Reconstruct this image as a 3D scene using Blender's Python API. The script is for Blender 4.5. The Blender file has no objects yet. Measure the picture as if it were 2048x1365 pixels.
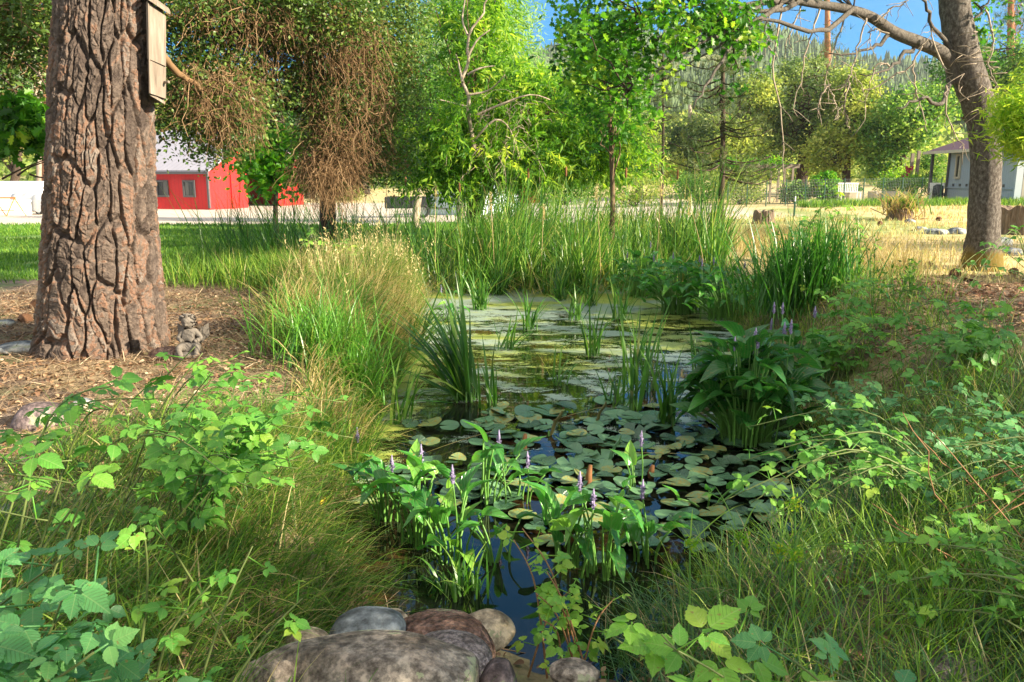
import bpy, math, random
import numpy as np
from mathutils import Vector, Matrix, noise as mnoise
random.seed(7)
RNG = np.random.default_rng(11)
SC = bpy.context.scene
COL = SC.collection
rad = math.radians

# ---------------------------------------------------------------- camera, sky, sun, exposure
CZ, PITCH, LENS = 1.55, 11.5, 28.25
cd = bpy.data.cameras.new('camera'); cam = bpy.data.objects.new('camera', cd); COL.objects.link(cam)
cam.location = (0, 0, CZ); cam.rotation_euler = (rad(90 - PITCH), 0, 0)
cd.lens = LENS; cd.sensor_width = 36; cd.clip_start = 0.05; cd.clip_end = 4000
SC.camera = cam
FILL_CLOUD = 2.6
SUN_EL, SUN_AZ = 24.0, 112.0          # azimuth clockwise from the view direction (+y)
w = bpy.data.worlds.new("World"); SC.world = w; w.use_nodes = True
nt = w.node_tree; nt.nodes.clear()
sky = nt.nodes.new('ShaderNodeTexSky'); sky.sky_type = 'NISHITA'; sky.sun_disc = False
sky.sun_elevation = rad(SUN_EL); sky.sun_rotation = rad(SUN_AZ)
sky.air_density = 1.0; sky.dust_density = 0.3; sky.ozone_density = 3.0; sky.altitude = 600
tc = nt.nodes.new('ShaderNodeTexCoord'); mp = nt.nodes.new('ShaderNodeVectorMath'); mp.operation = 'ADD'; mp.inputs[1].default_value = (0, 0, 0.28)
nm = nt.nodes.new('ShaderNodeVectorMath'); nm.operation = 'NORMALIZE'
hs = nt.nodes.new('ShaderNodeHueSaturation'); hs.inputs['Saturation'].default_value = 2.0; hs.inputs['Value'].default_value = .66; hs.inputs['Hue'].default_value = .488
bg = nt.nodes.new('ShaderNodeBackground'); bg.inputs[1].default_value = 0.15
wo = nt.nodes.new('ShaderNodeOutputWorld')
nt.links.new(tc.outputs['Generated'], mp.inputs[0]); nt.links.new(mp.outputs[0], nm.inputs[0]); nt.links.new(nm.outputs[0], sky.inputs['Vector'])
# unseen bright fill cloud added overhead and behind the camera, clear deep blue ahead
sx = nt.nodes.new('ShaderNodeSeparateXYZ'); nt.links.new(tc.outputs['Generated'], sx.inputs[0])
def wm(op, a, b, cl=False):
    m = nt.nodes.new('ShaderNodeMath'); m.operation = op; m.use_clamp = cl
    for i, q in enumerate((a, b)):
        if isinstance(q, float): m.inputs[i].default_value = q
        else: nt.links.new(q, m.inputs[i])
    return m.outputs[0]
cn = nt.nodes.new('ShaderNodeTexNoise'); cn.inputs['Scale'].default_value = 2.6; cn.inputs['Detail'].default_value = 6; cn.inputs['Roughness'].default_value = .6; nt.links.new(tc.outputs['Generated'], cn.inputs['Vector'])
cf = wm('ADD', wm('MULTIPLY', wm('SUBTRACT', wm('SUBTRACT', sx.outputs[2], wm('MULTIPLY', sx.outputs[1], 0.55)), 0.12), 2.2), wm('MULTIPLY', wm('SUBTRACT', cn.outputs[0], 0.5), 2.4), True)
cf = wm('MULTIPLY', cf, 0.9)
cm = nt.nodes.new('ShaderNodeMix'); cm.data_type = 'RGBA'; cm.inputs[7].default_value = (FILL_CLOUD, FILL_CLOUD * .97, FILL_CLOUD * .90, 1); nt.links.new(cf, cm.inputs[0])
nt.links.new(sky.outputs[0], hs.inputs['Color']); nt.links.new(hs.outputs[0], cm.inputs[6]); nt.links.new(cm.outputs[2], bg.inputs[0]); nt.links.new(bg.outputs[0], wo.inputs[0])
sd = bpy.data.lights.new('sun', 'SUN'); sun = bpy.data.objects.new('sun', sd); COL.objects.link(sun)
sd.energy = 5.0; sd.angle = rad(0.5); sd.color = (1.0, 0.87, 0.66)
az, el = rad(SUN_AZ), rad(SUN_EL)
SDIR = Vector((math.sin(az) * math.cos(el), math.cos(az) * math.cos(el), math.sin(el)))
sun.rotation_euler = SDIR.to_track_quat('Z', 'Y').to_euler()
SC.view_settings.view_transform = 'Standard'; SC.view_settings.look = 'None'; SC.view_settings.gamma = 1
SC.view_settings.use_curve_mapping = False
SC.view_settings.exposure = 1.72
SC.render.engine = 'CYCLES'
cy = SC.cycles
cy.use_denoising = True; cy.max_bounces = 7; cy.diffuse_bounces = 3; cy.glossy_bounces = 3; cy.transmission_bounces = 4
cy.transparent_max_bounces = 10; cy.caustics_reflective = False; cy.caustics_refractive = False; cy.sample_clamp_indirect = 6
cy.volume_bounces = 0

# ---------------------------------------------------------------- pixel <-> place
FPX = LENS / 36 * 2048; TH = rad(PITCH)
FW = np.array([0, math.cos(TH), -math.sin(TH)]); UP = np.array([0, math.sin(TH), math.cos(TH)])
def ray(px, py):
    return FW + np.array([1., 0, 0]) * (px - 1024) / FPX + UP * (682.5 - py) / FPX
def at_z(px, py, z=0.0):
    d = ray(px, py); t = (z - CZ) / d[2]; return np.array([0, 0, CZ]) + d * t
def at_y(px, py, y):
    d = ray(px, py); t = y / d[1]; return np.array([0, 0, CZ]) + d * t

# ---------------------------------------------------------------- noise
def _h(ix, iy, iz):
    n = (ix * 374761393 + iy * 668265263 + iz * 1274126177) & 0xffffffff
    n = ((n ^ (n >> 13)) * 1103515245) & 0xffffffff
    return ((n ^ (n >> 16)) & 0xffff) / 65535.0
def vn(x, y, z=0.0):
    x = np.asarray(x, float); y = np.asarray(y, float) + 0 * x; z = np.asarray(z, float) + 0 * x
    ix, iy, iz = np.floor(x).astype(np.int64), np.floor(y).astype(np.int64), np.floor(z).astype(np.int64)
    fx, fy, fz = x - ix, y - iy, z - iz
    fx, fy, fz = [f * f * (3 - 2 * f) for f in (fx, fy, fz)]
    def L(a, b, t): return a + (b - a) * t
    return L(L(L(_h(ix, iy, iz), _h(ix+1, iy, iz), fx), L(_h(ix, iy+1, iz), _h(ix+1, iy+1, iz), fx), fy),
             L(L(_h(ix, iy, iz+1), _h(ix+1, iy, iz+1), fx), L(_h(ix, iy+1, iz+1), _h(ix+1, iy+1, iz+1), fx), fy), fz)
def fbm(x, y, z=0.0, o=4):
    s = 0; a = 0.5
    for k in range(o):
        s = s + a * vn(np.asarray(x) * 2**k + 13*k, np.asarray(y) * 2**k + 7*k, np.asarray(z) * 2**k); a *= 0.5
    return s
def sst(a, b, x):
    t = np.clip((np.asarray(x, float) - a) / (b - a), 0, 1); return t * t * (3 - 2 * t)

def worley(u, v, pu, seed=0):
    # jittered grid cells, periodic over pu cells in u: F1, F2, random id of the nearest cell
    iu, iv = np.floor(u).astype(np.int64), np.floor(v).astype(np.int64); F1 = np.full(u.shape, 9.); F2 = F1.copy(); ID = np.zeros(u.shape)
    for a in (-1, 0, 1):
        for b in (-1, 0, 1):
            cu, cv = iu + a, iv + b; k = cu % pu
            d = np.hypot(cu + .1 + .8 * _h(k, cv, seed + 1) - u, cv + .1 + .8 * _h(k, cv, seed + 2) - v); idd = _h(k, cv, seed + 3)
            c = d < F1; F2 = np.where(c, F1, np.minimum(F2, d)); ID = np.where(c, idd, ID); F1 = np.where(c, d, F1)
    return F1, F2, ID
# ---------------------------------------------------------------- pond outline and terrain
WZ = -0.40
YS = np.array([3.0, 3.35, 3.6, 4.5, 5.2, 6.0, 7.0, 8.0, 11.0, 14.5, 19.0, 20.5])
XL = np.array([0.30, -0.45, -0.75, -0.98, -1.06, -1.08, -1.1, -1.15, -1.3, -1.7, -1.7, 0.6])
XR = np.array([0.30, 0.75, 1.05, 1.75, 2.1, 2.3, 2.5, 2.65, 3.0, 3.3, 3.4, 1.4])
def pond_d(x, y):                      # > 0 outside
    x = np.asarray(x, float); y = np.asarray(y, float)
    xl = np.interp(y, YS, XL) + 0.14 * (vn(y * 1.7, 3.1) - 0.5); xr = np.interp(y, YS, XR) + 0.2 * (vn(y * 1.5, 9.1) - 0.5)
    d = np.maximum(xl - x, x - xr)
    d = np.maximum(d, 3.1 - y)
    return np.maximum(d, y - 20.3)
def G(x, y):
    x = np.asarray(x, float); y = np.asarray(y, float)
    d = pond_d(x, y)
    left = 1 - sst(-0.5, 1.5, x)
    wid = 0.45 * left + 1.0 * (1 - left)
    bank = sst(0, 1, np.clip(d / wid, 0, 1))
    rim = WZ - 0.03 + (0.43) * bank
    z = np.where(d > 0, rim, WZ - 0.03 - 0.35 * sst(0, 0.8, -d))
    near = sst(1.2, 2.6, y)
    z = np.where(d > 0, z - 0.34 * sst(1.9, 2.6, y) * (1 - sst(3.2, 3.6, y)) * (1 - sst(0.55, 1.0, np.abs(x + 0.12))) * bank - 0.1 * (1 - sst(1.9, 2.6, y)), z)
    mound = 0.42 * sst(2.6, 4.4, x) * sst(2.0, 4.0, y) * (1 - sst(8.0, 12.0, y)) * (1 - 0.5 * sst(7, 12, x))
    z = z + mound * (d > 0)
    lip = 0.10 * sst(0.1, 0.6, d) * (1 - sst(0.9, 2.2, d)) * sst(3.5, 5, y) * (1 - sst(10, 14, y))
    z = z + lip
    far = sst(10, 52, y)
    slope = -0.55 + 0.80 * sst(-8, 22, x)
    z = z + far * slope + sst(70, 200, y) * 5.0
    n = (fbm(x * 0.9, y * 0.9, 1.3, 4) - 0.47) * 0.10 * sst(-0.2, 0.4, d) * (1 - 0.6 * sst(25, 60, y))
    n2 = (fbm(x * 6, y * 6, 4.3, 3) - 0.44) * 0.035 * sst(0.0, 0.2, d) * (1 - sst(10, 20, y))
    return z + n + n2
def g1(x, y): return float(G(np.array([x]), np.array([y]))[0])
def on_ground(px, py):
    z = 0.0
    for _ in range(6):
        p = at_z(px, py, z); z = 0.5 * z + 0.5 * g1(p[0], p[1])
    p = at_z(px, py, z); return np.array([p[0], p[1], g1(p[0], p[1])])

# ---------------------------------------------------------------- mesh building
class MB:
    def __init__(s, uv=False): s.v = []; s.f = []; s.a = []; s.n = 0; s.uv = [] if uv else None
    def add(s, v, faces, var=0.5, uv=None):
        v = np.asarray(v, float).reshape(-1, 3)
        if s.uv is not None: s.uv.append(np.zeros((len(v), 3)) + [9, 0, 0] if uv is None else uv)
        s.v.append(v); s.a.append(np.broadcast_to(np.asarray(var, float), (len(v),)).copy())
        if not isinstance(faces, list): faces = [faces]
        for f in faces:
            f = np.asarray(f)
            if f.size: s.f.append(f + s.n)
        s.n += len(v)
    def build(s, name, mat, parent=None, smooth=True, root=None, bevel=0):
        V = np.concatenate(s.v); A = np.concatenate(s.a)
        o0 = np.array(parent['_o'] if parent is not None and '_o' in parent else (0, 0, 0), float) if root is None else np.array(root, float)
        V = V - o0
        me = bpy.data.meshes.new(name)
        me.vertices.add(len(V)); me.vertices.foreach_set('co', V.astype(np.float32).ravel())
        sizes = np.concatenate([np.full(len(f), f.shape[1]) for f in s.f]); loops = np.concatenate([f.ravel() for f in s.f])
        me.loops.add(len(loops)); me.loops.foreach_set('vertex_index', loops.astype(np.int32))
        me.polygons.add(len(sizes)); me.polygons.foreach_set('loop_start', np.concatenate([[0], np.cumsum(sizes)[:-1]]).astype(np.int32))
        me.polygons.foreach_set('use_smooth', np.full(len(sizes), smooth))
        at = me.attributes.new('var', 'FLOAT', 'POINT'); at.data.foreach_set('value', A.astype(np.float32))
        if s.uv is not None: au = me.attributes.new('leaf_uv', 'FLOAT_VECTOR', 'POINT'); au.data.foreach_set('vector', np.concatenate(s.uv).astype(np.float32).ravel())
        me.update(calc_edges=True)
        if mat: me.materials.append(mat)
        o = bpy.data.objects.new(name, me); COL.objects.link(o)
        if parent is not None: o.parent = parent
        elif root is not None: o.location = tuple(root)
        if bevel:
            b = o.modifiers.new('bevel', 'BEVEL'); b.width = bevel; b.segments = 2; b.limit_method = 'ANGLE'
        return o
def tag(o, label, cat, group=None):
    o['label'] = label; o['category'] = cat
    if group: o['group'] = group
    return o
def kind(o, k): o['kind'] = k; return o
def thing(name, label, cat, loc=(0, 0, 0), group=None):
    o = bpy.data.objects.new(name, None); COL.objects.link(o); o.location = tuple(float(c) for c in loc)
    o.empty_display_size = 0.1; o['_o'] = [float(c) for c in loc]
    return tag(o, label, cat, group)

BOXF = np.array([[0,3,2,1],[4,5,6,7],[0,1,5,4],[1,2,6,5],[2,3,7,6],[3,0,4,7]])
def box(mb, c, s, rz=0.0, var=0.5, M=None):
    v = np.array([[-1,-1,-1],[1,-1,-1],[1,1,-1],[-1,1,-1],[-1,-1,1],[1,-1,1],[1,1,1],[-1,1,1]]) * np.array(s) / 2
    if M is not None: v = v @ np.array(M).T
    ca, sa = math.cos(rz), math.sin(rz)
    v = v @ np.array([[ca, sa, 0], [-sa, ca, 0], [0, 0, 1]])
    mb.add(v + np.array(c), BOXF, var)
def bar(mb, a, b, w, h=None, var=0.5):
    a = np.array(a, float); b = np.array(b, float); h = h or w
    t = b - a; L = np.linalg.norm(t); t /= L
    ref = np.array([0, 0, 1.]) if abs(t[2]) < 0.9 else np.array([1., 0, 0])
    x = np.cross(t, ref); x /= np.linalg.norm(x); y = np.cross(x, t)
    v = np.array([[-1,-1,-1],[1,-1,-1],[1,1,-1],[-1,1,-1],[-1,-1,1],[1,-1,1],[1,1,1],[-1,1,1]]) * np.array([w, h, L]) / 2
    mb.add((a + b) / 2 + v[:, :1] * x + v[:, 1:2] * y + v[:, 2:] * t, BOXF, var)
def unit(v): return v / (np.linalg.norm(v, axis=-1, keepdims=True) + 1e-9)
def tubes(mb, P, R, sides=4, var=0.5, cap=True):
    """P (N,K,3), R (N,K)"""
    P = np.asarray(P, float); R = np.asarray(R, float)
    if P.ndim == 2: P = P[None]; R = R[None]
    N, K, _ = P.shape
    T = unit(np.gradient(P, axis=1))
    ref = np.where((np.abs(T[:, :, 2].mean(1)) > 0.7)[:, None], np.array([1., 0.1, 0]), np.array([0.05, 0.02, 1.]))[:, None, :]
    A = unit(np.cross(T, ref)); B = np.cross(T, A)
    th = np.arange(sides) / sides * 2 * np.pi
    V = P[:, :, None] + R[:, :, None, None] * (np.cos(th)[:, None] * A[:, :, None] + np.sin(th)[:, None] * B[:, :, None])
    k = np.arange(K - 1)[:, None]; s = np.arange(sides)[None]
    f = np.stack([k * sides + s, k * sides + (s + 1) % sides, (k + 1) * sides + (s + 1) % sides, (k + 1) * sides + s], -1).reshape(-1, 4)
    F = (f[None] + (np.arange(N) * K * sides)[:, None, None]).reshape(-1, 4)
    va = np.repeat(np.broadcast_to(np.asarray(var, float), (N,)), K * sides)
    fs = [F]
    if cap and sides > 2:
        c = (np.arange(N) * K * sides)[:, None] + (K - 1) * sides + np.arange(sides)[None]
        fs.append(c)
    mb.add(V.reshape(-1, 3), fs, va)
def spline(pts, k):
    pts = np.asarray(pts, float); n = len(pts)
    t = np.linspace(0, n - 1, k); i = np.clip(np.floor(t).astype(int), 0, n - 2); u = (t - i)[:, None]
    p0 = pts[np.clip(i - 1, 0, n - 1)]; p1 = pts[i]; p2 = pts[i + 1]; p3 = pts[np.clip(i + 2, 0, n - 1)]
    return 0.5 * (2 * p1 + (p2 - p0) * u + (2 * p0 - 5 * p1 + 4 * p2 - p3) * u**2 + (3 * p1 - p0 - 3 * p2 + p3) * u**3)
def blades(mb, base, az, L, W, lean, droop, seg=4, var=0.5, pw=2.0, fold=0.0, twist=0.0):
    """ribbon leaves: lean (rad from vertical at the foot), droop = extra angle at the tip"""
    base = np.asarray(base, float); N = len(base)
    az, L, W, lean, droop = [np.broadcast_to(np.asarray(q, float), (N,)) for q in (az, L, W, lean, droop)]
    t = np.linspace(0, 1, seg + 1); tm = (t[1:] + t[:-1]) / 2
    ang = lean[:, None] + droop[:, None] * tm[None] ** pw
    dh = np.stack([np.cos(az), np.sin(az), 0 * az], -1)
    step = (L / seg)[:, None, None] * (np.sin(ang)[..., None] * dh[:, None] + np.cos(ang)[..., None] * np.array([0, 0, 1.]))
    P = base[:, None] + np.concatenate([np.zeros((N, 1, 3)), np.cumsum(step, 1)], 1)
    sa = az + np.pi / 2 + RNG.normal(0, 0.5 + twist, N)
    S = np.stack([np.cos(sa), np.sin(sa), 0 * sa], -1)
    prof = np.minimum(1, 0.55 + t * 1.6) * (1 - t ** 2.6) + 0.03
    off = S[:, None] * (W[:, None] * prof[None] / 2)[..., None]
    V = np.stack([P - off, P + off], 2)
    k = np.arange(seg)
    f = np.stack([2*k, 2*k+1, 2*k+3, 2*k+2], -1)
    F = (f[None] + (np.arange(N) * (seg + 1) * 2)[:, None, None]).reshape(-1, 4)
    mb.add(V.reshape(-1, 3), F, np.repeat(np.broadcast_to(np.asarray(var, float), (N,)), (seg + 1) * 2))
    return P[:, -1]
def inst(mb, T, F, pos, R, sc, var=0.5):
    pos = np.asarray(pos, float); N = len(pos); T = np.asarray(T, float); m = len(T)
    sc = np.asarray(sc, float)
    if sc.ndim < 2: sc = np.broadcast_to(sc, (N,))[:, None] * np.ones(3)
    V = np.einsum('nij,nmj->nmi', R, T[None] * sc[:, None]) + pos[:, None]
    if not isinstance(F, list): F = [F]
    fs = [(np.asarray(f)[None] + (np.arange(N) * m)[:, None, None]).reshape(-1, np.asarray(f).shape[1]) for f in F]
    mb.add(V.reshape(-1, 3), fs, np.repeat(np.broadcast_to(np.asarray(var, float), (N,)), m), np.tile(T, (N, 1)) if mb.uv is not None else None)
def frames(d, n):
    """rotation with y along d and z near n"""
    y = unit(np.asarray(d, float)); x = unit(np.cross(y, n)); z = np.cross(x, y)
    return np.stack([x, y, z], -1)
def rdir(N, up=0.0, spread=1.0):
    v = RNG.normal(0, 1, (N, 3)); v[:, 2] = v[:, 2] * spread + up; return unit(v)
def fan(m, cx): return [np.array([[0, i, i + 1] for i in range(1, m - 1)])]
# leaf templates: y is the length, z the upper face
L_SMALL = (np.array([[0,0,0],[0.30,0.42,0.06],[0,1,0],[-0.30,0.42,0.06]]), [np.array([[0,1,2,3]])])
L_NARROW = (np.array([[0,0,0],[0.09,0.35,0.0],[0.0,1,-0.12],[-0.09,0.35,0.0]]), [np.array([[0,1,2,3]])])
_ok = [(0,0),(.10,.12),(.30,.22),(.16,.36),(.40,.52),(.17,.62),(.30,.84),(.07,.86),(0,1.02)]
def ring_leaf(half, zf, nm=None):
    pts = [(0, half[0][1])]
    R_ = [(x, y) for x, y in half[1:-1]]
    n = len(R_); V = [(0, half[0][1])] + R_ + [(0, half[-1][1])] + [(-x, y) for x, y in R_]
    mid = [(0, max(y, 0.01)) for x, y in R_]
    V = V + mid
    V3 = np.array([(x, y, zf(x, y)) for x, y in V])
    r = lambda i: 0 if i == 0 else (n + 1 if i == n + 1 else i)
    l = lambda i: 0 if i == 0 else (n + 1 if i == n + 1 else n + 1 + i)
    m = lambda i: 0 if i == 0 else (n + 1 if i == n + 1 else 2 * n + 1 + i)
    q = []; t = []
    for i in range(0, n + 1):
        for S, fl in ((r, 0), (l, 1)):
            a = [m(i), S(i), S(i + 1), m(i + 1)]
            if fl: a = a[::-1]
            if i == 0: a = [c for k, c in enumerate(a) if not (c == 0 and k != a.index(0))]
            if i == n: a = [c for k, c in enumerate(a) if not (c == n + 1 and k != a.index(n + 1))]
            (q if len(a) == 4 else t).append(a)
    fs = []
    if q: fs.append(np.array(q))
    if t: fs.append(np.array(t))
    return V3, fs
L_OAK = ring_leaf(_ok, lambda x, y: 0.25 * abs(x) - 0.15 * y * y)
L_BRAM = ring_leaf([(0,0),(.13,.04),(.26,.13),(.29,.20),(.36,.30),(.345,.36),(.39,.46),(.345,.52),(.35,.62),(.27,.68),(.25,.77),(.15,.83),(.10,.92),(0,1.06)],
                   lambda x, y: 0.22 * abs(x) - 0.16 * y * y + 0.02 * math.sin(y * 26) * (abs(x) > 0.2))
L_PICK = ring_leaf([(0,0),(.14,-.13),(.27,-.15),(.33,-.03),(.36,.15),(.33,.35),(.25,.58),(.14,.80),(.05,.94),(0,1.03)],
                   lambda x, y: 0.45 * abs(x) - 0.28 * max(y, 0) ** 2 + 0.05 * math.sin(y * 5))
L_BROAD = ring_leaf([(0,0),(.2,.08),(.32,.3),(.3,.55),(.16,.82),(0,1)], lambda x, y: 0.25 * abs(x) - 0.15 * y * y)
# ---------------------------------------------------------------- materials
def M(name):
    m = bpy.data.materials.new(name); m.use_nodes = True; t = m.node_tree; t.nodes.clear()
    out = t.nodes.new('ShaderNodeOutputMaterial'); return m, t, out
def N(t, typ, **k):
    n = t.nodes.new(typ)
    for a, b in k.items():
        if a.startswith('_'): setattr(n, a[1:], b)
        else: n.inputs[a.replace('__', ' ')].default_value = b
    return n
def ramp(t, src, stops, interp='LINEAR'):
    r = t.nodes.new('ShaderNodeValToRGB'); r.color_ramp.interpolation = interp
    e = r.color_ramp.elements
    while len(e) < len(stops): e.new(0.5)
    for i, (p, c) in enumerate(stops): e[i].position = p; e[i].color = (c[0], c[1], c[2], 1)
    if src is not None: t.links.new(src, r.inputs[0])
    return r.outputs[0]
def coords(t, scale=(1, 1, 1)):
    c = t.nodes.new('ShaderNodeTexCoord'); m = t.nodes.new('ShaderNodeMapping'); m.inputs['Scale'].default_value = scale
    t.links.new(c.outputs['Object'], m.inputs[0]); return m.outputs[0]
def noise(t, vec, scale, detail=5, rough=0.6, dist=0.0):
    n = t.nodes.new('ShaderNodeTexNoise'); n.inputs['Scale'].default_value = scale; n.inputs['Detail'].default_value = detail
    n.inputs['Roughness'].default_value = rough; n.inputs['Distortion'].default_value = dist
    t.links.new(vec, n.inputs['Vector']); return n.outputs[0]
def vor(t, vec, scale, feature='F1', out='Distance', rnd=1.0):
    n = t.nodes.new('ShaderNodeTexVoronoi'); n.feature = feature; n.inputs['Scale'].default_value = scale; n.inputs['Randomness'].default_value = rnd
    t.links.new(vec, n.inputs['Vector']); return n.outputs[out]
def mix(t, f, a, b, mode='MIX'):
    m = t.nodes.new('ShaderNodeMix'); m.data_type = 'RGBA'; m.blend_type = mode
    if isinstance(f, (int, float)): m.inputs[0].default_value = f
    else: t.links.new(f, m.inputs[0])
    for s, q in ((6, a), (7, b)):
        if isinstance(q, (tuple, list)): m.inputs[s].default_value = (q[0], q[1], q[2], 1)
        else: t.links.new(q, m.inputs[s])
    return m.outputs[2]
def math_(t, op, a, b=0.0, clamp=False):
    m = t.nodes.new('ShaderNodeMath'); m.operation = op; m.use_clamp = clamp
    for s, q in ((0, a), (1, b)):
        if isinstance(q, (int, float)): m.inputs[s].default_value = q
        else: t.links.new(q, m.inputs[s])
    return m.outputs[0]
def bump(t, h, strength=0.5, dist=0.02):
    b = t.nodes.new('ShaderNodeBump'); b.inputs['Strength'].default_value = strength; b.inputs['Distance'].default_value = dist
    t.links.new(h, b.inputs['Height']); return b.outputs[0]
def princ(t, out, col, rough=0.7, normal=None, spec=0.4, metal=0.0, trans=None):
    p = t.nodes.new('ShaderNodeBsdfPrincipled')
    if isinstance(col, (tuple, list)): p.inputs['Base Color'].default_value = (*col, 1)
    else: t.links.new(col, p.inputs['Base Color'])
    if isinstance(rough, (int, float)): p.inputs['Roughness'].default_value = rough
    else: t.links.new(rough, p.inputs['Roughness'])
    p.inputs['Specular IOR Level'].default_value = spec; p.inputs['Metallic'].default_value = metal
    if normal is not None: t.links.new(normal, p.inputs['Normal'])
    if out is not None: t.links.new(p.outputs[0], out.inputs[0])
    return p
def attr(t, n='var'):
    a = t.nodes.new('ShaderNodeAttribute'); a.attribute_name = n; return a.outputs['Fac'], a.outputs['Color']
def leaf_mat(name, stops, trans=0.4, rough=0.5, spec=0.35, veins=0, vein=None):
    m, t, out = M(name)
    f, _ = attr(t); nz = noise(t, coords(t), 3.0, 3)
    f2 = math_(t, 'ADD', f, math_(t, 'MULTIPLY', math_(t, 'SUBTRACT', nz, 0.5), 0.35))
    c = ramp(t, f2, stops)
    if veins: c = mix(t, ramp(t, noise(t, coords(t), veins * 1.3 + 4, 2, .5), [(.66, (0, 0, 0)), (.72, (.75, .75, .75))]), c, (.26, .17, .05))
    nrm = None
    if vein:
        ua = t.nodes.new('ShaderNodeAttribute'); ua.attribute_name = 'leaf_uv'; s_ = t.nodes.new('ShaderNodeSeparateXYZ'); t.links.new(ua.outputs['Vector'], s_.inputs[0]); au = math_(t, 'ABSOLUTE', s_.outputs[0])
        if vein == 'pad': w_ = math_(t, 'FRACT', math_(t, 'MULTIPLY', math_(t, 'ADD', math_(t, 'ARCTAN2', s_.outputs[0], s_.outputs[1]), 7.0), 2.55)); mid = 1.0
        else:
            k1, k2 = (8.0, .75) if vein == 'pinnate' else (3.2, 3.4); w_ = math_(t, 'FRACT', math_(t, 'MULTIPLY', math_(t, 'SUBTRACT', s_.outputs[1], math_(t, 'MULTIPLY', au, k2)), k1)); mid = math_(t, 'GREATER_THAN', au, .018)
        dist = math_(t, 'ABSOLUTE', math_(t, 'SUBTRACT', w_, .5)); line = math_(t, 'MULTIPLY', math_(t, 'MULTIPLY', dist, 9.0 if vein != 'arc' else 5.0, True), mid, True)
        c = mix(t, math_(t, 'MULTIPLY', math_(t, 'SUBTRACT', 1.0, line), .42 if vein == 'pinnate' else .22), c, mix(t, .5, c, (.45, .55, .22))); 
        nrm = bump(t, math_(t, 'ADD', line, math_(t, 'MULTIPLY', noise(t, coords(t), 40, 3), .7)), .55, .006)
    elif veins:
        nf = noise(t, coords(t), veins, 3); nrm = bump(t, nf, 0.4, 0.01)
        c = mix(t, 0.35, c, mix(t, nf, (0.6, 0.6, 0.6), (1.5, 1.5, 1.3)), 'MULTIPLY')
    p = princ(t, None, c, rough, nrm, spec)
    tr = t.nodes.new('ShaderNodeBsdfTranslucent')
    tcol = mix(t, 0.55, c, (1.0, 1.0, 0.30), 'MULTIPLY'); tc2 = mix(t, 1.0, tcol, (1.9, 1.9, 1.9), 'MULTIPLY')
    t.links.new(tc2, tr.inputs[0])
    ms = t.nodes.new('ShaderNodeMixShader'); ms.inputs[0].default_value = trans
    t.links.new(p.outputs[0], ms.inputs[1]); t.links.new(tr.outputs[0], ms.inputs[2]); t.links.new(ms.outputs[0], out.inputs[0])
    return m
def simple(name, col, rough=0.7, spec=0.4, metal=0.0, var=0.25, scale=6, bmp=0.15, sc3=(1, 1, 1)):
    m, t, out = M(name); nz = noise(t, coords(t, sc3), scale, 6, 0.65)
    c = mix(t, nz, tuple(x * (1 - var) for x in col), tuple(min(1, x * (1 + var)) for x in col))
    princ(t, out, c, rough, bump(t, nz, bmp, 0.02), spec, metal); return m
def bark_mat(name, a, b, c3, scale=(14, 14, 3), bmp=0.8):
    m, t, out = M(name); v = coords(t, scale); n1 = noise(t, v, 1.0, 6, 0.65, 0.4); n2 = noise(t, coords(t), 2.2, 4)
    c = ramp(t, n1, [(0.3, a), (0.5, b), (0.68, c3)]); c = mix(t, math_(t, 'MULTIPLY', n2, 0.6), c, b)
    princ(t, out, c, 0.9, bump(t, n1, bmp, 0.03), 0.15); return m
MT = {}
# foliage (dark, mid, light)
MT['willow'] = leaf_mat('willow_leaves', [(0.1, (.035, .11, .012)), (.42, (.095, .24, .018)), (.7, (.24, .40, .030)), (1, (.46, .54, .07))], .5, .5)
MT['poplar'] = leaf_mat('pale_leaves', [(0.1, (.07, .18, .06)), (.5, (.18, .33, .11)), (1, (.40, .53, .22))], .5, .5)
MT['oakleaf'] = leaf_mat('oak_leaves', [(0.1, (.022, .085, .010)), (.5, (.055, .19, .014)), (.8, (.13, .31, .020)), (1, (.30, .42, .04))], .45, .42)
MT['sapleaf'] = leaf_mat('sapling_leaves', [(0.1, (.03, .12, .012)), (.5, (.09, .27, .016)), (.85, (.24, .40, .02)), (1, (.55, .45, .04))], .5, .45)
MT['liveoak'] = leaf_mat('live_oak_leaves', [(0.08, (.16, .10, .04)), (.2, (.03, .07, .016)), (.5, (.07, .14, .026)), (1, (.22, .30, .06))], .3, .4)
MT['farleaf'] = leaf_mat('grey_green_leaves', [(0.1, (.04, .085, .03)), (.5, (.115, .19, .055)), (1, (.32, .38, .12))], .35, .5)
MT['farleaf2'] = leaf_mat('mid_green_leaves', [(0.1, (.03, .10, .02)), (.5, (.09, .22, .035)), (1, (.30, .42, .09))], .4, .5)
MT['farleaf3'] = leaf_mat('yellow_green_leaves', [(0.1, (.08, .14, .03)), (.5, (.22, .30, .06)), (1, (.48, .50, .14))], .4, .5)
MT['needles'] = leaf_mat('pine_needles', [(0.1, (.03, .06, .015)), (.5, (.08, .13, .03)), (1, (.28, .30, .09))], .2, .5)
MT['reed'] = leaf_mat('reed_blades', [(0.0, (.42, .34, .14)), (.10, (.35, .33, .10)), (.18, (.020, .075, .014)), (.5, (.05, .16, .020)), (.8, (.13, .28, .035)), (1, (.34, .46, .10))], .35, .38, .5)
MT['sedge'] = leaf_mat('sedge_blades', [(0.0, (.02, .09, .015)), (.5, (.045, .17, .02)), (1, (.14, .33, .04))], .3, .35, .5)
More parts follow.
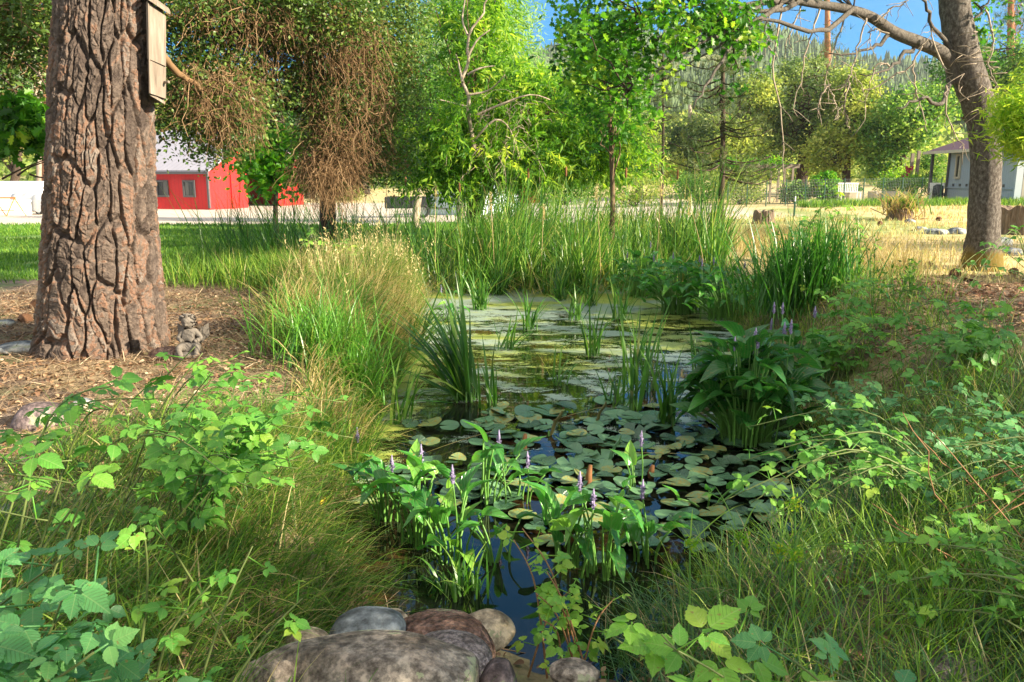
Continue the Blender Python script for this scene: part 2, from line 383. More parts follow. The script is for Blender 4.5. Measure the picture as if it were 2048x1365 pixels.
MT['grass'] = leaf_mat('green_grass', [(0.0, (.48, .38, .18)), (.16, (.36, .30, .11)), (.24, (.035, .095, .016)), (.55, (.085, .20, .022)), (.85, (.20, .34, .04)), (1, (.36, .44, .08))], .35, .5)
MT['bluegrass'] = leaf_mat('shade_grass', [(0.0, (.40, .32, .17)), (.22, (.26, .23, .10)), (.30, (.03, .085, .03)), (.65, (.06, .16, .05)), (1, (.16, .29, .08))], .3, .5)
MT['drygrass'] = leaf_mat('dry_grass', [(0.0, (.26, .19, .09)), (.5, (.48, .37, .18)), (.85, (.62, .52, .28)), (1, (.30, .38, .12))], .3, .6)
MT['bramble'] = leaf_mat('bramble_leaves', [(0.0, (.05, .17, .025)), (.5, (.10, .30, .040)), (.9, (.22, .44, .05)), (1, (.34, .50, .06))], .32, .42, .4, 60, 'pinnate')
MT['bramble2'] = leaf_mat('bramble_leaves_bluish', [(0.0, (.045, .16, .05)), (.5, (.085, .28, .085)), (1, (.17, .40, .11))], .28, .40, .5, 60, 'pinnate')
MT['pickerel'] = leaf_mat('pickerelweed_leaves', [(0.0, (.022, .11, .022)), (.5, (.045, .21, .035)), (.85, (.09, .31, .045)), (1, (.2, .42, .05))], .3, .25, .6, 25, 'arc')
MT['pad'] = leaf_mat('lily_pads', [(0.0, (.03, .07, .035)), (.4, (.075, .18, .09)), (.8, (.14, .29, .14)), (.95, (.20, .31, .13)), (1, (.30, .26, .06))], .06, .20, .8, 18, 'pad')
MT['stem'] = simple('green_stem', (.10, .24, .04), .5, var=.3, scale=20)
MT['cane'] = simple('bramble_cane', (.13, .17, .05), .6, var=.5, scale=30)
MT['drycane'] = simple('dry_cane', (.32, .17, .08), .8, var=.4, scale=30)
MT['spike'] = simple('violet_flowers', (.24, .20, .34), .6, var=.45, scale=160)
MT['seed'] = simple('seed_heads', (.42, .32, .15), .8, var=.3, scale=40)
MT['cattail'] = simple('cattail_brown', (.20, .09, .035), .9, var=.3, scale=40)
MT['bark_pine_far'] = bark_mat('orange_pine_bark', (.10, .045, .025), (.36, .17, .09), (.5, .27, .16), (10, 10, 3))
MT['bark_grey'] = bark_mat('grey_bark', (.04, .034, .028), (.11, .095, .08), (.20, .18, .155), (26, 26, 16), .5)
MT['bark_willow'] = bark_mat('willow_bark', (.05, .032, .02), (.15, .10, .06), (.30, .22, .14))
MT['bark_pale'] = bark_mat('pale_bark', (.16, .12, .09), (.36, .29, .22), (.50, .43, .34))
MT['bark_dark'] = bark_mat('dark_bark', (.02, .016, .012), (.07, .05, .038), (.14, .11, .08))
MT['twig'] = leaf_mat('dead_twigs', [(0, (.075, .045, .022)), (.5, (.22, .135, .07)), (1, (.42, .29, .17))], .1, .8, .1)
def rock_mat(name, a, b, c, sp=30, pits=0.0):
    m, t, out = M(name); v = coords(t); n = noise(t, v, 3.5, 7, .65); f = noise(t, v, sp, 5, .7); vo = vor(t, v, sp * 1.6)
    col = ramp(t, n, [(.32, a), (.5, b), (.68, c)]); col = mix(t, .8, col, ramp(t, f, [(.38, (.25, .23, .22)), (.5, (.9, .9, .9)), (.62, (1.9, 1.85, 1.8))]), 'MULTIPLY')
    h = math_(t, 'ADD', math_(t, 'MULTIPLY', f, .6), math_(t, 'MULTIPLY', vo, 0.5 + pits))
    lk = math_(t, 'GREATER_THAN', math_(t, 'ADD', noise(t, v, 5, 4, .7), math_(t, 'MULTIPLY', f, .12)), .68); col = mix(t, math_(t, 'MULTIPLY', lk, .75), col, (.34, .37, .22))
    st = ramp(t, noise(t, coords(t, (1, 1, .6)), 2.3, 6, .7), [(.36, (.45, .40, .36)), (.52, (1, 1, 1))]); col = mix(t, .8, col, st, 'MULTIPLY')
    princ(t, out, col, .8, bump(t, h, .9 if pits else .7, .02), .3); return m
MT['rock_speckle'] = rock_mat('speckled_rock', (.13, .105, .085), (.26, .215, .175), (.38, .33, .27), 26)
MT['rock_blue'] = rock_mat('blue_grey_rock', (.13, .16, .18), (.27, .29, .30), (.42, .38, .30), 8)
MT['rock_red'] = rock_mat('red_pitted_rock', (.16, .08, .06), (.27, .16, .12), (.36, .24, .19), 26, 1.5)
MT['rock_smooth'] = rock_mat('smooth_grey_rock', (.20, .165, .16), (.25, .21, .205), (.30, .26, .25), 60)
MT['rock_tan'] = rock_mat('tan_rock', (.28, .22, .15), (.42, .34, .24), (.52, .44, .33), 14)
MT['rock_purple'] = rock_mat('purple_rock', (.09, .07, .07), (.16, .12, .12), (.22, .18, .175), 20)
MT['white_stone'] = rock_mat('white_stone', (.55, .52, .47), (.7, .67, .62), (.8, .78, .74), 12)
def wood_mat(name, a, b, c, sc3=(30, 30, 2)):
    m, t, out = M(name); v = coords(t, sc3); n = noise(t, v, 1, 6, .6, .3); big = noise(t, coords(t), 3, 3)
    col = mix(t, math_(t, 'MULTIPLY', big, .8), ramp(t, n, [(.3, a), (.55, b), (.75, c)]), b)
    princ(t, out, col, .85, bump(t, n, .5, .01), .2); return m
MT['greywood'] = wood_mat('weathered_grey_wood', (.07, .05, .038), (.24, .195, .155), (.34, .30, .26), (34, 34, 2.2))
MT['stumpwood'] = wood_mat('rotten_stump_wood', (.05, .032, .022), (.18, .13, .095), (.38, .31, .25), (22, 22, 3))
def siding(name, col, freq, axis=0, rough=.6, var=.12):
    m, t, out = M(name); c = t.nodes.new('ShaderNodeTexCoord'); s = t.nodes.new('ShaderNodeSeparateXYZ'); t.links.new(c.outputs['Object'], s.inputs[0])
    w = math_(t, 'FRACT', math_(t, 'MULTIPLY', s.outputs[axis], freq)); g = math_(t, 'LESS_THAN', w, .08)
    nz = noise(t, c.outputs['Object'], 1.4, 5)
    b = mix(t, nz, tuple(x * (1 - var) for x in col), tuple(min(1, x * (1 + var)) for x in col))
    b = mix(t, math_(t, 'MULTIPLY', g, .45), b, tuple(x * .35 for x in col))
    inv = math_(t, 'SUBTRACT', 1.0, g)
    princ(t, out, b, rough, bump(t, inv, .6, .02), .3); return m
MT['red'] = siding('red_painted_metal', (.52, .022, .022), 3.3, 0, .45)
MT['red_y'] = siding('red_painted_boards', (.56, .03, .03), 3.3, 1, .45)
MT['greyside'] = siding('grey_vertical_siding', (.34, .40, .44), 5.0, 1, .6)
MT['beigeside'] = siding('beige_vertical_siding', (.30, .285, .235), 3.5, 0, .6)  # base beige darkened to take in the tree's shade
MT['tin'] = siding('corrugated_tin_roof', (.34, .325, .37), 2.4, 0, .35)
MT['shingle'] = simple('purple_brown_shingles', (.24, .14, .16), .85, var=.35, scale=26, bmp=.5)
MT['trim'] = simple('dark_grey_trim', (.09, .09, .095), .5)
MT['cream'] = simple('cream_trim', (.50, .45, .34), .6)
MT['white'] = simple('white_paint', (.78, .78, .76), .5, var=.06)
MT['black'] = simple('black_paint', (.025, .027, .03), .4)
MT['tyre'] = simple('black_rubber', (.02, .02, .02), .8)
MT['orange'] = simple('orange_paint', (.62, .15, .03), .5)
MT['tarp'] = simple('silver_grey_tarp', (.32, .33, .35), .28, .6, var=.3, scale=3)
MT['canvas'] = simple('pale_blue_canvas', (.50, .60, .64), .5, var=.12, scale=2)
MT['steel'] = simple('galvanised_wire', (.28, .30, .31), .45, .5, .5)
MT['greenpaint'] = simple('green_post_paint', (.03, .09, .06), .5)
MT['redcloth'] = simple('dark_red_cloth', (.28, .03, .05), .9)
MT['stone_statue'] = simple('weathered_cast_stone', (.155, .135, .115), .9, var=.5, scale=22, bmp=.6)
MT['planter'] = simple('raised_bed_boards', (.40, .36, .27), .8, var=.3)
m, t, o_ = M('window_glass'); princ(t, o_, (.02, .025, .028), .12, None, .5); MT['glass'] = m

# water
m, t, o_ = M('pond_water'); v = coords(t); h = noise(t, v, 3.5, 3, .5)
c = ramp(t, noise(t, v, 1.6, 5), [(.38, (.005, .007, .005)), (.55, (.012, .012, .006)), (.66, (.07, .034, .011))])
princ(t, o_, c, .025, bump(t, h, .04, .02), .55); MT['water'] = m
# duckweed film: tiny plants with open water between them
m, t, o_ = M('duckweed'); v = coords(t); f, _ = attr(t)
vs = coords(t, (1, 1, 1)); big = noise(t, coords(t, (1.0, 1.9, 1)), 1.9, 6, .62, .3); cell = vor(t, vs, 95); fin = noise(t, v, 24, 4, .7)
k = math_(t, 'ADD', math_(t, 'ADD', math_(t, 'MULTIPLY', big, 1.0), math_(t, 'MULTIPLY', fin, .34)), math_(t, 'SUBTRACT', f, 1.17))
k = math_(t, 'SUBTRACT', k, math_(t, 'MULTIPLY', cell, .16))
al = math_(t, 'GREATER_THAN', k, 0.0)
cc = vor(t, vs, 95, 'F1', 'Color')
col = ramp(t, math_(t, 'ADD', math_(t, 'MULTIPLY', noise(t, v, 5, 4), .7), math_(t, 'MULTIPLY', cc, .3)), [(.25, (.11, .16, .03)), (.42, (.24, .31, .06)), (.58, (.42, .47, .10)), (.85, (.50, .42, .10))])
col = mix(t, ramp(t, noise(t, coords(t, (.6, 1.2, 1)), 1.1, 4), [(.43, (0, 0, 0)), (.54, (.9, .9, .9))]), col, (.31, .39, .36))  # pale dusty scum patches, with the sky's sheen painted into their colour
p = princ(t, None, col, .30, bump(t, math_(t, 'SUBTRACT', 1.0, cell), .5, .004), .6)
tp = t.nodes.new('ShaderNodeBsdfTransparent'); ms = t.nodes.new('ShaderNodeMixShader')
t.links.new(al, ms.inputs[0]); t.links.new(tp.outputs[0], ms.inputs[1]); t.links.new(p.outputs[0], ms.inputs[2]); t.links.new(ms.outputs[0], o_.inputs[0]); MT['duckweed'] = m

# ground: attribute 'zone' r = lawn, g = gravel, b = dry straw; the rest is dirt under litter
m, t, o_ = M('ground_soil'); v = coords(t)
za = t.nodes.new('ShaderNodeAttribute'); za.attribute_name = 'zone'; zs = t.nodes.new('ShaderNodeSeparateColor'); t.links.new(za.outputs['Color'], zs.inputs[0])
n1 = noise(t, v, 1.3, 7, .65); n2 = noise(t, v, 14, 6, .7); n3 = noise(t, coords(t, (1, 2.5, 1)), 0.7, 5, .6); n4 = noise(t, v, 60, 4, .7)
dirt = ramp(t, math_(t, 'ADD', math_(t, 'MULTIPLY', n1, .5), math_(t, 'MULTIPLY', n2, .5)), [(.34, (.085, .06, .045)), (.47, (.165, .12, .09)), (.56, (.25, .185, .14)), (.66, (.36, .28, .21))])
lawn = ramp(t, math_(t, 'ADD', math_(t, 'MULTIPLY', n3, .6), math_(t, 'MULTIPLY', n4, .4)), [(.34, (.06, .16, .03)), (.5, (.13, .25, .05)), (.62, (.30, .34, .10)), (.74, (.46, .42, .18))])
grav = ramp(t, math_(t, 'ADD', math_(t, 'MULTIPLY', n3, .4), math_(t, 'MULTIPLY', n4, .6)), [(.35, (.40, .34, .28)), (.6, (.62, .54, .45))])
straw = ramp(t, math_(t, 'ADD', math_(t, 'MULTIPLY', n3, .6), math_(t, 'MULTIPLY', n2, .4)), [(.34, (.22, .25, .08)), (.45, (.46, .37, .17)), (.6, (.66, .52, .29)), (.72, (.42, .28, .16))])
mud = (.045, .030, .02)
def zm(ch): 
    return math_(t, 'SUBTRACT', math_(t, 'MULTIPLY', math_(t, 'ADD', ch, math_(t, 'MULTIPLY', math_(t, 'SUBTRACT', n2, .5), .5)), 2.5), .75, True)
c = mix(t, zm(zs.outputs[2]), dirt, straw); c = mix(t, zm(zs.outputs[0]), c, lawn); c = mix(t, zm(zs.outputs[1]), c, grav)
ma = t.nodes.new('ShaderNodeAttribute'); ma.attribute_name = 'wet'; c = mix(t, ma.outputs['Fac'], c, mud)
princ(t, o_, c, .9, bump(t, math_(t, 'ADD', n2, math_(t, 'MULTIPLY', n4, .6)), .7, .03), .2); MT['ground'] = m
m, t, o_ = M('hill_soil'); v = coords(t); n1 = noise(t, v, .02, 7, .65); n2 = noise(t, v, .15, 5, .7)
c = ramp(t, math_(t, 'ADD', math_(t, 'MULTIPLY', n1, .5), math_(t, 'MULTIPLY', n2, .5)), [(.36, (.06, .11, .035)), (.5, (.19, .21, .08)), (.62, (.38, .34, .17))])
princ(t, o_, c, .9, None, .1); MT['hill'] = m

# ---------------------------------------------------------------- ground, water, hill
def grid_mesh(X, Y, Z, name, mat, zone=None, wet=None):
    ny, nx = X.shape; V = np.stack([X, Y, Z], -1).reshape(-1, 3)
    i = np.arange(ny - 1)[:, None] * nx + np.arange(nx - 1)[None]; F = np.stack([i, i + 1, i + nx + 1, i + nx], -1).reshape(-1, 4)
    mb = MB(); mb.add(V, F); o = mb.build(name, mat)
    if zone is not None:
        a = o.data.attributes.new('zone', 'FLOAT_COLOR', 'POINT'); a.data.foreach_set('color', np.concatenate([zone.reshape(-1, 3), np.ones((nx*ny, 1))], 1).astype(np.float32).ravel())
        a = o.data.attributes.new('wet', 'FLOAT', 'POINT'); a.data.foreach_set('value', wet.astype(np.float32).ravel())
    return o
u = np.linspace(-1, 1, 520); xs = 0.2 + 3.6 * np.sinh(u * 5.6); xs = np.clip(xs, -480, 480)
v_ = np.linspace(0, 1, 560); ys = -14 + 0 * v_; ys = 5.0 + 4.6 * np.sinh((v_ - .28) * 7.3)
ys = np.clip(ys, -16, 420)
ys = np.unique(np.round(ys, 4)); xs = np.unique(np.round(xs, 4))
X, Y = np.meshgrid(xs, ys); Z = G(X, Y)
pd = pond_d(X, Y)
wob = (fbm(X * .35, Y * .35, 2.0) - .47) * 3
lawn = np.maximum(sst(11.2, 13.5, Y + wob) * (1 - sst(-2.0, 0.5, X)), sst(.5, 1.0, fbm(X * .8, Y * .8, 9) * 1.7) * .5 * (X < 3)) * (Y < 33)
lawn = np.maximum(lawn, .55 * sst(17, 24, Y) * (X > -6) * (X < 14) * (Y < 40))
gravel = sst(31, 33, Y + wob * .3) * (1 - sst(8, 15, X)) * (1 - sst(62, 75, Y))
straw = sst(9.5, 12, Y + wob) * sst(2.5, 5, X)
straw = np.maximum(straw, sst(60, 70, Y))
straw = np.maximum(straw, .5 * (fbm(X * 1.1, Y * 1.1, 5) > .52) * (Y < 11))
wet = 1 - sst(0.0, 0.38, pd + (fbm(X * 3, Y * 3) - .47) * .3)
zone = np.stack([lawn * (pd > .2), gravel, straw], -1)
kind(grid_mesh(X, Y, Z, 'ground', MT['ground'], zone, wet), 'structure')
# water: sheet across the basin (the banks rise through it)
wx, wy = np.meshgrid(np.linspace(-2.6, 4.4, 60), np.linspace(2.7, 20.8, 120))
kind(grid_mesh(wx, wy, 0 * wx + WZ, 'pond_water', MT['water']), 'structure')
wx, wy = np.meshgrid(np.linspace(-2.2, 4.0, 90), np.linspace(4.6, 20.6, 220))
mb = MB(); i = np.arange(219)[:, None] * 90 + np.arange(89)[None]
cov = .50 + .095 * sst(6.8, 9.5, wy) + .16 * sst(10.5, 13.5, wy) - .14 * (1 - sst(4.8, 6.6, wy)) + .22 * (1 - sst(0, .5, -pond_d(wx, wy))) * (wx < 0)
mb.add(np.stack([wx, wy, 0 * wx + WZ + .004], -1), np.stack([i, i + 1, i + 91, i + 90], -1).reshape(-1, 4), cov.ravel())
kind(tag(mb.build('duckweed', MT['duckweed']), 'yellow green duckweed film floating over the middle and far pond', 'duckweed'), 'stuff')
# hill: ridge height by screen azimuth
ax = np.radians(np.linspace(-75, 75, 220)); rr = np.linspace(0, 1, 70) ** 1.2 * 720 + 95
RPX = np.array([-1500, 0, 300, 500, 700, 900, 1040, 1150, 1250, 1400, 1500, 1560, 1620, 1720, 1850, 2048, 3500]); RPY = np.array([60, 60, 110, 205, 120, 90, 125, 100, 75, 72, 58, 88, 112, 128, 140, 150, 190])
A_, R_ = np.meshgrid(ax, rr)
pxz = 1024 + np.tan(A_) * FPX * 1.02
rid = np.interp(pxz, RPX, RPY); elev = np.arctan((682.5 - rid) / FPX) - TH
ridge_r = 640.0
hh = np.tan(elev) * ridge_r * np.cos(A_)
tt = np.clip((R_ - 95) / (ridge_r - 95), 0, 1.2)
prof = np.where(tt < 1, .32 * tt + .68 * tt ** 2.0, 1 - (tt - 1) * 1.5)
HX, HY = R_ * np.sin(A_), R_ * np.cos(A_)
HZ = CZ + (hh * prof) + (fbm(HX * .02, HY * .02, 3, 4) - .47) * 26 * np.clip(tt, 0, 1) * (1 - .75 * sst(.8, 1, tt)) - (1 - sst(0, .08, tt)) * 3 + 1.0
kind(grid_mesh(HX, HY, HZ, 'hill', MT['hill']), 'structure')
def hill_z(x, y):
    r = np.hypot(x, y); a = np.arctan2(x, y)
    fi = np.interp(a, ax, np.arange(220)); fj = np.interp(r, rr, np.arange(70))
    i0 = np.clip(fi.astype(int), 0, 218); j0 = np.clip(fj.astype(int), 0, 68); fx, fy = fi - i0, fj - j0
    return HZ[j0, i0]*(1-fx)*(1-fy) + HZ[j0, i0+1]*fx*(1-fy) + HZ[j0+1, i0]*(1-fx)*fy + HZ[j0+1, i0+1]*fx*fy
# ---------------------------------------------------------------- trees
def scatter_blobs(blobs, dens):
    """blobs: (centre, radii, weight) -> clump centres biased to the shell"""
    out = []
    for c, r, wt in blobs:
        n = max(1, int(dens * wt)); d = rdir(n); rr_ = RNG.uniform(0.15, 1, n) ** 0.45
        out.append(np.array(c) + d * np.array(r) * rr_[:, None])
    return np.concatenate(out)
def crown_leaves(mb, cl, per, sig, tmpl, size, droop=0.0, flat=0.8, szv=.3, base_var=.5, spread=.17):
    n = len(cl); p = np.repeat(cl, per, 0) + RNG.normal(0, 1, (n * per, 3)) * np.array([sig, sig, sig * flat])
    d = rdir(len(p), -droop, .7); nn = rdir(len(p), .9)
    cv = RNG.normal(base_var, spread, n); va = np.clip(np.repeat(cv, per) + RNG.normal(0, .12, n * per), 0, 1)
    inst(mb, tmpl[0], tmpl[1], p, frames(d, nn), size * RNG.uniform(1 - szv, 1 + szv, len(p)), va)
def limbs_to(mb, trunk, targets, r0, k=6, sag=0.0, tmin=.3, wig=.06, rmin=.006, var=.5):
    """curved limbs from the trunk path to targets"""
    trunk = np.asarray(trunk); targets = np.asarray(targets); n = len(targets)
    K = len(trunk); j = np.clip((tmin + (1 - tmin) * RNG.uniform(0, 1, n) ** .8) * (K - 1), 0, K - 1)
    zt = trunk[:, 2]; 
    j = np.minimum(j, np.interp(targets[:, 2] - .1 * np.abs(zt[-1] - zt[0]), zt, np.arange(K)) + 0.15 * K) if zt[-1] > zt[0] else j
    j = np.maximum(j, tmin * (K - 1)); i0 = np.clip(j.astype(int), 0, K - 2); f = (j - i0)[:, None]
    a = trunk[i0] * (1 - f) + trunk[i0 + 1] * f
    t = np.linspace(0, 1, k); P = a[:, None] + (targets - a)[:, None] * t[None, :, None]
    L = np.linalg.norm(targets - a, axis=1)
    P[:, :, 2] += (np.sin(t * np.pi)[None] * (sag * L)[:, None])
    P += RNG.normal(0, 1, P.shape) * (wig * L)[:, None, None] * np.sin(t * np.pi)[None, :, None]
    R = np.maximum(rmin, (r0 * np.clip(L / (L.max() + 1e-6), .35, 1))[:, None] * (1 - t)[None] ** 1.0)
    tubes(mb, P, R, 5, var); return P
def make_tree(name, label, cat, tp, r0, r1, blobs, mat_leaf, mat_bark, tmpl, size, clumps, per, sig, group=None, droop=0., limbs=14, sag=.12,
              twigs=0, nseg=12, flare=1.35, tmin=.3, base_var=.5, spread=.17, extra=None, hang=False, limb_r=None, flat=.8):
    tp = np.asarray(tp, float); root = thing(name, label, cat, tp[0], group)
    path = spline(tp, nseg); tt = np.linspace(0, 1, nseg)
    R = r0 + (r1 - r0) * tt; R = R * (1 + (flare - 1) * np.exp(-tt * 14)); R = R * (1 + .05 * np.sin(np.arange(nseg) * 2.3))
    path[0, 2] -= .08
    mb = MB(); tubes(mb, path, R, 14); mb.build('trunk', mat_bark, root)
    cl = scatter_blobs(blobs, clumps)
    mb = MB(); tg = cl[RNG.choice(len(cl), min(limbs, len(cl)), False)]
    LP = limbs_to(mb, path, tg, limb_r or r0 * .42, 8, sag, tmin)
    # secondary branches from limb points
    ns = min(len(cl), limbs * 6)
    if ns:
        src = LP[RNG.integers(0, len(LP), ns), RNG.integers(3, 8, ns)]
        q = cl[RNG.integers(0, len(cl), ns * 6)].reshape(ns, 6, 3); b = np.argmin(np.linalg.norm(q - src[:, None], axis=2), 1); q = q[np.arange(ns), b]
        t = np.linspace(0, 1, 5); P = src[:, None] + (q - src)[:, None] * t[None, :, None] + RNG.normal(0, 1, (ns, 5, 3)) * .05 * np.linalg.norm(q - src, axis=1)[:, None, None] * np.sin(t * np.pi)[None, :, None]
        tubes(mb, P, np.maximum(.004, r0 * .10 * (1 - t))[None] * np.ones((ns, 1)), 4)
    mb.build('limbs', mat_bark, root)
    if twigs:
        mb = MB(); c = np.repeat(cl, twigs, 0) + RNG.normal(0, sig * .7, (len(cl) * twigs, 3)); n = len(c)
        d = rdir(n, -1.2 if hang else .2); t = np.linspace(0, 1, 4); L = RNG.uniform(.25, .8, n) * sig * 2
        P = c[:, None] + d[:, None] * (t[None] * L[:, None])[..., None]; P[:, :, 2] -= (t[None] ** 2 * L[:, None] * (.35 if hang else .05)); P += RNG.normal(0, .03, P.shape) * L[:, None, None]
        tubes(mb, P, .004 * (1.3 - t)[None] * np.ones((n, 1)) * (1 + np.linalg.norm(tp[0][:2]) / 14), 3, RNG.uniform(0, 1, n)); mb.build('twigs', extra or mat_bark, root)
    mb = MB(); crown_leaves(mb, cl, per, sig, tmpl, size, droop, flat, base_var=base_var, spread=spread); mb.build('crown', mat_leaf, root, smooth=False)
    return root
def blob(px, py, rx, ry, y, dy, wt=1.0):
    c = at_y(px, py, y); s = y / FPX; return (c, (rx * s, dy, ry * s), wt)

# big furrowed pine at the left
PY = 7.35
def pine_trunk():
    base = on_ground(205, 722); prof = [(-120, 210, 176), (0, 208, 188), (150, 205, 198), (300, 203, 207), (420, 204, 214), (560, 206, 232), (640, 206, 244), (690, 205, 262), (712, 205, 284), (728, 205, 310)]
    zs_, xc, rr_ = [], [], []
    for py, cx, wd in prof:
        p = at_y(cx, py, PY); dep = (p - np.array([0, 0, CZ])) @ FW; zs_.append(p[2]); xc.append(p[0]); rr_.append(wd / 2 * dep / FPX * .965)
    zs_, xc, rr_ = map(np.array, (zs_, xc, rr_)); o = np.argsort(zs_); zs_, xc, rr_ = zs_[o], xc[o], rr_[o]
    nz, nth = 1100, 640; z = np.linspace(zs_[0] - .05, 3.6, nz); th = np.linspace(0, 2 * np.pi, nth, endpoint=False)
    Z_, T_ = np.meshgrid(z, th, indexing='ij'); R0 = np.interp(Z_, zs_, rr_); R0 = np.where(Z_ > zs_[-1], R0 * 1 - .02 * (Z_ - zs_[-1]), R0)
    a = T_ * .43; wx = (fbm(np.cos(T_) * 2.2 + 5, np.sin(T_) * 2.2 + 5, Z_ * 1.3, 4) - .47) * .20
    wz = (fbm(np.cos(T_) * 2 + 9, np.sin(T_) * 2 + 3, Z_ * 1.1, 3) - .47) * .3
    tu = T_ / (2 * np.pi)
    def lay(nu, vz, seed, wa): return worley((tu + wx * wa / 2.7) * nu, (Z_ + wz * wa) * vz, nu, seed)
    a1, a2, i1 = lay(27, 1.9, 0, 1.0); b1, b2, i2 = lay(48, 6.0, 10, 1.3); c1, c2, i3 = lay(90, 30, 20, 1.6); d1, d2, i4 = lay(190, 70, 30, 1.6)
    plate = sst(.02, .20, a2 - a1); pl2 = sst(0.0, .22, b2 - b1); hgt = (i1 - .5)
    disp = .050 * plate + .016 * pl2 * plate * (i2 * .8 + .2) + .013 * (i3 - .5) * sst(0, .06, c2 - c1) + .004 * (i4 - .5) + .010 * hgt * plate + .014 * (fbm(tu * 60, Z_ * 12, 3, 4) - .47) + .03 * (fbm(np.cos(T_) * 1.3, np.sin(T_) * 1.3, Z_ * .6, 2) - .4)
    Rr = R0 - .062 + disp
    cx = np.interp(Z_, zs_, xc)
    P = np.stack([cx + Rr * np.cos(T_), PY + Rr * np.sin(T_), Z_], -1).reshape(-1, 3)
    i = np.arange(nz - 1)[:, None]; j = np.arange(nth)[None]; F = np.stack([i*nth + j, i*nth + (j+1) % nth, (i+1)*nth + (j+1) % nth, (i+1)*nth + j], -1).reshape(-1, 4)
    mb = MB(); mb.add(P, F, np.clip(.5 + hgt * .5 + (i2 - .5) * .35 + (i3 - .5) * .35, 0, 1).ravel())
    m, t, out = M('furrowed_pine_bark'); f, _ = attr(t); v = coords(t); n = noise(t, v, 9, 6, .7); n2 = noise(t, v, 45, 5, .7); n3 = noise(t, v, 2.2, 3)
    col = ramp(t, math_(t, 'ADD', math_(t, 'MULTIPLY', n, .55), math_(t, 'MULTIPLY', f, .45)), [(.30, (.035, .026, .022)), (.42, (.075, .058, .048)), (.52, (.125, .098, .080)), (.60, (.185, .098, .060)), (.66, (.155, .13, .112)), (.8, (.24, .205, .175))])
    col = mix(t, math_(t, 'MULTIPLY', n3, .35), col, (.17, .13, .11)); col = mix(t, .5, col, ramp(t, n2, [(.38, (.55, .5, .5)), (.6, (1.55, 1.5, 1.45))]), 'MULTIPLY')
    princ(t, out, col, .85, bump(t, math_(t, 'ADD', n, n2), .8, .02), .2)
    root = thing('ponderosa_pine', 'huge pine trunk with deeply furrowed orange brown bark at left', 'tree', base)
    mb.build('trunk', m, root)
    # crown far above the frame
    tp = np.array([[xc[-1], PY, 3.5], [xc[-1], PY + .1, 8], [xc[-1] + .1, PY, 15]]); mb = MB(); pth = spline(tp, 12); tubes(mb, pth, np.linspace(.38, .08, 12), 12); 
    cl = scatter_blobs([((xc[-1], PY, 11.5), (2.2, 2.2, 4), 1)], 70); limbs_to(mb, pth, cl, .09, 6, .05, .3); mb.build('limbs', m, root)
    mb = MB(); needle_tufts(mb, cl, 8, .5, .3); mb.build('crown', MT['needles'], root, smooth=False)
def needle_tufts(mb, cl, per, sig, L, nn=9, var=.5):
    c = np.repeat(cl, per, 0) + RNG.normal(0, sig, (len(cl) * per, 3)); ax = rdir(len(c), .3); b = np.repeat(c, nn, 0)
    d = unit(np.repeat(ax, nn, 0) + RNG.normal(0, .55, (len(b), 3))); T = np.array([[-.02, 0, 0], [.02, 0, 0], [.006, 1, -.06], [-.006, 1, -.06]])
    inst(mb, T, [np.array([[0, 1, 2, 3]])], b, frames(d, rdir(len(b))), L * RNG.uniform(.7, 1.1, len(b)), np.clip(np.repeat(RNG.normal(var, .2, len(c)), nn), 0, 1))
pine_trunk()

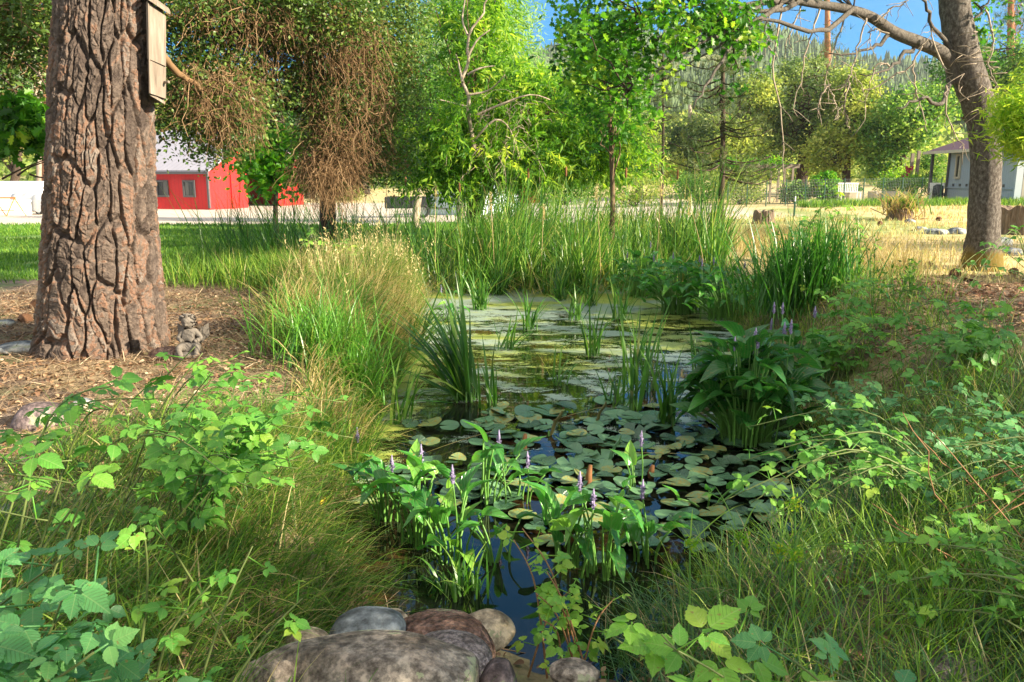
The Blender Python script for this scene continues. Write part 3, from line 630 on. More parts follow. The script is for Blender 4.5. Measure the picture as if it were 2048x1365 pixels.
# grey barked oak at the right with the long arching limb
def right_oak():
    D0 = 12.9; b = on_ground(1962, 538); D0 = b[1]
    pts = [b] + [at_y(px, py, D0 + dy) for px, py, dy in [(1966, 480, 0), (1969, 400, .02), (1972, 320, .02), (1966, 250, 0), (1948, 180, -.05), (1926, 110, -.1), (1912, 30, -.15), (1905, -80, -.1), (1915, -260, .1), (1930, -480, .2)]]
    root = thing('valley_oak', 'leaning grey barked oak with mossy foot and long arching limb at right', 'tree', b)
    path = spline(pts, 60); path[0, 2] -= .1
    wpx = np.interp(np.linspace(0, 10, 60), range(11), [82, 63, 57, 55, 57, 62, 63, 58, 50, 42, 28]); dep = (path - np.array([0, 0, CZ])) @ FW
    R = wpx / 2 * dep / FPX; mb = MB(); sides = 40
    tubes(mb, path, R, sides); v = mb.v[0]; a = fbm(v[:, 0] * 6, v[:, 1] * 6, v[:, 2] * 5, 4) - .47; cen = np.repeat(path, sides, 0); v += unit(v - cen) * (a * .05)[:, None]
    m, t, out = M('oak_bark_mossy_foot'); vv = coords(t); n1 = noise(t, coords(t, (1, 1, .55)), 26, 6, .7); n2 = noise(t, vv, 3, 4); 
    col = ramp(t, n1, [(.36, (.035, .03, .026)), (.5, (.105, .09, .078)), (.62, (.21, .19, .17))]); col = mix(t, math_(t, 'MULTIPLY', n2, .5), col, (.10, .08, .065))
    sp = t.nodes.new('ShaderNodeSeparateXYZ'); t.links.new(vv, sp.inputs[0])
    mo = math_(t, 'MULTIPLY', math_(t, 'SUBTRACT', math_(t, 'ADD', .22, math_(t, 'MULTIPLY', n2, .35)), sp.outputs[2]), 7, True)
    col = mix(t, math_(t, 'MULTIPLY', mo, .8), col, (.17, .12, .015)); princ(t, out, col, .9, bump(t, n1, .6, .02), .15)
    mb.build('trunk', m, root)
    LB = [(1918, 150, -.05), (1886, 108, -.2), (1840, 86, -.4), (1790, 66, -.6), (1745, 36, -.8), (1700, 20, -1.0), (1640, 10, -1.2), (1580, 2, -1.5), (1510, 8, -1.8), (1440, 26, -2.1), (1370, 52, -2.4), (1310, 80, -2.6)]
    lp = spline([at_y(a_, b_, D0 + c_) for a_, b_, c_ in LB], 50); dep = (lp - np.array([0, 0, CZ])) @ FW
    mb = MB(); tubes(mb, lp, np.interp(np.linspace(0, 1, 50), [0, .05, .3, .6, 1], [26, 14, 11, 7.5, 2.5]) * dep / FPX, 10)
    mb.build('arching_limb', MT['bark_grey'], root)
    mb = MB()
    L2 = [[(1900, 165, -.1), (1880, 210, -.5), (1850, 195, -.7), (1822, 205, -.9), (1800, 215, -1)], [(1840, 90, -.4), (1800, 118, -.6), (1768, 140, -.8), (1720, 150, -1)], [(1905, 110, -.1), (1870, 50, -.5), (1845, 0, -.8), (1820, -60, -1)],
          [(1700, 22, -1), (1650, 60, -1.5), (1610, 60, -1.8), (1540, 40, -2.0), (1480, 60, -2.2), (1400, 120, -2.4), (1330, 160, -2.5)], [(1915, 100, 0), (1950, 40, .2), (1990, -20, .3)],
          [(1600, 5, -1.4), (1540, 20, -1.7), (1460, 12, -2), (1380, 10, -2.2), (1290, 35, -2.4)], [(1790, 66, -.6), (1740, 100, -.8), (1660, 110, -1)],
          [(1520, 8, -1.8), (1450, 60, -2.2), (1360, 110, -2.6), (1250, 180, -3)], [(1570, 3, -1.5), (1480, 70, -2.2), (1420, 150, -2.6), (1390, 215, -2.8)]]
    sub = []
    for q in L2:
        p = spline([at_y(a_, b_, D0 + c_) for a_, b_, c_ in q], 14); p += RNG.normal(0, .02, p.shape); tubes(mb, p, np.linspace(.042, .008, 14), 6); sub.append(p)
    mb.build('side_branches', MT['bark_grey'], root)
    # hanging bare twigs
    mb = MB(); H = [[(1567, 12), (1556, 60), (1546, 130), (1556, 200), (1566, 280), (1566, 330), (1572, 382)], [(1640, 15), (1625, 60), (1612, 110), (1603, 150), (1585, 220)], [(1690, 35), (1672, 85), (1655, 140), (1652, 170)], [(1655, 170), (1640, 200), (1635, 235)], [(1655, 170), (1668, 200), (1675, 232)],
         [(1735, 35), (1722, 80), (1706, 130), (1692, 170), (1662, 182)], [(1845, 92), (1818, 135), (1790, 150), (1745, 180), (1722, 178)], [(1780, 130), (1755, 130), (1738, 175), (1730, 240)], [(1825, 120), (1830, 180), (1842, 215), (1855, 262)],
         [(1970, 20), (1988, 80), (1978, 130), (1992, 170)], [(1895, 170), (1890, 220), (1905, 260), (1925, 290)], [(1890, 140), (1868, 90), (1860, 40), (1850, -20)], [(1520, 8), (1512, 50), (1500, 80), (1492, 110)], [(1470, 20), (1455, 70), (1440, 95)], [(1545, 10), (1530, 60), (1536, 95)],
         [(1760, 45), (1780, 20), (1810, 5), (1840, -30)], [(1600, 5), (1592, 40), (1570, 90)], [(1700, 150), (1690, 210), (1698, 260)], [(1775, 70), (1745, 60), (1740, 95)]]
    ends = []
    for q in H:
        d = RNG.uniform(-1.7, -.3); p = spline([at_y(a_, b_, D0 + d) for a_, b_ in q], 16); p += RNG.normal(0, .012, p.shape); tubes(mb, p, np.linspace(.016, .006, 16), 5); ends.append(p)
        n = 9; s0 = p[RNG.integers(3, 16, n)]; dd = rdir(n, -.9); t = np.linspace(0, 1, 4); L = RNG.uniform(.1, .35, n)
        tubes(mb, s0[:, None] + dd[:, None] * (t[None] * L[:, None])[..., None] + RNG.normal(0, .01, (n, 4, 3)), np.linspace(.007, .004, 4)[None] * np.ones((n, 1)), 4)
    # curly dry suckers on the trunk
    n = 40; th = RNG.uniform(0, 6.28, n); hh_ = RNG.uniform(.42, .66, n); pc = path[(hh_ * 59).astype(int)]; t = np.linspace(0, 1, 7)
    d0 = np.stack([np.cos(th), -np.abs(np.sin(th)), 0 * th], -1); P = pc[:, None] + d0[:, None] * (.30 + .25 * np.sin(t * 3)[None] * RNG.uniform(.3, 1, (n, 1)))[..., None] + np.stack([-d0[:, 1], d0[:, 0], 0 * th], -1)[:, None] * (t[None] * RNG.normal(0, .3, (n, 1)))[..., None]
    P[:, :, 2] -= t[None] * RNG.uniform(-.05, .35, (n, 1)); tubes(mb, P, .006 + 0 * P[..., 0], 4)
    mb.build('bare_twigs', MT['bark_pale'], root)
    # leaves: clusters toward the limb's end and above the frame
    blobs = [blob(1300, 80, 110, 60, D0 - 2.5, .9, .42), blob(1170, 110, 70, 70, D0 - 2.6, .7, .42), blob(1475, 90, 45, 95, D0 - 2.2, .5, .30), blob(1260, 170, 70, 60, D0 - 2.6, .6, .22), blob(1380, 20, 90, 40, D0 - 2.3, .7, .25),
             blob(1230, 10, 110, 50, D0 - 2.6, .8, .40), blob(1420, -90, 200, 60, D0 - 2.2, 1, .5), blob(1700, -140, 300, 70, D0 - .8, 2, 1.0), blob(1985, 20, 50, 90, D0, .8, .14), blob(1620, -30, 60, 25, D0 - 1, .6, .08)]
    cl = scatter_blobs(blobs, 62); mb = MB(); tr = np.concatenate([p for p in sub]); 
    q = cl[::2]; dmin = np.argmin(np.linalg.norm(q[:, None] - tr[None], axis=2), 1); t = np.linspace(0, 1, 6); P = tr[dmin][:, None] + (q - tr[dmin])[:, None] * t[None, :, None]; P += RNG.normal(0, .04, P.shape) * np.sin(t * np.pi)[None, :, None]
    tubes(mb, P, np.linspace(.014, .005, 6)[None] * np.ones((len(q), 1)), 4); mb.build('leafy_twigs', MT['bark_dark'], root)
    mb = MB(); crown_leaves(mb, cl, 30, .13, L_OAK, .10, .25, .9, base_var=.5, spread=.26); 
    # high crown above the frame shades the ground
    up = scatter_blobs([((pts[-1][0], D0, 8.2), (3.4, 3.2, 1.8), 1)], 110); crown_leaves(mb, up, 40, .35, L_SMALL, .16)
    mb.build('crown', MT['oakleaf'], root, smooth=False)
    mb = MB(); limbs_to(mb, path, up[:26], .1, 7, .1, .75); mb.build('limbs', MT['bark_grey'], root)
right_oak()

# dark evergreen oak with drooping brown dead twigs (top left)
def curtain_oak():
    b = on_ground(672, 462); b = np.array([at_y(648, 400, 14.2)[0], 14.2, g1(at_y(648, 400, 14.2)[0], 14.2)])
    tp = [b, at_y(655, 330, 14.1), at_y(640, 200, 13.8), at_y(610, 60, 13.2), at_y(590, -120, 12.6), at_y(560, -330, 12.2)]
    blobs = [blob(420, 30, 130, 60, 10.5, 1.2, .9), blob(600, 20, 150, 60, 11, 1.2, 1.1), blob(760, 50, 90, 80, 12.5, 1.1, .7), blob(790, 170, 60, 100, 13, 1, .55), blob(700, 160, 80, 110, 12.4, 1.0, 1.0), blob(690, 290, 85, 70, 12.6, .9, .75),
             blob(450, 200, 80, 75, 10.3, .9, .62), blob(380, 170, 55, 60, 10.2, .7, .4), blob(440, 285, 60, 30, 10.3, .6, .16), blob(560, 150, 60, 80, 11.5, .8, .22), blob(340, 250, 35, 35, 9.8, .5, .09), blob(540, -120, 260, 80, 11, 2, 1.4), blob(770, 320, 60, 35, 13, .8, .22)]
    r = make_tree('evergreen_oak', 'dark small leaved oak with drooping curtain of brown dead twigs', 'tree', tp, .13, .10, blobs, MT['liveoak'], MT['bark_dark'], L_SMALL, .055, 135, 82, .17, limbs=40, twigs=0, droop=.3, sag=.05, limb_r=.07, spread=.2)
    # dead hanging twig curtains
    hb = [blob(655, 340, 65, 50, 12.0, .7, .75), blob(700, 200, 90, 130, 12.1, .8, 1.1), blob(440, 190, 75, 75, 10.0, .7, .75), blob(640, 60, 130, 60, 11.4, .9, .65), blob(680, 290, 85, 65, 12.3, .8, .65), blob(490, 110, 70, 60, 10.6, .7, .12), blob(470, 30, 120, 40, 10.3, .8, .45)]
    c = scatter_blobs(hb, 1050); n = len(c); t = np.linspace(0, 1, 5); d = rdir(n, -1.0, .6); L = RNG.uniform(.10, .42, n)
    P = c[:, None] + d[:, None] * (t[None] * L[:, None])[..., None]; P[:, :, 2] -= .4 * t[None] ** 2 * L[:, None]; P += RNG.normal(0, .06, P.shape) * L[:, None, None]
    mb = MB(); tubes(mb, P, np.linspace(.0040, .0022, 5)[None] * RNG.uniform(.6, 1.5, (n, 1)), 3, RNG.beta(2, 2.6, n))
    # side forks
    k = RNG.integers(1, 4, n); s0 = P[np.arange(n), k]; d2 = unit(d + RNG.normal(0, .7, (n, 3))); L2 = L * .6
    P2 = s0[:, None] + d2[:, None] * (t[None] * L2[:, None])[..., None] + RNG.normal(0, .05, P.shape) * L2[:, None, None]
    tubes(mb, P2, np.linspace(.003, .002, 5)[None] * np.ones((n, 1)), 3, RNG.beta(2, 2.6, n)); mb.build('dead_twigs', MT['twig'], r, smooth=False)
    mb = MB()
    for q in [[(250, 60, 8.9), (335, 120, 9.2), (380, 165, 9.5), (430, 200, 9.8), (455, 230, 10)], [(610, 60, 13.2), (560, 40, 11.8), (500, 40, 10.8), (420, 30, 10.2), (340, 35, 9.6), (250, 20, 9.3)], [(500, 40, 10.8), (470, 100, 10.4), (450, 160, 10.2), (440, 240, 10.1)], [(610, 50, 13.2), (660, 100, 12.6), (690, 180, 12.4), (700, 300, 12.3)], [(600, 10, 13), (560, 80, 12), (520, 140, 11.3), (500, 180, 11)], [(640, 130, 13.6), (600, 150, 12.6), (590, 210, 12)]]:
        p = spline([at_y(*z_) for z_ in q], 18); p += RNG.normal(0, .02, p.shape); tubes(mb, p, np.linspace(.05, .015, 18), 7)
    mb.build('drooping_branches', MT['twig'], r)
curtain_oak()
# oak branch mass left of the pine (its trunk stands outside the frame)
def left_oak():
    b = np.array([-9.6, 10.2, g1(-9.6, 10.2)]); tp = [b, b + [0.1, 0, 1.5], b + [.3, -.1, 3], b + [.6, -.1, 5]]
    blobs = [blob(60, 15, 110, 38, 8.6, .8, .9), blob(-60, 40, 120, 60, 9, 1.2, .8), blob(50, 130, 60, 60, 9.2, .8, .32), blob(20, 190, 50, 60, 9, .7, .22), blob(-120, -150, 250, 120, 9.5, 1.8, 1.2)]
    r = make_tree('black_oak', 'dark oak boughs reaching in behind the left side of the pine trunk', 'tree', tp, .26, .16, blobs, MT['liveoak'], MT['bark_dark'], L_SMALL, .06, 70, 60, .2, limbs=20, twigs=3, sag=.05, limb_r=.08, extra=MT['twig'])
    cl = scatter_blobs([blob(70, 250, 45, 35, 8.4, .4, 1), blob(35, 230, 35, 25, 8.4, .3, .6), blob(90, 285, 25, 14, 8.3, .2, .3), blob(20, 290, 26, 18, 8.5, .3, .15)], 34); mb = MB(); crown_leaves(mb, cl, 12, .09, L_OAK, .12, .5, .8, base_var=.4)
    mb.build('drooping_leaf_spray', MT['oakleaf'], r, smooth=False); mb = MB()
    for q in [[(-40, 330, 8.8), (35, 305, 8.5), (60, 300, 8.4)], [(5, 358, 8.6), (40, 340, 8.5), (90, 320, 8.4)], [(35, 352, 8.5), (60, 335, 8.5), (98, 322, 8.3)], [(-80, 120, 9), (10, 160, 8.7), (60, 240, 8.4)], [(-30, 100, 9), (40, 120, 8.8), (90, 170, 8.6), (100, 270, 8.4)], [(60, 349, 8.5), (80, 355, 8.4), (110, 356, 8.3)]]:
        tubes(mb, spline([at_y(*z_) for z_ in q], 10), np.linspace(.012, .005, 10), 5)
    mb.build('bare_twigs', MT['bark_dark'], r)
left_oak()

# willow at the pond's far end
def willow():
    b = np.array([at_y(943, 430, 21.5)[0], 21.5, 0]); b[2] = g1(b[0], b[1])
    root = thing('willow', 'bright green many stemmed willow with thin upright white leader', 'tree', b)
    mb = MB(); S = []
    for q, r0 in [([(943, 440), (940, 400), (915, 375), (885, 350), (850, 330), (800, 300)], .16), ([(945, 440), (948, 400), (950, 350), (955, 290), (940, 230)], .15), ([(950, 440), (962, 400), (985, 360), (1020, 330), (1080, 300)], .13), ([(943, 440), (930, 395), (900, 360), (880, 300), (860, 260)], .12), ([(950, 440), (970, 385), (1010, 300), (1060, 230)], .11)]:
        p = spline([at_y(x, y, 21.5 + (k > 0) * RNG.uniform(-.6, .6)) for k, (x, y) in enumerate(q)], 16); tubes(mb, p, np.linspace(r0, .04, 16), 9); S.append(p)
    mb.build('trunk', MT['bark_willow'], root); mb = MB()
    p = spline([at_y(x, y, 19.6) for x, y in [(950, 300), (940, 240), (935, 190), (925, 160), (936, 120), (935, 80), (950, 50), (970, 20), (975, -30)]], 30); p += RNG.normal(0, .02, p.shape); tubes(mb, p, np.linspace(.05, .018, 30), 7)
    for q in [[(935, 150), (960, 137), (990, 132)], [(925, 165), (918, 130), (912, 110)], [(938, 110), (955, 80), (980, 60)], [(935, 70), (925, 40), (930, 0)], [(938, 215), (900, 205), (880, 200)], [(955, 230), (1000, 210), (1060, 190), (1100, 200)], [(950, 280), (990, 240), (1020, 260), (1040, 320)], [(940, 190), (980, 180), (1010, 150)]]:
        tubes(mb, spline([at_y(x, y, 19.5 + RNG.uniform(-.4, .2)) for x, y in q], 10), np.linspace(.03, .012, 10), 5)
    mb.build('bare_leader', MT['bark_pale'], root)
    blobs = [blob(900, 290, 110, 75, 20.6, 1.5, 1.2), blob(1040, 300, 110, 60, 21, 1.6, 1.0), blob(840, 280, 70, 40, 21, 1.2, .5), blob(1150, 270, 110, 55, 21.5, 1.5, .75), blob(1000, 190, 110, 60, 21.5, 1.5, .5), blob(1200, 300, 90, 45, 21.8, 1.2, .6), blob(950, 120, 80, 80, 22, 1.4, .38), blob(940, 30, 70, 70, 22, 1, .28), blob(1120, 200, 90, 50, 22, 1.3, .34), blob(1010, 330, 120, 18, 21, 1.5, .3)]
    cl = scatter_blobs(blobs, 135); mb = MB(); tr = np.concatenate(S); q = cl[::3]; dm = np.argmin(np.linalg.norm(q[:, None] - tr[None], axis=2), 1); t = np.linspace(0, 1, 6)
    P = tr[dm][:, None] + (q - tr[dm])[:, None] * t[None, :, None] + RNG.normal(0, .08, (len(q), 6, 3)) * np.sin(t * np.pi)[None, :, None]; tubes(mb, P, np.linspace(.035, .010, 6)[None] * np.ones((len(q), 1)), 4); mb.build('limbs', MT['bark_willow'], root)
    # leafy wands: leaves along drooping shoots
    n = len(cl) * 5; c = np.repeat(cl, 5, 0) + RNG.normal(0, .19, (n, 3)); d = rdir(n, .15, .5); L = RNG.uniform(.5, 1.1, n); K = 16; t = (np.arange(K) + RNG.uniform(0, 1, (n, K))) / K
    pos = c[:, None] + d[:, None] * (t * L[:, None])[..., None]; pos[:, :, 2] -= .45 * t ** 2 * L[:, None]
    ld = unit(d[:, None] * .6 + RNG.normal(0, .55, (n, K, 3)) + np.array([0, 0, -.45])); N_ = n * K
    va = np.clip(np.repeat(RNG.normal(.5, .2, n), K) + RNG.normal(0, .1, N_), 0, 1); mb = MB()
    inst(mb, L_NARROW[0] * np.array([1.3, 1, 1]), L_NARROW[1], pos.reshape(-1, 3), frames(ld.reshape(-1, 3), rdir(N_, .8)), RNG.uniform(.15, .27, N_), va)
    mb.build('crown', MT['willow'], root, smooth=False)
    mb = MB(); n = 90; c = scatter_blobs([blob(1000, 260, 90, 90, 19.6, .6, 1)], n); d = rdir(n, -.2); t = np.linspace(0, 1, 7); L = RNG.uniform(.4, 1.3, n)
    P = c[:, None] + d[:, None] * (t[None] * L[:, None])[..., None]; P[:, :, 2] -= .5 * t[None] ** 2 * L[:, None]; P += RNG.normal(0, .03, P.shape); tubes(mb, P, .006 + 0 * P[..., 0], 3, RNG.uniform(.4, 1, n)); mb.build('dry_twigs', MT['bark_pale'], root)
willow()

def simple_tree(name, label, px, pybase, y, top, w0, blobs, leaf, bark, tmpl=L_SMALL, size=.1, clumps=60, per=50, sig=.35, lean=0, **k):
    x = at_y(px, pybase, y)[0]; b = np.array([x, y, g1(x, y)]); s = y / FPX; e = at_y(px + lean, top, y)
    tp = [b, b + (e - b) * .3 + [RNG.normal(0, w0 * s * .5), 0, 0], b + (e - b) * .65 + [RNG.normal(0, w0 * s * .8), 0, 0], e]
    return make_tree(name, label, 'tree', tp, w0 / 2 * s, w0 * .2 * s, blobs, MT[leaf], MT[bark], tmpl, size, clumps, per, sig, **k)
simple_tree('oak_sapling', 'slender young oak with bright yellow green leaves before the red barn', 552, 440, 17.5, 235, 12, [blob(540, 300, 55, 45, 17.5, .6, 1), blob(560, 350, 55, 30, 17.5, .5, .6), blob(520, 250, 40, 35, 17.5, .5, .4), blob(500, 320, 35, 30, 17.3, .4, .35)], 'sapleaf', 'bark_dark', L_OAK, .16, 34, 24, .22, lean=-8, tmin=.4, limbs=16, droop=.2)
simple_tree('leafy_tree', 'dark green tree with pale straight trunk left of the willow', 830, 432, 27, 240, 18, [blob(825, 250, 65, 55, 27, 1.3, 1), blob(800, 300, 55, 38, 27, 1.2, .7), blob(850, 300, 50, 25, 27, 1, .5), blob(810, 180, 50, 50, 27, 1, .5)], 'farleaf2', 'bark_pale', L_NARROW, .30, 70, 70, .4, droop=.4, tmin=.45, limbs=22)
simple_tree('cottonwood', 'tall pale green feathery tree rising behind the willow', 930, 420, 34, -120, 24, [blob(900, 60, 120, 110, 34, 2.4, 1), blob(980, 150, 120, 100, 34, 2.4, 1), blob(870, 210, 90, 80, 34, 2, .6), blob(930, -60, 110, 70, 34, 2, .6), blob(1080, 230, 80, 50, 34, 1.6, .35), blob(1010, 30, 70, 60, 34, 1.4, .28)], 'poplar', 'bark_pale', L_NARROW, .30, 78, 70, .33, droop=.5, tmin=.3, limbs=36, base_var=.62, spread=.22)
simple_tree('oak_tree', 'slim young oak with lobed leaves standing right of the willow', 1216, 425, 16.5, 60, 13, [blob(1215, 110, 60, 60, 16.5, .8, .7), blob(1205, 190, 70, 45, 16.5, .8, .6), blob(1225, 250, 55, 35, 16.5, .7, .4), blob(1160, 60, 45, 50, 16.5, .6, .4)], 'oakleaf', 'bark_willow', L_OAK, .13, 26, 24, .18, tmin=.42, limbs=18, droop=.2, spread=.26)
# young pines
def young_pine(px, pyb, y, top, w, n, spread, label, r0=0.0):
    x = at_y(px, pyb, y)[0]; b = np.array([x, y, g1(x, y)]); e = at_y(px + 4, top, y); root = thing('young_pine', label, 'tree', b, 'young pines beyond the reeds')
    path = spline([b - [0, 0, .1], b * .6 + e * .4 + [.06, 0, 0], e], 14); s = y / FPX; mb = MB(); tubes(mb, path, np.linspace(w / 2, w * .18, 14) * s, 9); mb.build('trunk', MT['bark_dark'], root)
    h = RNG.uniform(.3, 1, n); a = RNG.uniform(0, 6.28, n); c0 = b + (e - b) * h[:, None]; L = spread * (1.25 - h) * RNG.uniform(.6, 1.2, n)
    t = np.linspace(0, 1, 6); d = np.stack([np.cos(a), np.sin(a), .12 + 0 * a], -1); P = c0[:, None] + d[:, None] * (t[None] * L[:, None])[..., None]; P[:, :, 2] -= .2 * np.sin(t * 2.6)[None] * L[:, None]; P += RNG.normal(0, .02, P.shape)
    mb = MB(); tubes(mb, P, np.linspace(.024, .008, 6)[None] * np.ones((n, 1)), 4); mb.build('limbs', MT['bark_dark'], root)
    mb = MB(); cl = P[:, 2:].reshape(-1, 3); needle_tufts(mb, cl, 5, .10, .17, 14, .4); mb.build('crown', MT['needles'], root, smooth=False)
young_pine(1441, 425, 19, 20, 15, 52, 1.5, 'young pine with bare dark trunk and low needle branches behind the reeds')
young_pine(1322, 410, 30, 90, 8, 40, 1.4, 'thinnest pine sapling between the willow and the bare trunked pine')

# background trees beyond the fence
BG = [('oak_tree', 'broad grey green oak in the middle beyond the garden fence', 1600, 62, 170, 26, [(1610, 220, 105, 85, 1.2), (1540, 280, 60, 60, .5), (1680, 260, 60, 70, .5), (1600, 160, 60, 40, .3)], 'farleaf', 'bark_dark'),
      ('oak_tree', 'tall oak with twin dark trunks right of the broad grey green oak', 1692, 58, 160, 18, [(1700, 185, 50, 45, .6), (1720, 240, 60, 70, .7), (1660, 300, 50, 50, .5)], 'farleaf3', 'bark_dark'),
      ('oak_tree', 'mid green oak behind the left end of the grey house', 1800, 56, 190, 20, [(1820, 240, 80, 50, 1), (1770, 290, 60, 50, .6), (1850, 215, 50, 40, .5), (1760, 330, 40, 30, .25)], 'farleaf2', 'bark_dark'),
      ('oak_tree', 'leafy green oak rising over the roof of the grey house', 1960, 60, 60, 20, [(1990, 180, 90, 70, 1), (1930, 120, 60, 60, .5), (2040, 140, 50, 60, .5), (1900, 180, 50, 50, .4)], 'farleaf2', 'bark_dark'),
      ('pine_tree', 'tall sparse pine with pinkish trunk at the far right edge', 2022, 66, -60, 22, [(2030, 60, 40, 90, .5), (2040, 0, 40, 60, .4)], 'needles', 'bark_pine_far'),
      ('oak_tree', 'pale hazy oak behind the two young pines', 1380, 66, 210, 16, [(1390, 280, 60, 40, .8), (1340, 300, 50, 50, .4)], 'farleaf', 'bark_pale'),
      ('oak_tree', 'olive green oak filling the gap left of the broad grey oak', 1480, 60, 180, 16, [(1470, 290, 60, 60, .7), (1520, 200, 50, 50, .4)], 'farleaf3', 'bark_dark'),
      ('oak_tree', 'yellow green tree right of the willow crown', 1275, 60, 240, 14, [(1270, 290, 50, 45, .7), (1310, 330, 60, 30, .4)], 'farleaf3', 'bark_dark'),
      ('pine_tree', 'orange barked pine trunk behind the bench and raised beds', 1655, 70, -20, 20, [(1655, 120, 30, 70, .3)], 'needles', 'bark_pine_far'),
      ('pine_tree', 'orange barked pine pair member seen just left of the huge trunk', 92, 66, -40, 22, [(92, 30, 60, 90, .8)], 'needles', 'bark_pine_far'),
      ('pine_tree', 'grey barked pine standing left beside the orange barked one', 77, 68, -40, 14, [(60, 10, 50, 70, .5)], 'needles', 'bark_pale'),
      ('oak_tree', 'round yellow green oak on the slope behind the white van', 20, 80, 200, 18, [(20, 260, 70, 60, 1), (-60, 240, 70, 70, .8)], 'farleaf3', 'bark_dark'),
      ('oak_tree', 'olive oak behind the ridge of the red barn', 360, 84, 150, 18, [(360, 190, 90, 50, 1), (300, 220, 60, 40, .5)], 'farleaf3', 'bark_dark'),
      ('oak_tree', 'feathery green tree behind the right end of the red barn', 620, 80, 190, 16, [(610, 290, 60, 50, .9), (640, 240, 50, 50, .6)], 'farleaf2', 'bark_dark'),
      ('oak_tree', 'green tree beyond the gravel yard behind the evergreen oak', 730, 90, 130, 18, [(730, 240, 80, 70, 1), (790, 150, 60, 60, .6)], 'farleaf2', 'bark_dark')]
for nm_, lb, px, y, top, w0, bl, lf, bk in BG:
    blobs = [blob(a, b_, c, d, y + RNG.uniform(-1, 1), c * y / FPX * .8, e) for a, b_, c, d, e in bl]
    if nm_ == 'pine_tree':
        x = at_y(px, 380, y)[0]; b = np.array([x, y, g1(x, y)]); e = at_y(px, top, y); root = thing('pine_tree', lb, 'tree', b); path = spline([b, (b + e) / 2, e], 10)
        mb = MB(); tubes(mb, path, np.linspace(w0 / 2, w0 * .2, 10) * y / FPX, 10); mb.build('trunk', MT[bk], root)
        cl = scatter_blobs(blobs, 90); mb = MB(); limbs_to(mb, path, cl[::3], .09, 5, .02, .3); mb.build('limbs', MT[bk], root); mb = MB(); needle_tufts(mb, cl, 7, .45, .55, 9); mb.build('crown', MT['needles'], root, smooth=False); continue
    simple_tree(nm_, lb, px, 400, y, top, w0, blobs, lf, bk, L_SMALL, .25, 84, 74, .40, limbs=26, tmin=.25, spread=.24, base_var=.58)
# yellow green sprays at the right edge, near
def edge_tree():
    x = at_y(2140, 300, 10.5)[0]; b = np.array([x, 10.5, g1(x, 10.5)]); tp = [b, b + [-.05, 0, 1.2], b + [.1, 0, 2.6], b + [0, 0, 4.2]]
    make_tree('young_pine', 'yellow green pine sprays reaching in at the right edge by the house', 'tree', tp, .11, .04, [blob(2045, 215, 38, 26, 10.2, .4, .3), blob(2060, 275, 50, 28, 10.2, .5, .5), blob(2150, 200, 80, 120, 10.5, .8, 1)], MT['willow'], MT['bark_dark'], L_NARROW, .12, 90, 60, .13, droop=.3, limbs=14, base_var=.8)
edge_tree()
# oaks standing to the right of the photographer: they shade the near bank; the lowest is an unseen shrub added for shade
for k, (x, y, h, sc_, lb) in enumerate([(8.5, -2.3, 6.4, .85, 'broad oak beyond the right edge nearest the camera'), (12.5, 2.4, 7.5, 1.15, 'second oak along the right edge behind the mulch bank'), (15.5, 7.5, 7.4, 1.0, 'farther oak off the right edge level with the pond'), (19.5, 14.5, 8.0, 1.1, 'oak off the right edge before the grey house'), (6.5, -7.5, 5.6, .8, 'oak standing behind and right of the camera'), (6.6, .6, 3.0, .62, 'low unseen shrub added to shade the near right ground')]):
    b = np.array([x, y, g1(x, y)])
    if h < 4: bl = [((x, y, 1.7), (1.3, 1.3, 1.2), .75)]
    else: bl = [((x, y, h * .62), (2.3 * sc_, 2.3 * sc_, h * .36), 1.0), ((x - .8, y + 1.2, h * .45), (1.9 * sc_, 1.6, 1.5), .6), ((x + .8, y - 1.0, h * .8), (1.6, 1.6, 1.2), .4)]
    make_tree('shade_oak', lb, 'tree', [b, b + [.1, 0, h * .35], b + [-.1, 0, h * .65], b + [0, 0, h * .95]], .2, .07, bl, MT['oakleaf'], MT['bark_grey'], L_SMALL, .17, 52, 42, .24, group='shade oaks outside the right edge', limbs=16)
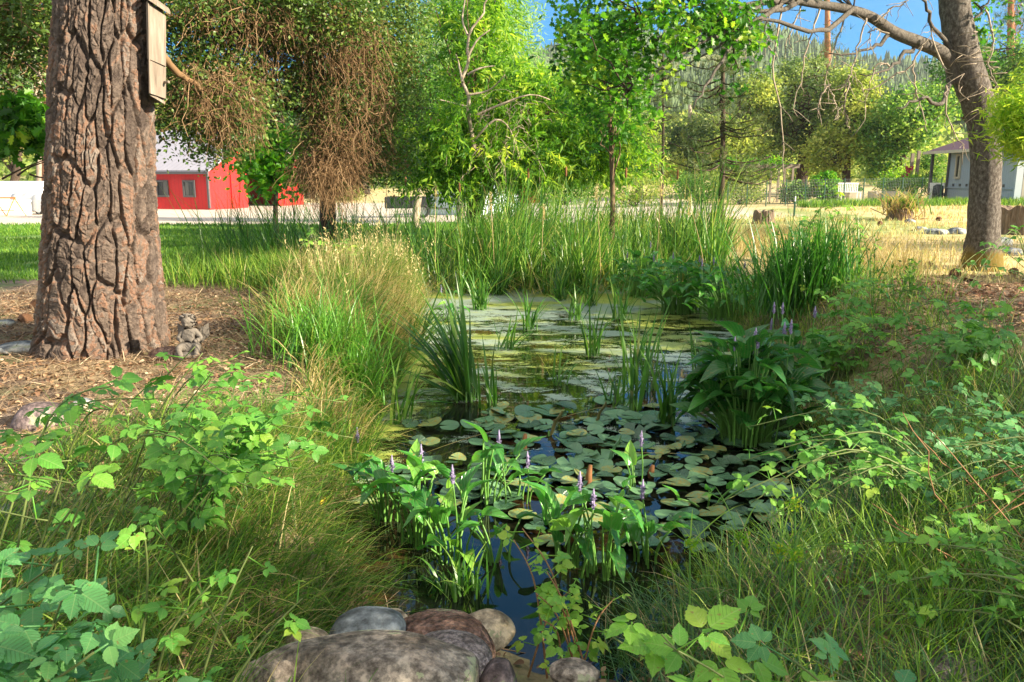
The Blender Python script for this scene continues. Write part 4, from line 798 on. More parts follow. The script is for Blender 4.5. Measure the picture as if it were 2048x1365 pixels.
# trees that stand behind the right oak's shade and dapple the yard
# conifers and brush on the hill
def hill_forest():
    n = 16000; a = RNG.uniform(rad(-44), rad(44), n); r = 120 + 560 * RNG.uniform(0, 1, n) ** .8; x, y = r * np.sin(a), r * np.cos(a); k = (fbm(x * .012, y * .012, 7) + .25 * (r / 600)) > .50
    x, y, r = x[k], y[k], r[k]; z = hill_z(x, y); n = len(x)
    th = np.arange(7) / 7 * 2 * np.pi; V = []; F = []
    for j, (z0, z1, rr_) in enumerate([(.08, .5, .20), (.3, .75, .15), (.55, 1.0, .10)]):
        o = len(V); V += [(rr_ * math.cos(q) * (1 + .3 * (i % 2)), rr_ * math.sin(q) * (1 + .3 * (i % 2)), z0) for i, q in enumerate(th)] + [(0, 0, z1)]; F += [(o + i, o + (i + 1) % 7, o + 7) for i in range(7)]
    R = np.zeros((n, 3, 3)); q = RNG.uniform(0, 6.28, n); R[:, 0, 0] = np.cos(q); R[:, 0, 1] = -np.sin(q); R[:, 1, 0] = np.sin(q); R[:, 1, 1] = np.cos(q); R[:, 2, 2] = 1
    mb = MB(); inst(mb, np.array(V), [np.array(F)], np.stack([x, y, z - .5], -1), R, RNG.uniform(5.5, 12, n) * (.6 + .4 * np.clip(r / 350, 0, 1)), RNG.uniform(.1, .8, n))
    m = simple('conifer_forest', (.105, .15, .07), .9, .1, var=.4, scale=.03); kind(tag(mb.build('far_forest', m, smooth=False), 'distant conifers covering the hazy mountainside', 'forest'), 'stuff')
    n = 2600; a = RNG.uniform(rad(-44), rad(44), n); r = RNG.uniform(98, 330, n); x, y = r * np.sin(a), r * np.cos(a); z = hill_z(x, y)
    cl = np.stack([x, y, z + 1.2], -1); mb = MB(); P = np.repeat(cl, 46, 0) + RNG.normal(0, 1, (n * 46, 3)) * np.array([1.7, 1.7, 1.4]); N_ = len(P)
    inst(mb, L_SMALL[0] * np.array([1.4, 1, 1]), L_SMALL[1], P, frames(rdir(N_), rdir(N_, .5)), RNG.uniform(.6, 1.3, N_), np.clip(np.repeat(RNG.normal(.5, .22, n), 46) + RNG.normal(0, .1, N_), 0, 1))
    kind(tag(mb.build('hillside_brush', MT['farleaf3'], smooth=False), 'yellow green oak brush on the lower slope behind the yard', 'brush'), 'stuff')
hill_forest()
# ---------------------------------------------------------------- red barn
def local(o, rz):
    ca, sa = math.cos(rz), math.sin(rz)
    return lambda x, y, z=0: (np.array([x * ca - y * sa, x * sa + y * ca, z]))
def poly(mb, pts, var=.5): mb.add(np.array(pts), [np.arange(len(pts))[None]], var)
def part(root, name, mb, mat, smooth=False, parent=None, bevel=0):
    o = mb.build(name, mat, root, smooth, bevel=bevel)
    if parent is not None: o.parent = parent
    return o
def barn():
    c = at_y(419, 400, 54.0); zb = 1.55 - 63 / FPX * 54 ; zb = g1(c[0], 54.0) - .05; rz = rad(-19)
    root = thing('red_barn', 'red barn with pale tin roof and small square windows left of the pond', 'barn', (c[0], 54.0, zb)); root.rotation_euler = (0, 0, rz)
    # local: front wall along -x at y=0, gable along +y at x=0
    L, D, E, Rd = 13.0, 11.0, 2.72, 5.4; old = root['_o']; root['_o'] = [0, 0, 0]
    mb = MB(); box(mb, (-L / 2, .06, E / 2), (L, .12, E)); box(mb, (-L / 2, D - .06, E / 2), (L, .12, E)); box(mb, (-L + .06, D / 2, E / 2), (.12, D - .24, E)); part(root, 'wall', mb, MT['red'])
    mb = MB()
    T = .12
    for x in (0,):
        v = [(x, .12, 0), (x, 4.0, 0), (x, 4.0, 2.9), (x, 7.4, 2.9), (x, 7.4, 0), (x, D - .12, 0), (x, D - .12, E), (x, D / 2, Rd), (x, .12, E)]
        tri = [np.array([[0, 1, 2, 8]]), np.array([[8, 2, 3, 7]]), np.array([[3, 4, 5, 6]]), np.array([[3, 6, 7]])]
        mb.add(np.array(v), tri); mb.add(np.array(v) - [T, 0, 0], tri)
    part(root, 'gable_wall', mb, MT['red_y'])
    mb = MB()
    for s, y0, y1 in ((1, -.5, D / 2), (-1, D + .5, D / 2)):
        z0 = E - (.5) * (Rd - E) / (D / 2); v = np.array([(-L - .4, y0, z0 + .05), (.5, y0, z0 + .05), (.5, y1, Rd + .08), (-L - .4, y1, Rd + .08)]); v2 = v + [0, 0, .1]
        mb.add(np.concatenate([v, v2]), BOXF)
    rf = part(root, 'roof', mb, MT['tin'])
    mb = MB(); box(mb, (-L / 2 + .05, -.57, E - .27), (L + .9, .10, .16)); part(root, 'gutter', mb, MT['trim'], parent=rf)
    for x in (-1.55, -3.75, -6.1, -9.3):
        mb = MB(); 
        for dx, dz, w, h in ((0, .5, 1.0, .12), (0, -.5, 1.0, .12), (-.44, 0, .12, .88), (.44, 0, .12, .88)): box(mb, (x + dx, -.045, 1.42 + dz), (w, .09, h))
        f = part(root, 'window', mb, MT['trim']); mb = MB(); box(mb, (x, -.015, 1.42), (.76, .03, .88)); box(mb, (x, -.04, 1.42), (.03, .02, .88)); part(root, 'pane', mb, MT['glass'], parent=f)
    for y, s in ((3.55, -1), (7.9, 1)):
        mb = MB(); box(mb, (.07, y - s * .0 + s * .5, 1.4), (.08, 1.7, 2.7)); bar(mb, (.13, y - .2 + s * .5, .2), (.13, y + .2 + s * .5, 2.6), .05, .1); part(root, 'barn_door', mb, MT['red_y'])
    mb = MB(); box(mb, (.06, 5.7, 3.02), (.12, 6.4, .14)); part(root, 'door_rail', mb, MT['trim'])
    mb = MB(); box(mb, (-.02, -.02, E / 2), (.14, .14, E - .3)); part(root, 'corner_trim', mb, MT['trim'])
    mb = MB(); box(mb, (.03, D / 2, 4.15), (.08, .9, .8)); part(root, 'loft_window', mb, MT['trim'])
    mb = MB(); box(mb, (-5.0, -.08, 1.75), (.4, .14, .16)); part(root, 'wall_lamp', mb, MT['white'])
barn()
def red_shed():
    c = at_y(1035, 400, 62); z = g1(c[0], 62); root = thing('red_shed', 'small red shed seen behind the willow trunk and reeds', 'shed', (c[0], 62, z)); root['_o'] = [0, 0, 0]; root.rotation_euler = (0, 0, rad(6))
    mb = MB(); box(mb, (0, 1.5, 1.2), (3.6, 3, 2.4)); part(root, 'wall', mb, MT['red']); mb = MB(); v = np.array([(-1.95, -.25, 2.4), (1.95, -.25, 2.4), (1.95, 3.3, 2.75), (-1.95, 3.3, 2.75)]); mb.add(np.concatenate([v, v + [0, 0, .08]]), BOXF); part(root, 'roof', mb, MT['tin'])
    mb = MB(); box(mb, (-.7, -.03, .95), (.95, .06, 1.9)); part(root, 'door', mb, MT['trim'])
red_shed()
def hoop_shelter():
    c = at_y(903, 400, 44); z = g1(c[0], 44); root = thing('hoop_shelter', 'pale blue canvas hoop shelter between the black trailer and willow', 'shelter', (c[0], 44, z)); root['_o'] = [0, 0, 0]; root.rotation_euler = (0, 0, rad(-28))
    mb = MB(); th = np.linspace(0, np.pi, 17); yy = np.linspace(0, 5, 7); W, H = 1.5, 1.75
    V = np.array([[W * math.cos(a) * (1 + .012 * math.sin(i * 3)), y, H * math.sin(a) ** .7 * (1 - .02 * (i % 2))] for i, y in enumerate(yy) for a in th]); i = np.arange(6)[:, None] * 17; j = np.arange(16)[None]; mb.add(V, np.stack([i + j, i + j + 1, i + j + 18, i + j + 17], -1).reshape(-1, 4)); part(root, 'canvas', mb, MT['canvas'], True)
    mb = MB(); poly(mb, [(W * math.cos(a), .02, H * math.sin(a) ** .7) for a in th]); part(root, 'end_panel', mb, MT['canvas'])
    for y in (0, 2.5, 5): mb = MB(); tubes(mb, np.array([[(W + .04) * math.cos(a), y, (H + .04) * math.sin(a) ** .7] for a in th]), .03 + np.zeros(17), 6); part(root, 'hoop', mb, MT['steel'], True)
hoop_shelter()
def wheel(root, x, y, r, w, ax='y'):
    mb = MB(); th = np.arange(24) / 24 * 2 * np.pi
    prof = [(r * .62, -w / 2), (r * .93, -w / 2), (r, -w * .3), (r, w * .3), (r * .93, w / 2), (r * .62, w / 2)]
    V = np.array([[x + p * math.cos(a), y + q, r + p * math.sin(a)] for p, q in prof for a in th]); i = np.arange(6)[:, None]; j = np.arange(24)[None]
    mb.add(V, np.stack([i * 24 + j, i * 24 + (j + 1) % 24, ((i + 1) % 6) * 24 + (j + 1) % 24, ((i + 1) % 6) * 24 + j], -1).reshape(-1, 4)); t = part(root, 'wheel', mb, MT['tyre'], True)
    mb = MB(); V = np.array([[x + p * math.cos(a), y + q, r + p * math.sin(a)] for p, q in ((r * .62, -w * .35), (r * .2, -w * .15)) for a in th]); mb.add(V, [np.stack([j[0], (j[0] + 1) % 24, 24 + (j[0] + 1) % 24, 24 + j[0]], -1), np.arange(24, 48)[None]]); part(root, 'rim', mb, MT['steel'], parent=t)
def trailer():
    c = at_y(818, 420, 42); z = g1(c[0], 42); root = thing('utility_trailer', 'black slatted utility trailer parked on the gravel by the hoop shelter', 'trailer', (c[0], 42, z)); root['_o'] = [0, 0, 0]; root.rotation_euler = (0, 0, rad(4))
    mb = MB(); box(mb, (0, 0, .5), (2.3, 1.5, .08)); part(root, 'bed', mb, MT['black'])
    for y in (-.75, .75):
        mb = MB(); box(mb, (0, y, 1.0), (2.3, .05, .07)); box(mb, (0, y, .75), (2.3, .03, .42)); [box(mb, (x, y - .03, .8), (.06, .05, .5)) for x in np.linspace(-1.12, 1.12, 6)]; part(root, 'side_rail', mb, MT['black'])
    mb = MB(); box(mb, (-1.15, 0, .75), (.05, 1.5, .5)); part(root, 'tailgate', mb, MT['black']); mb = MB(); bar(mb, (1.1, -.5, .45), (2.2, 0, .4), .08); bar(mb, (1.1, .5, .45), (2.2, 0, .4), .08); part(root, 'tow_bar', mb, MT['black'])
    wheel(root, .75, -.92, .34, .2); wheel(root, .75, .92, .34, .2)
trailer()
def left_yard():
    y = 50; c = at_y(10, 400, y); z = g1(c[0], y); root = thing('box_van', 'long white box trailer at the far left edge behind the sawhorse', 'trailer', (c[0], y, z)); root['_o'] = [0, 0, 0]
    mb = MB(); box(mb, (0, 1, 1.25), (3.9, 2.2, 1.25)); part(root, 'body', mb, MT['white'], bevel=.08); mb = MB(); box(mb, (0, 1, .55), (3.8, 2.0, .12)); part(root, 'chassis', mb, MT['black'])
    wheel(root, -.6, .1, .32, .22); wheel(root, .3, .1, .32, .22)
    c = at_y(28, 410, 46); z = g1(c[0], 46); root = thing('storage_chest', 'low white chest standing before the white box trailer', 'chest', (c[0], 46, z)); root['_o'] = [0, 0, 0]
    mb = MB(); box(mb, (0, 0, .36), (1.5, .8, .72)); part(root, 'body', mb, MT['white'], bevel=.04); mb = MB(); box(mb, (0, 0, .77), (1.56, .86, .1)); part(root, 'lid', mb, MT['white'], bevel=.03)
    c = at_y(66, 410, 47); z = g1(c[0], 47); root = thing('covered_mower', 'machine under a silver grey tarp beside the white chest', 'machine', (c[0], 47, z)); root['_o'] = [0, 0, 0]
    u = np.linspace(0, 1, 26); v = np.linspace(0, 1, 16); U, V = np.meshgrid(u, v); th = V * np.pi; w_ = .95 * (1 + .12 * np.sin(U * 9)); h = 1.05 * (1 - .25 * U ** 3) * np.minimum(1, U * 6 + .75)
    X = (U - .5) * 2.0 + .25 * np.sin(th) * (U > .5) * 0; Yv = w_ * .6 * np.sign(np.cos(th)) * np.abs(np.cos(th)) ** .5; Zv = .18 + h * np.sin(th) ** .45 + .05 * np.sin(U * 23 + V * 5); i = np.arange(15)[:, None] * 26; j = np.arange(25)[None]
    mb = MB(); mb.add(np.stack([X, Yv, Zv], -1).reshape(-1, 3), np.stack([i + j, i + j + 1, i + j + 27, i + j + 26], -1).reshape(-1, 4)); part(root, 'tarp', mb, MT['tarp'], True)
    mb = MB(); box(mb, (0, 0, .35), (1.7, .8, .3)); part(root, 'machine_body', mb, MT['black']); wheel(root, .6, -.5, .2, .12); wheel(root, -.5, -.5, .2, .12)
    c = at_y(10, 412, 44); z = g1(c[0], 44); root = thing('sawhorse', 'orange folding sawhorse in front of the white box trailer', 'sawhorse', (c[0], 44, z)); root['_o'] = [0, 0, 0]
    for s in (-1, 1):
        for e in (-1, 1): mb = MB(); bar(mb, (s * .55, 0, .95), (s * .55 + e * .35, e * .3, 0), .05); part(root, 'leg', mb, MT['orange'])
    mb = MB(); bar(mb, (-.6, 0, .97), (.6, 0, .97), .08); part(root, 'top_rail', mb, MT['orange']); mb = MB(); bar(mb, (-.4, .1, .3), (.4, .1, .3), .04); part(root, 'brace', mb, MT['orange'])
left_yard()
# ---------------------------------------------------------------- grey house on the right
def house():
    x0 = 25.3; yN, yF = 41.2, 47.6; z = g1(26, 43) - .1; root = thing('grey_house', 'grey wooden house with purple brown hip roof and side porch', 'house', (x0, yN, z)); root['_o'] = [0, 0, 0]
    E = 3.05; D = yF - yN
    def fr(mb, y, z0, w, h, t=.1, xx=-.05):
        for dy, dz, a, b_ in ((0, h / 2, w + t, t), (0, -h / 2, w + t, t), (-w / 2, 0, t, h - t), (w / 2, 0, t, h - t)): box(mb, (xx, y + dy, z0 + dz), (.08, a, b_))
    mb = MB(); box(mb, (.08, D / 2, E / 2 + .0), (.16, D, E)); box(mb, (6, D - .08, E / 2), (11.7, .16, E)); part(root, 'side_wall', mb, MT['greyside'])
    mb = MB(); box(mb, (.10, -.085, E / 2), (.34, .16, E)); part(root, 'front_return', mb, MT['greyside'])
    mb = MB(); box(mb, (6.4, .55, E / 2), (11.4, .14, E)); part(root, 'front_wall', mb, MT['beigeside'])
    mb = MB(); box(mb, (.34, .22, E / 2), (.14, .42, E)); part(root, 'recess_shade', mb, MT['trim'])  # dark slab standing in for the shade between the walls
    mb = MB(); box(mb, (-.03, D / 2, .86), (.06, D - .1, .05)); part(root, 'skirt_board', mb, MT['greyside'])
    mb = MB(); [box(mb, (-.02, y, 1.02), (.05, .14, .14)) for y in np.linspace(.9, D - .7, 8)]; part(root, 'vents', mb, MT['trim'])
    for y, z0, w_, h in ((D - 1.05, 2.05, .42, 1.25), (2.35, 2.1, 1.0, .95)):
        mb = MB(); fr(mb, y, z0, w_, h, .11); f = part(root, 'window', mb, MT['cream']); mb = MB(); box(mb, (-.012, y, z0), (.03, w_ - .1, h - .1)); part(root, 'pane', mb, MT['glass'], parent=f)
    # hip roof
    ov = .55; a, b_, c_, d = (-ov, -ov, E - .12), (13, -ov, E - .12), (13, D + 1.9, E - .12), (-ov, D + 1.9, E - .12); r1, r2 = (3.1, D / 2 + .6, E + 1.75), (9, D / 2 + .6, E + 1.75)
    mb = MB(); V = np.array([a, b_, c_, d, r1, r2]); mb.add(V, [np.array([[0, 1, 5, 4], [2, 3, 4, 5]]), np.array([[1, 2, 5], [3, 0, 4]]), np.array([[3, 2, 1, 0]])]); rf = part(root, 'roof', mb, MT['shingle'])
    mb = MB(); box(mb, (-ov - .04, D / 2 + .67, E - .18), (.09, D + 2.5, .16)); box(mb, (6.2, -ov - .05, E - .18), (13.5, .09, .16)); part(root, 'fascia', mb, MT['cream'], parent=rf)
    mb = MB(); box(mb, (-.06, D - .05, E / 2), (.1, .1, E - .2)); part(root, 'downspout', mb, MT['trim'])
    # porch beyond the far corner
    mb = MB(); box(mb, (2.2, D + 1.0, .45), (4.4, 1.8, .16)); part(root, 'porch_floor', mb, MT['greyside'])
    for x, y in ((-.1, D + 1.75), (2.0, D + 1.75)): mb = MB(); box(mb, (x, y, E / 2 + .15), (.14, .14, E - .5)); part(root, 'porch_post', mb, MT['trim'])
    mb = MB(); [box(mb, (-.12, y, .62), (.04, .09, .9)) for y in np.linspace(D + .15, D + 1.75, 10)]; box(mb, (-.12, D + .95, 1.10), (.07, 1.8, .06)); box(mb, (-.12, D + .95, .95), (.05, 1.8, .30)); part(root, 'railing', mb, MT['white'])
    mb = MB(); th = np.arange(10) / 10 * 6.283; P = np.array([[-.45, D + .1, 0], [-.45, D + .1, .5], [-.45, D + .1, .95], [-.45, D + .1, 1.05]]); tubes(mb, P, np.array([.26, .3, .27, .1]), 12)
    o = mb.build('rubbish_bin', MT['black'], None, root=(0, 0, 0)); o.location = (x0, yN, z); tag(o, 'dark round bin standing at the corner of the grey house', 'bin')
    mb = MB(); tubes(mb, np.array([[1.35, -.35, 0], [1.35, -.35, .9], [1.35, -.35, .95]]), np.array([.05, .05, .02]), 8); o = mb.build('bollard', MT['white'], None, root=(0, 0, 0)); o.location = (x0, yN, z); tag(o, 'short white post in front of the beige house wall', 'post')
house()
# ---------------------------------------------------------------- garden fence and what stands in the garden
def garden():
    y = 42.5; xa, xb = at_y(1455, 400, y)[0], at_y(1880, 400, y)[0]; zt = 1.35
    root = thing('garden_fence', 'wire mesh garden fence with green metal posts behind the mown strip', 'fence', (xa, y, g1(xa, y))); xsn = np.linspace(xa, xb, 12)
    for x in xsn: mb = MB(); bar(mb, (x, y, g1(x, y) - .1), (x, y, g1(x, y) + zt), .045); part(root, 'post', mb, MT['greenpaint'])
    mb = MB(); X_ = np.linspace(xa, xb, 130); zz = G(X_, X_ * 0 + y); n = len(X_)
    P = np.stack([np.stack([X_, X_ * 0 + y, zz], -1), np.stack([X_, X_ * 0 + y, zz + zt - .05], -1)], 1); tubes(mb, P, .0035 + np.zeros((n, 2)), 3)
    for h in np.linspace(.1, zt - .05, 9): tubes(mb, np.stack([X_, X_ * 0 + y, zz + h], -1)[::6], .004 + np.zeros(len(X_[::6])), 3)
    part(root, 'wire_mesh', mb, MT['steel'])
    # arbor
    c = at_y(1535, 400, 47); z = g1(c[0], 47); root = thing('arbor', 'grey timber arbor carrying vines inside the garden fence', 'arbor', (c[0], 47, z)); root['_o'] = [0, 0, 0]
    for x in (-1.3, .55, 1.35):
        for yy in (0, 1.4): mb = MB(); bar(mb, (x, yy, 0), (x, yy, 1.95), .11); part(root, 'post', mb, MT['greywood'])
    mb = MB(); [box(mb, (0, yy, 2.02), (3.4, .1, .16)) for yy in (0, 1.4)]; part(root, 'beam', mb, MT['greywood']); mb = MB(); [box(mb, (x, .7, 2.14), (.07, 2.0, .08)) for x in np.linspace(-1.6, 1.6, 8)]; part(root, 'slats', mb, MT['greywood'])
    mb = MB(); cl = np.stack([RNG.uniform(-2.4, .6, 26), RNG.uniform(0, 1.4, 26), RNG.uniform(2.05, 2.3, 26)], -1); crown_leaves(mb, cl, 45, .22, L_BROAD, .14); o = mb.build('vine', MT['sapleaf'], None, root=(0, 0, 0), smooth=False); o.location = (c[0], 47, z); tag(o, 'bright green vine spreading over the top of the arbor', 'vine')
    def shrub(px, pyb, y, w_, h_, leaf, lb, nm='shrub', cat='shrub', tm=L_BROAD, sz=.12, n=60, per=50):
        c = at_y(px, pyb, y); z = g1(c[0], y); root = thing(nm, lb, cat, (c[0], y, z)); sx = w_ / 2 * y / FPX; sz_ = h_ * y / FPX
        cl = scatter_blobs([((c[0], y, z + sz_ * .52), (sx, sx * .8, sz_ * .48), 1)], n); mb = MB(); crown_leaves(mb, cl, per, sx * .16 + .03, tm, sz); mb.build('foliage', MT[leaf], root, smooth=False)
        mb = MB(); k = 12; t = np.linspace(0, 1, 5); b = np.array([c[0], y, z]); q = cl[:k]; tubes(mb, b + (q - b)[:, None] * t[None, :, None] * np.array([1, 1, 1]) , np.linspace(.03, .01, 5)[None] * np.ones((k, 1)), 4); mb.build('stems', MT['bark_dark'], root)
    shrub(1648, 400, 44.5, 46, 62, 'sapleaf', 'bright green bush behind the fence right of the arbor'); shrub(1590, 400, 45, 60, 36, 'farleaf2', 'low green bush under the arbor'); shrub(1795, 400, 46, 80, 62, 'willow', 'rounded green bush between the raised bed and the tall posts')
    shrub(1690, 396, 46, 50, 30, 'farleaf2', 'small dark green bush left of the garden bench'); shrub(1480, 400, 46, 100, 60, 'farleaf3', 'yellowish thicket at the left end of the garden fence')
    shrub(1400, 405, 50, 120, 60, 'farleaf2', 'green thicket behind the bare trunked young pine'); shrub(1270, 405, 48, 130, 70, 'farleaf3', 'yellow green thicket right of the red shed'); shrub(1130, 405, 56, 120, 55, 'farleaf2', 'dark thicket between the red shed and the oak trunk')
    shrub(1860, 380, 52, 50, 90, 'farleaf2', 'leafy shrub behind the porch of the grey house'); shrub(690, 385, 75, 70, 24, 'farleaf3', 'scrub at the back of the gravel yard beside the barn')
    for px, w_, lb in ((1775, 62, 'pale boarded raised bed at the garden fence'), (1700, 40, 'smaller raised bed beside the metal bench')):
        c = at_y(px, 392, 44.5); z = g1(c[0], 44.5); s = w_ * 44.5 / FPX; root = thing('raised_bed', lb, 'planter', (c[0], 44.5, z)); root['_o'] = [0, 0, 0]; mb = MB(); [box(mb, (0, yy, .3), (s, .06, .6)) for yy in (-.5, .5)]; [box(mb, (xx, 0, .3), (.06, .94, .58)) for xx in (-s / 2 + .03, s / 2 - .03)]; part(root, 'boards', mb, MT['planter']); mb = MB(); box(mb, (0, 0, .26), (s - .14, .92, .5)); part(root, 'soil', mb, MT['bark_dark'])
    c = at_y(1698, 395, 43.6); z = g1(c[0], 43.6); root = thing('garden_bench', 'pale slatted bench behind the garden fence', 'bench', (c[0], 43.6, z)); root['_o'] = [0, 0, 0]
    mb = MB(); [box(mb, (0, -.2 + k * .12, .62), (1.1, .09, .03)) for k in range(4)]; part(root, 'seat', mb, MT['white']); mb = MB(); [box(mb, (x, .22, .85), (.04, .03, .42)) for x in np.linspace(-.5, .5, 12)]; box(mb, (0, .22, 1.07), (1.1, .05, .06)); part(root, 'backrest', mb, MT['white'])
    for x in (-.5, .5):
        for yy in (-.2, .2): mb = MB(); bar(mb, (x, yy, 0), (x, yy, .6), .05); part(root, 'leg', mb, MT['white'])
    for k, (px, top) in enumerate(((1817, 307), (1829, 302))):
        y = 48; c = at_y(px, 395, y); z = g1(c[0], y); e = at_y(px, top, y); mb = MB(); bar(mb, (0, 0, 0), (0, 0, e[2] - z), .15); o = mb.build('wooden_post', MT['greywood'], None, smooth=False, root=(0, 0, 0)); o.location = (c[0], y, z); tag(o, ['left one of two tall grey posts left of the house', 'taller right one of the two grey posts by the house'][k], 'post', 'tall grey posts beside the house')
    c = at_y(1815, 345, 47.8); mb = MB(); U, V = np.meshgrid(np.linspace(-.28, .28, 9), np.linspace(0, .75, 9)); i = np.arange(8)[:, None] * 9; j = np.arange(8)[None]; mb.add(np.stack([U + V * .35, .06 * np.sin(U * 14), V], -1).reshape(-1, 3), np.stack([i + j, i + j + 1, i + j + 10, i + j + 9], -1).reshape(-1, 4)); o = mb.build('red_cloth', MT['redcloth'], None, root=(0, 0, 0)); o.location = (c[0] - .2, 47.8, c[2] - .4); tag(o, 'dark red cloth hanging from the left grey post', 'cloth')
    # single steel stake in the mown grass
    g = on_ground(1588, 438); e = at_y(1590, 392, g[1]); mb = MB(); h = e[2] - g[2]; box(mb, (0, 0, h * .38), (.035, .035, h * .76)); box(mb, (0, .02, h * .38), (.07, .008, h * .76)); o = mb.build('fence_stake', MT['greenpaint'], None, smooth=False, root=(0, 0, 0)); o.location = tuple(g); tag(o, 'lone green metal stake with white tip in the mown grass', 'stake'); mb = MB(); box(mb, (0, 0, h * .87), (.037, .037, h * .22)); q = mb.build('white_tip', MT['white'], None, smooth=False, root=(0, 0, 0)); q.parent = o; q.location = (0, 0, 0)
garden()
# ---------------------------------------------------------------- nest box on the pine
def nest_box():
    y = 7.28
    def W(px, py, dy=0.): return at_y(px, py, y + dy)
    c = W(315, 105); root = thing('bat_house', 'weathered grey plank bat house fixed to the right flank of the pine', 'bat house', c)
    # front panel is turned to the right: corners given on the picture, thickness real
    def slab(q, t, name, mat=MT['greywood'], dn=np.array([.55, .83, 0])):
        mb = MB(); a = np.array([W(*p) for p in q]); b_ = a + dn * t; mb.add(np.concatenate([a, b_]), BOXF); return part(root, name, mb, mat)
    d1 = np.array([-.72, .69, 0])
    slab([(297, 118, -.14), (332, 133, .03), (332, 33, .03), (295, 4, -.14)], .028, 'upper_front_board', dn=d1); slab([(300, 187, -.12), (332, 198, .05), (332, 134.5, .05), (299, 119.5, -.12)], .028, 'lower_front_board', dn=d1)
    slab([(297, 186, -.10), (299, 186, -.14), (296, 5, -.15), (293, 2, -.05)], .02, 'side_board', dn=np.array([.1, .9, 0]))
    slab([(331, 197, .07), (326, 200, .26), (326, 30, .26), (331, 34, .05)], .025, 'outer_side_board', dn=np.array([-.7, -.3, 0]))
    slab([(296, 206, .12), (326, 206, .24), (326, 20, .24), (296, 6, .12)], .03, 'back_board', dn=np.array([-.5, .6, 0]))
    mb = MB(); a = np.array([W(292, -3, -.20), W(341, 30, .03), W(338, 24, .30), W(292, -10, .1)]); mb.add(np.concatenate([a, a + [0, 0, .03]]), BOXF); part(root, 'roof_board', mb, MT['greywood'])
    mb = MB(); a = np.array([W(298, 190, -.10), W(330, 209, .04), W(326, 203, .25), W(298, 188, .1)]); mb.add(np.concatenate([a, a + [0, 0, .022]]), BOXF); part(root, 'landing_board', mb, MT['greywood'])
    mb = MB(); p = W(329, 165, .03); tubes(mb, np.array([p, p + [.05, -.03, 0]]), np.array([.012, .012]), 8); part(root, 'perch', mb, MT['greywood'])
nest_box()
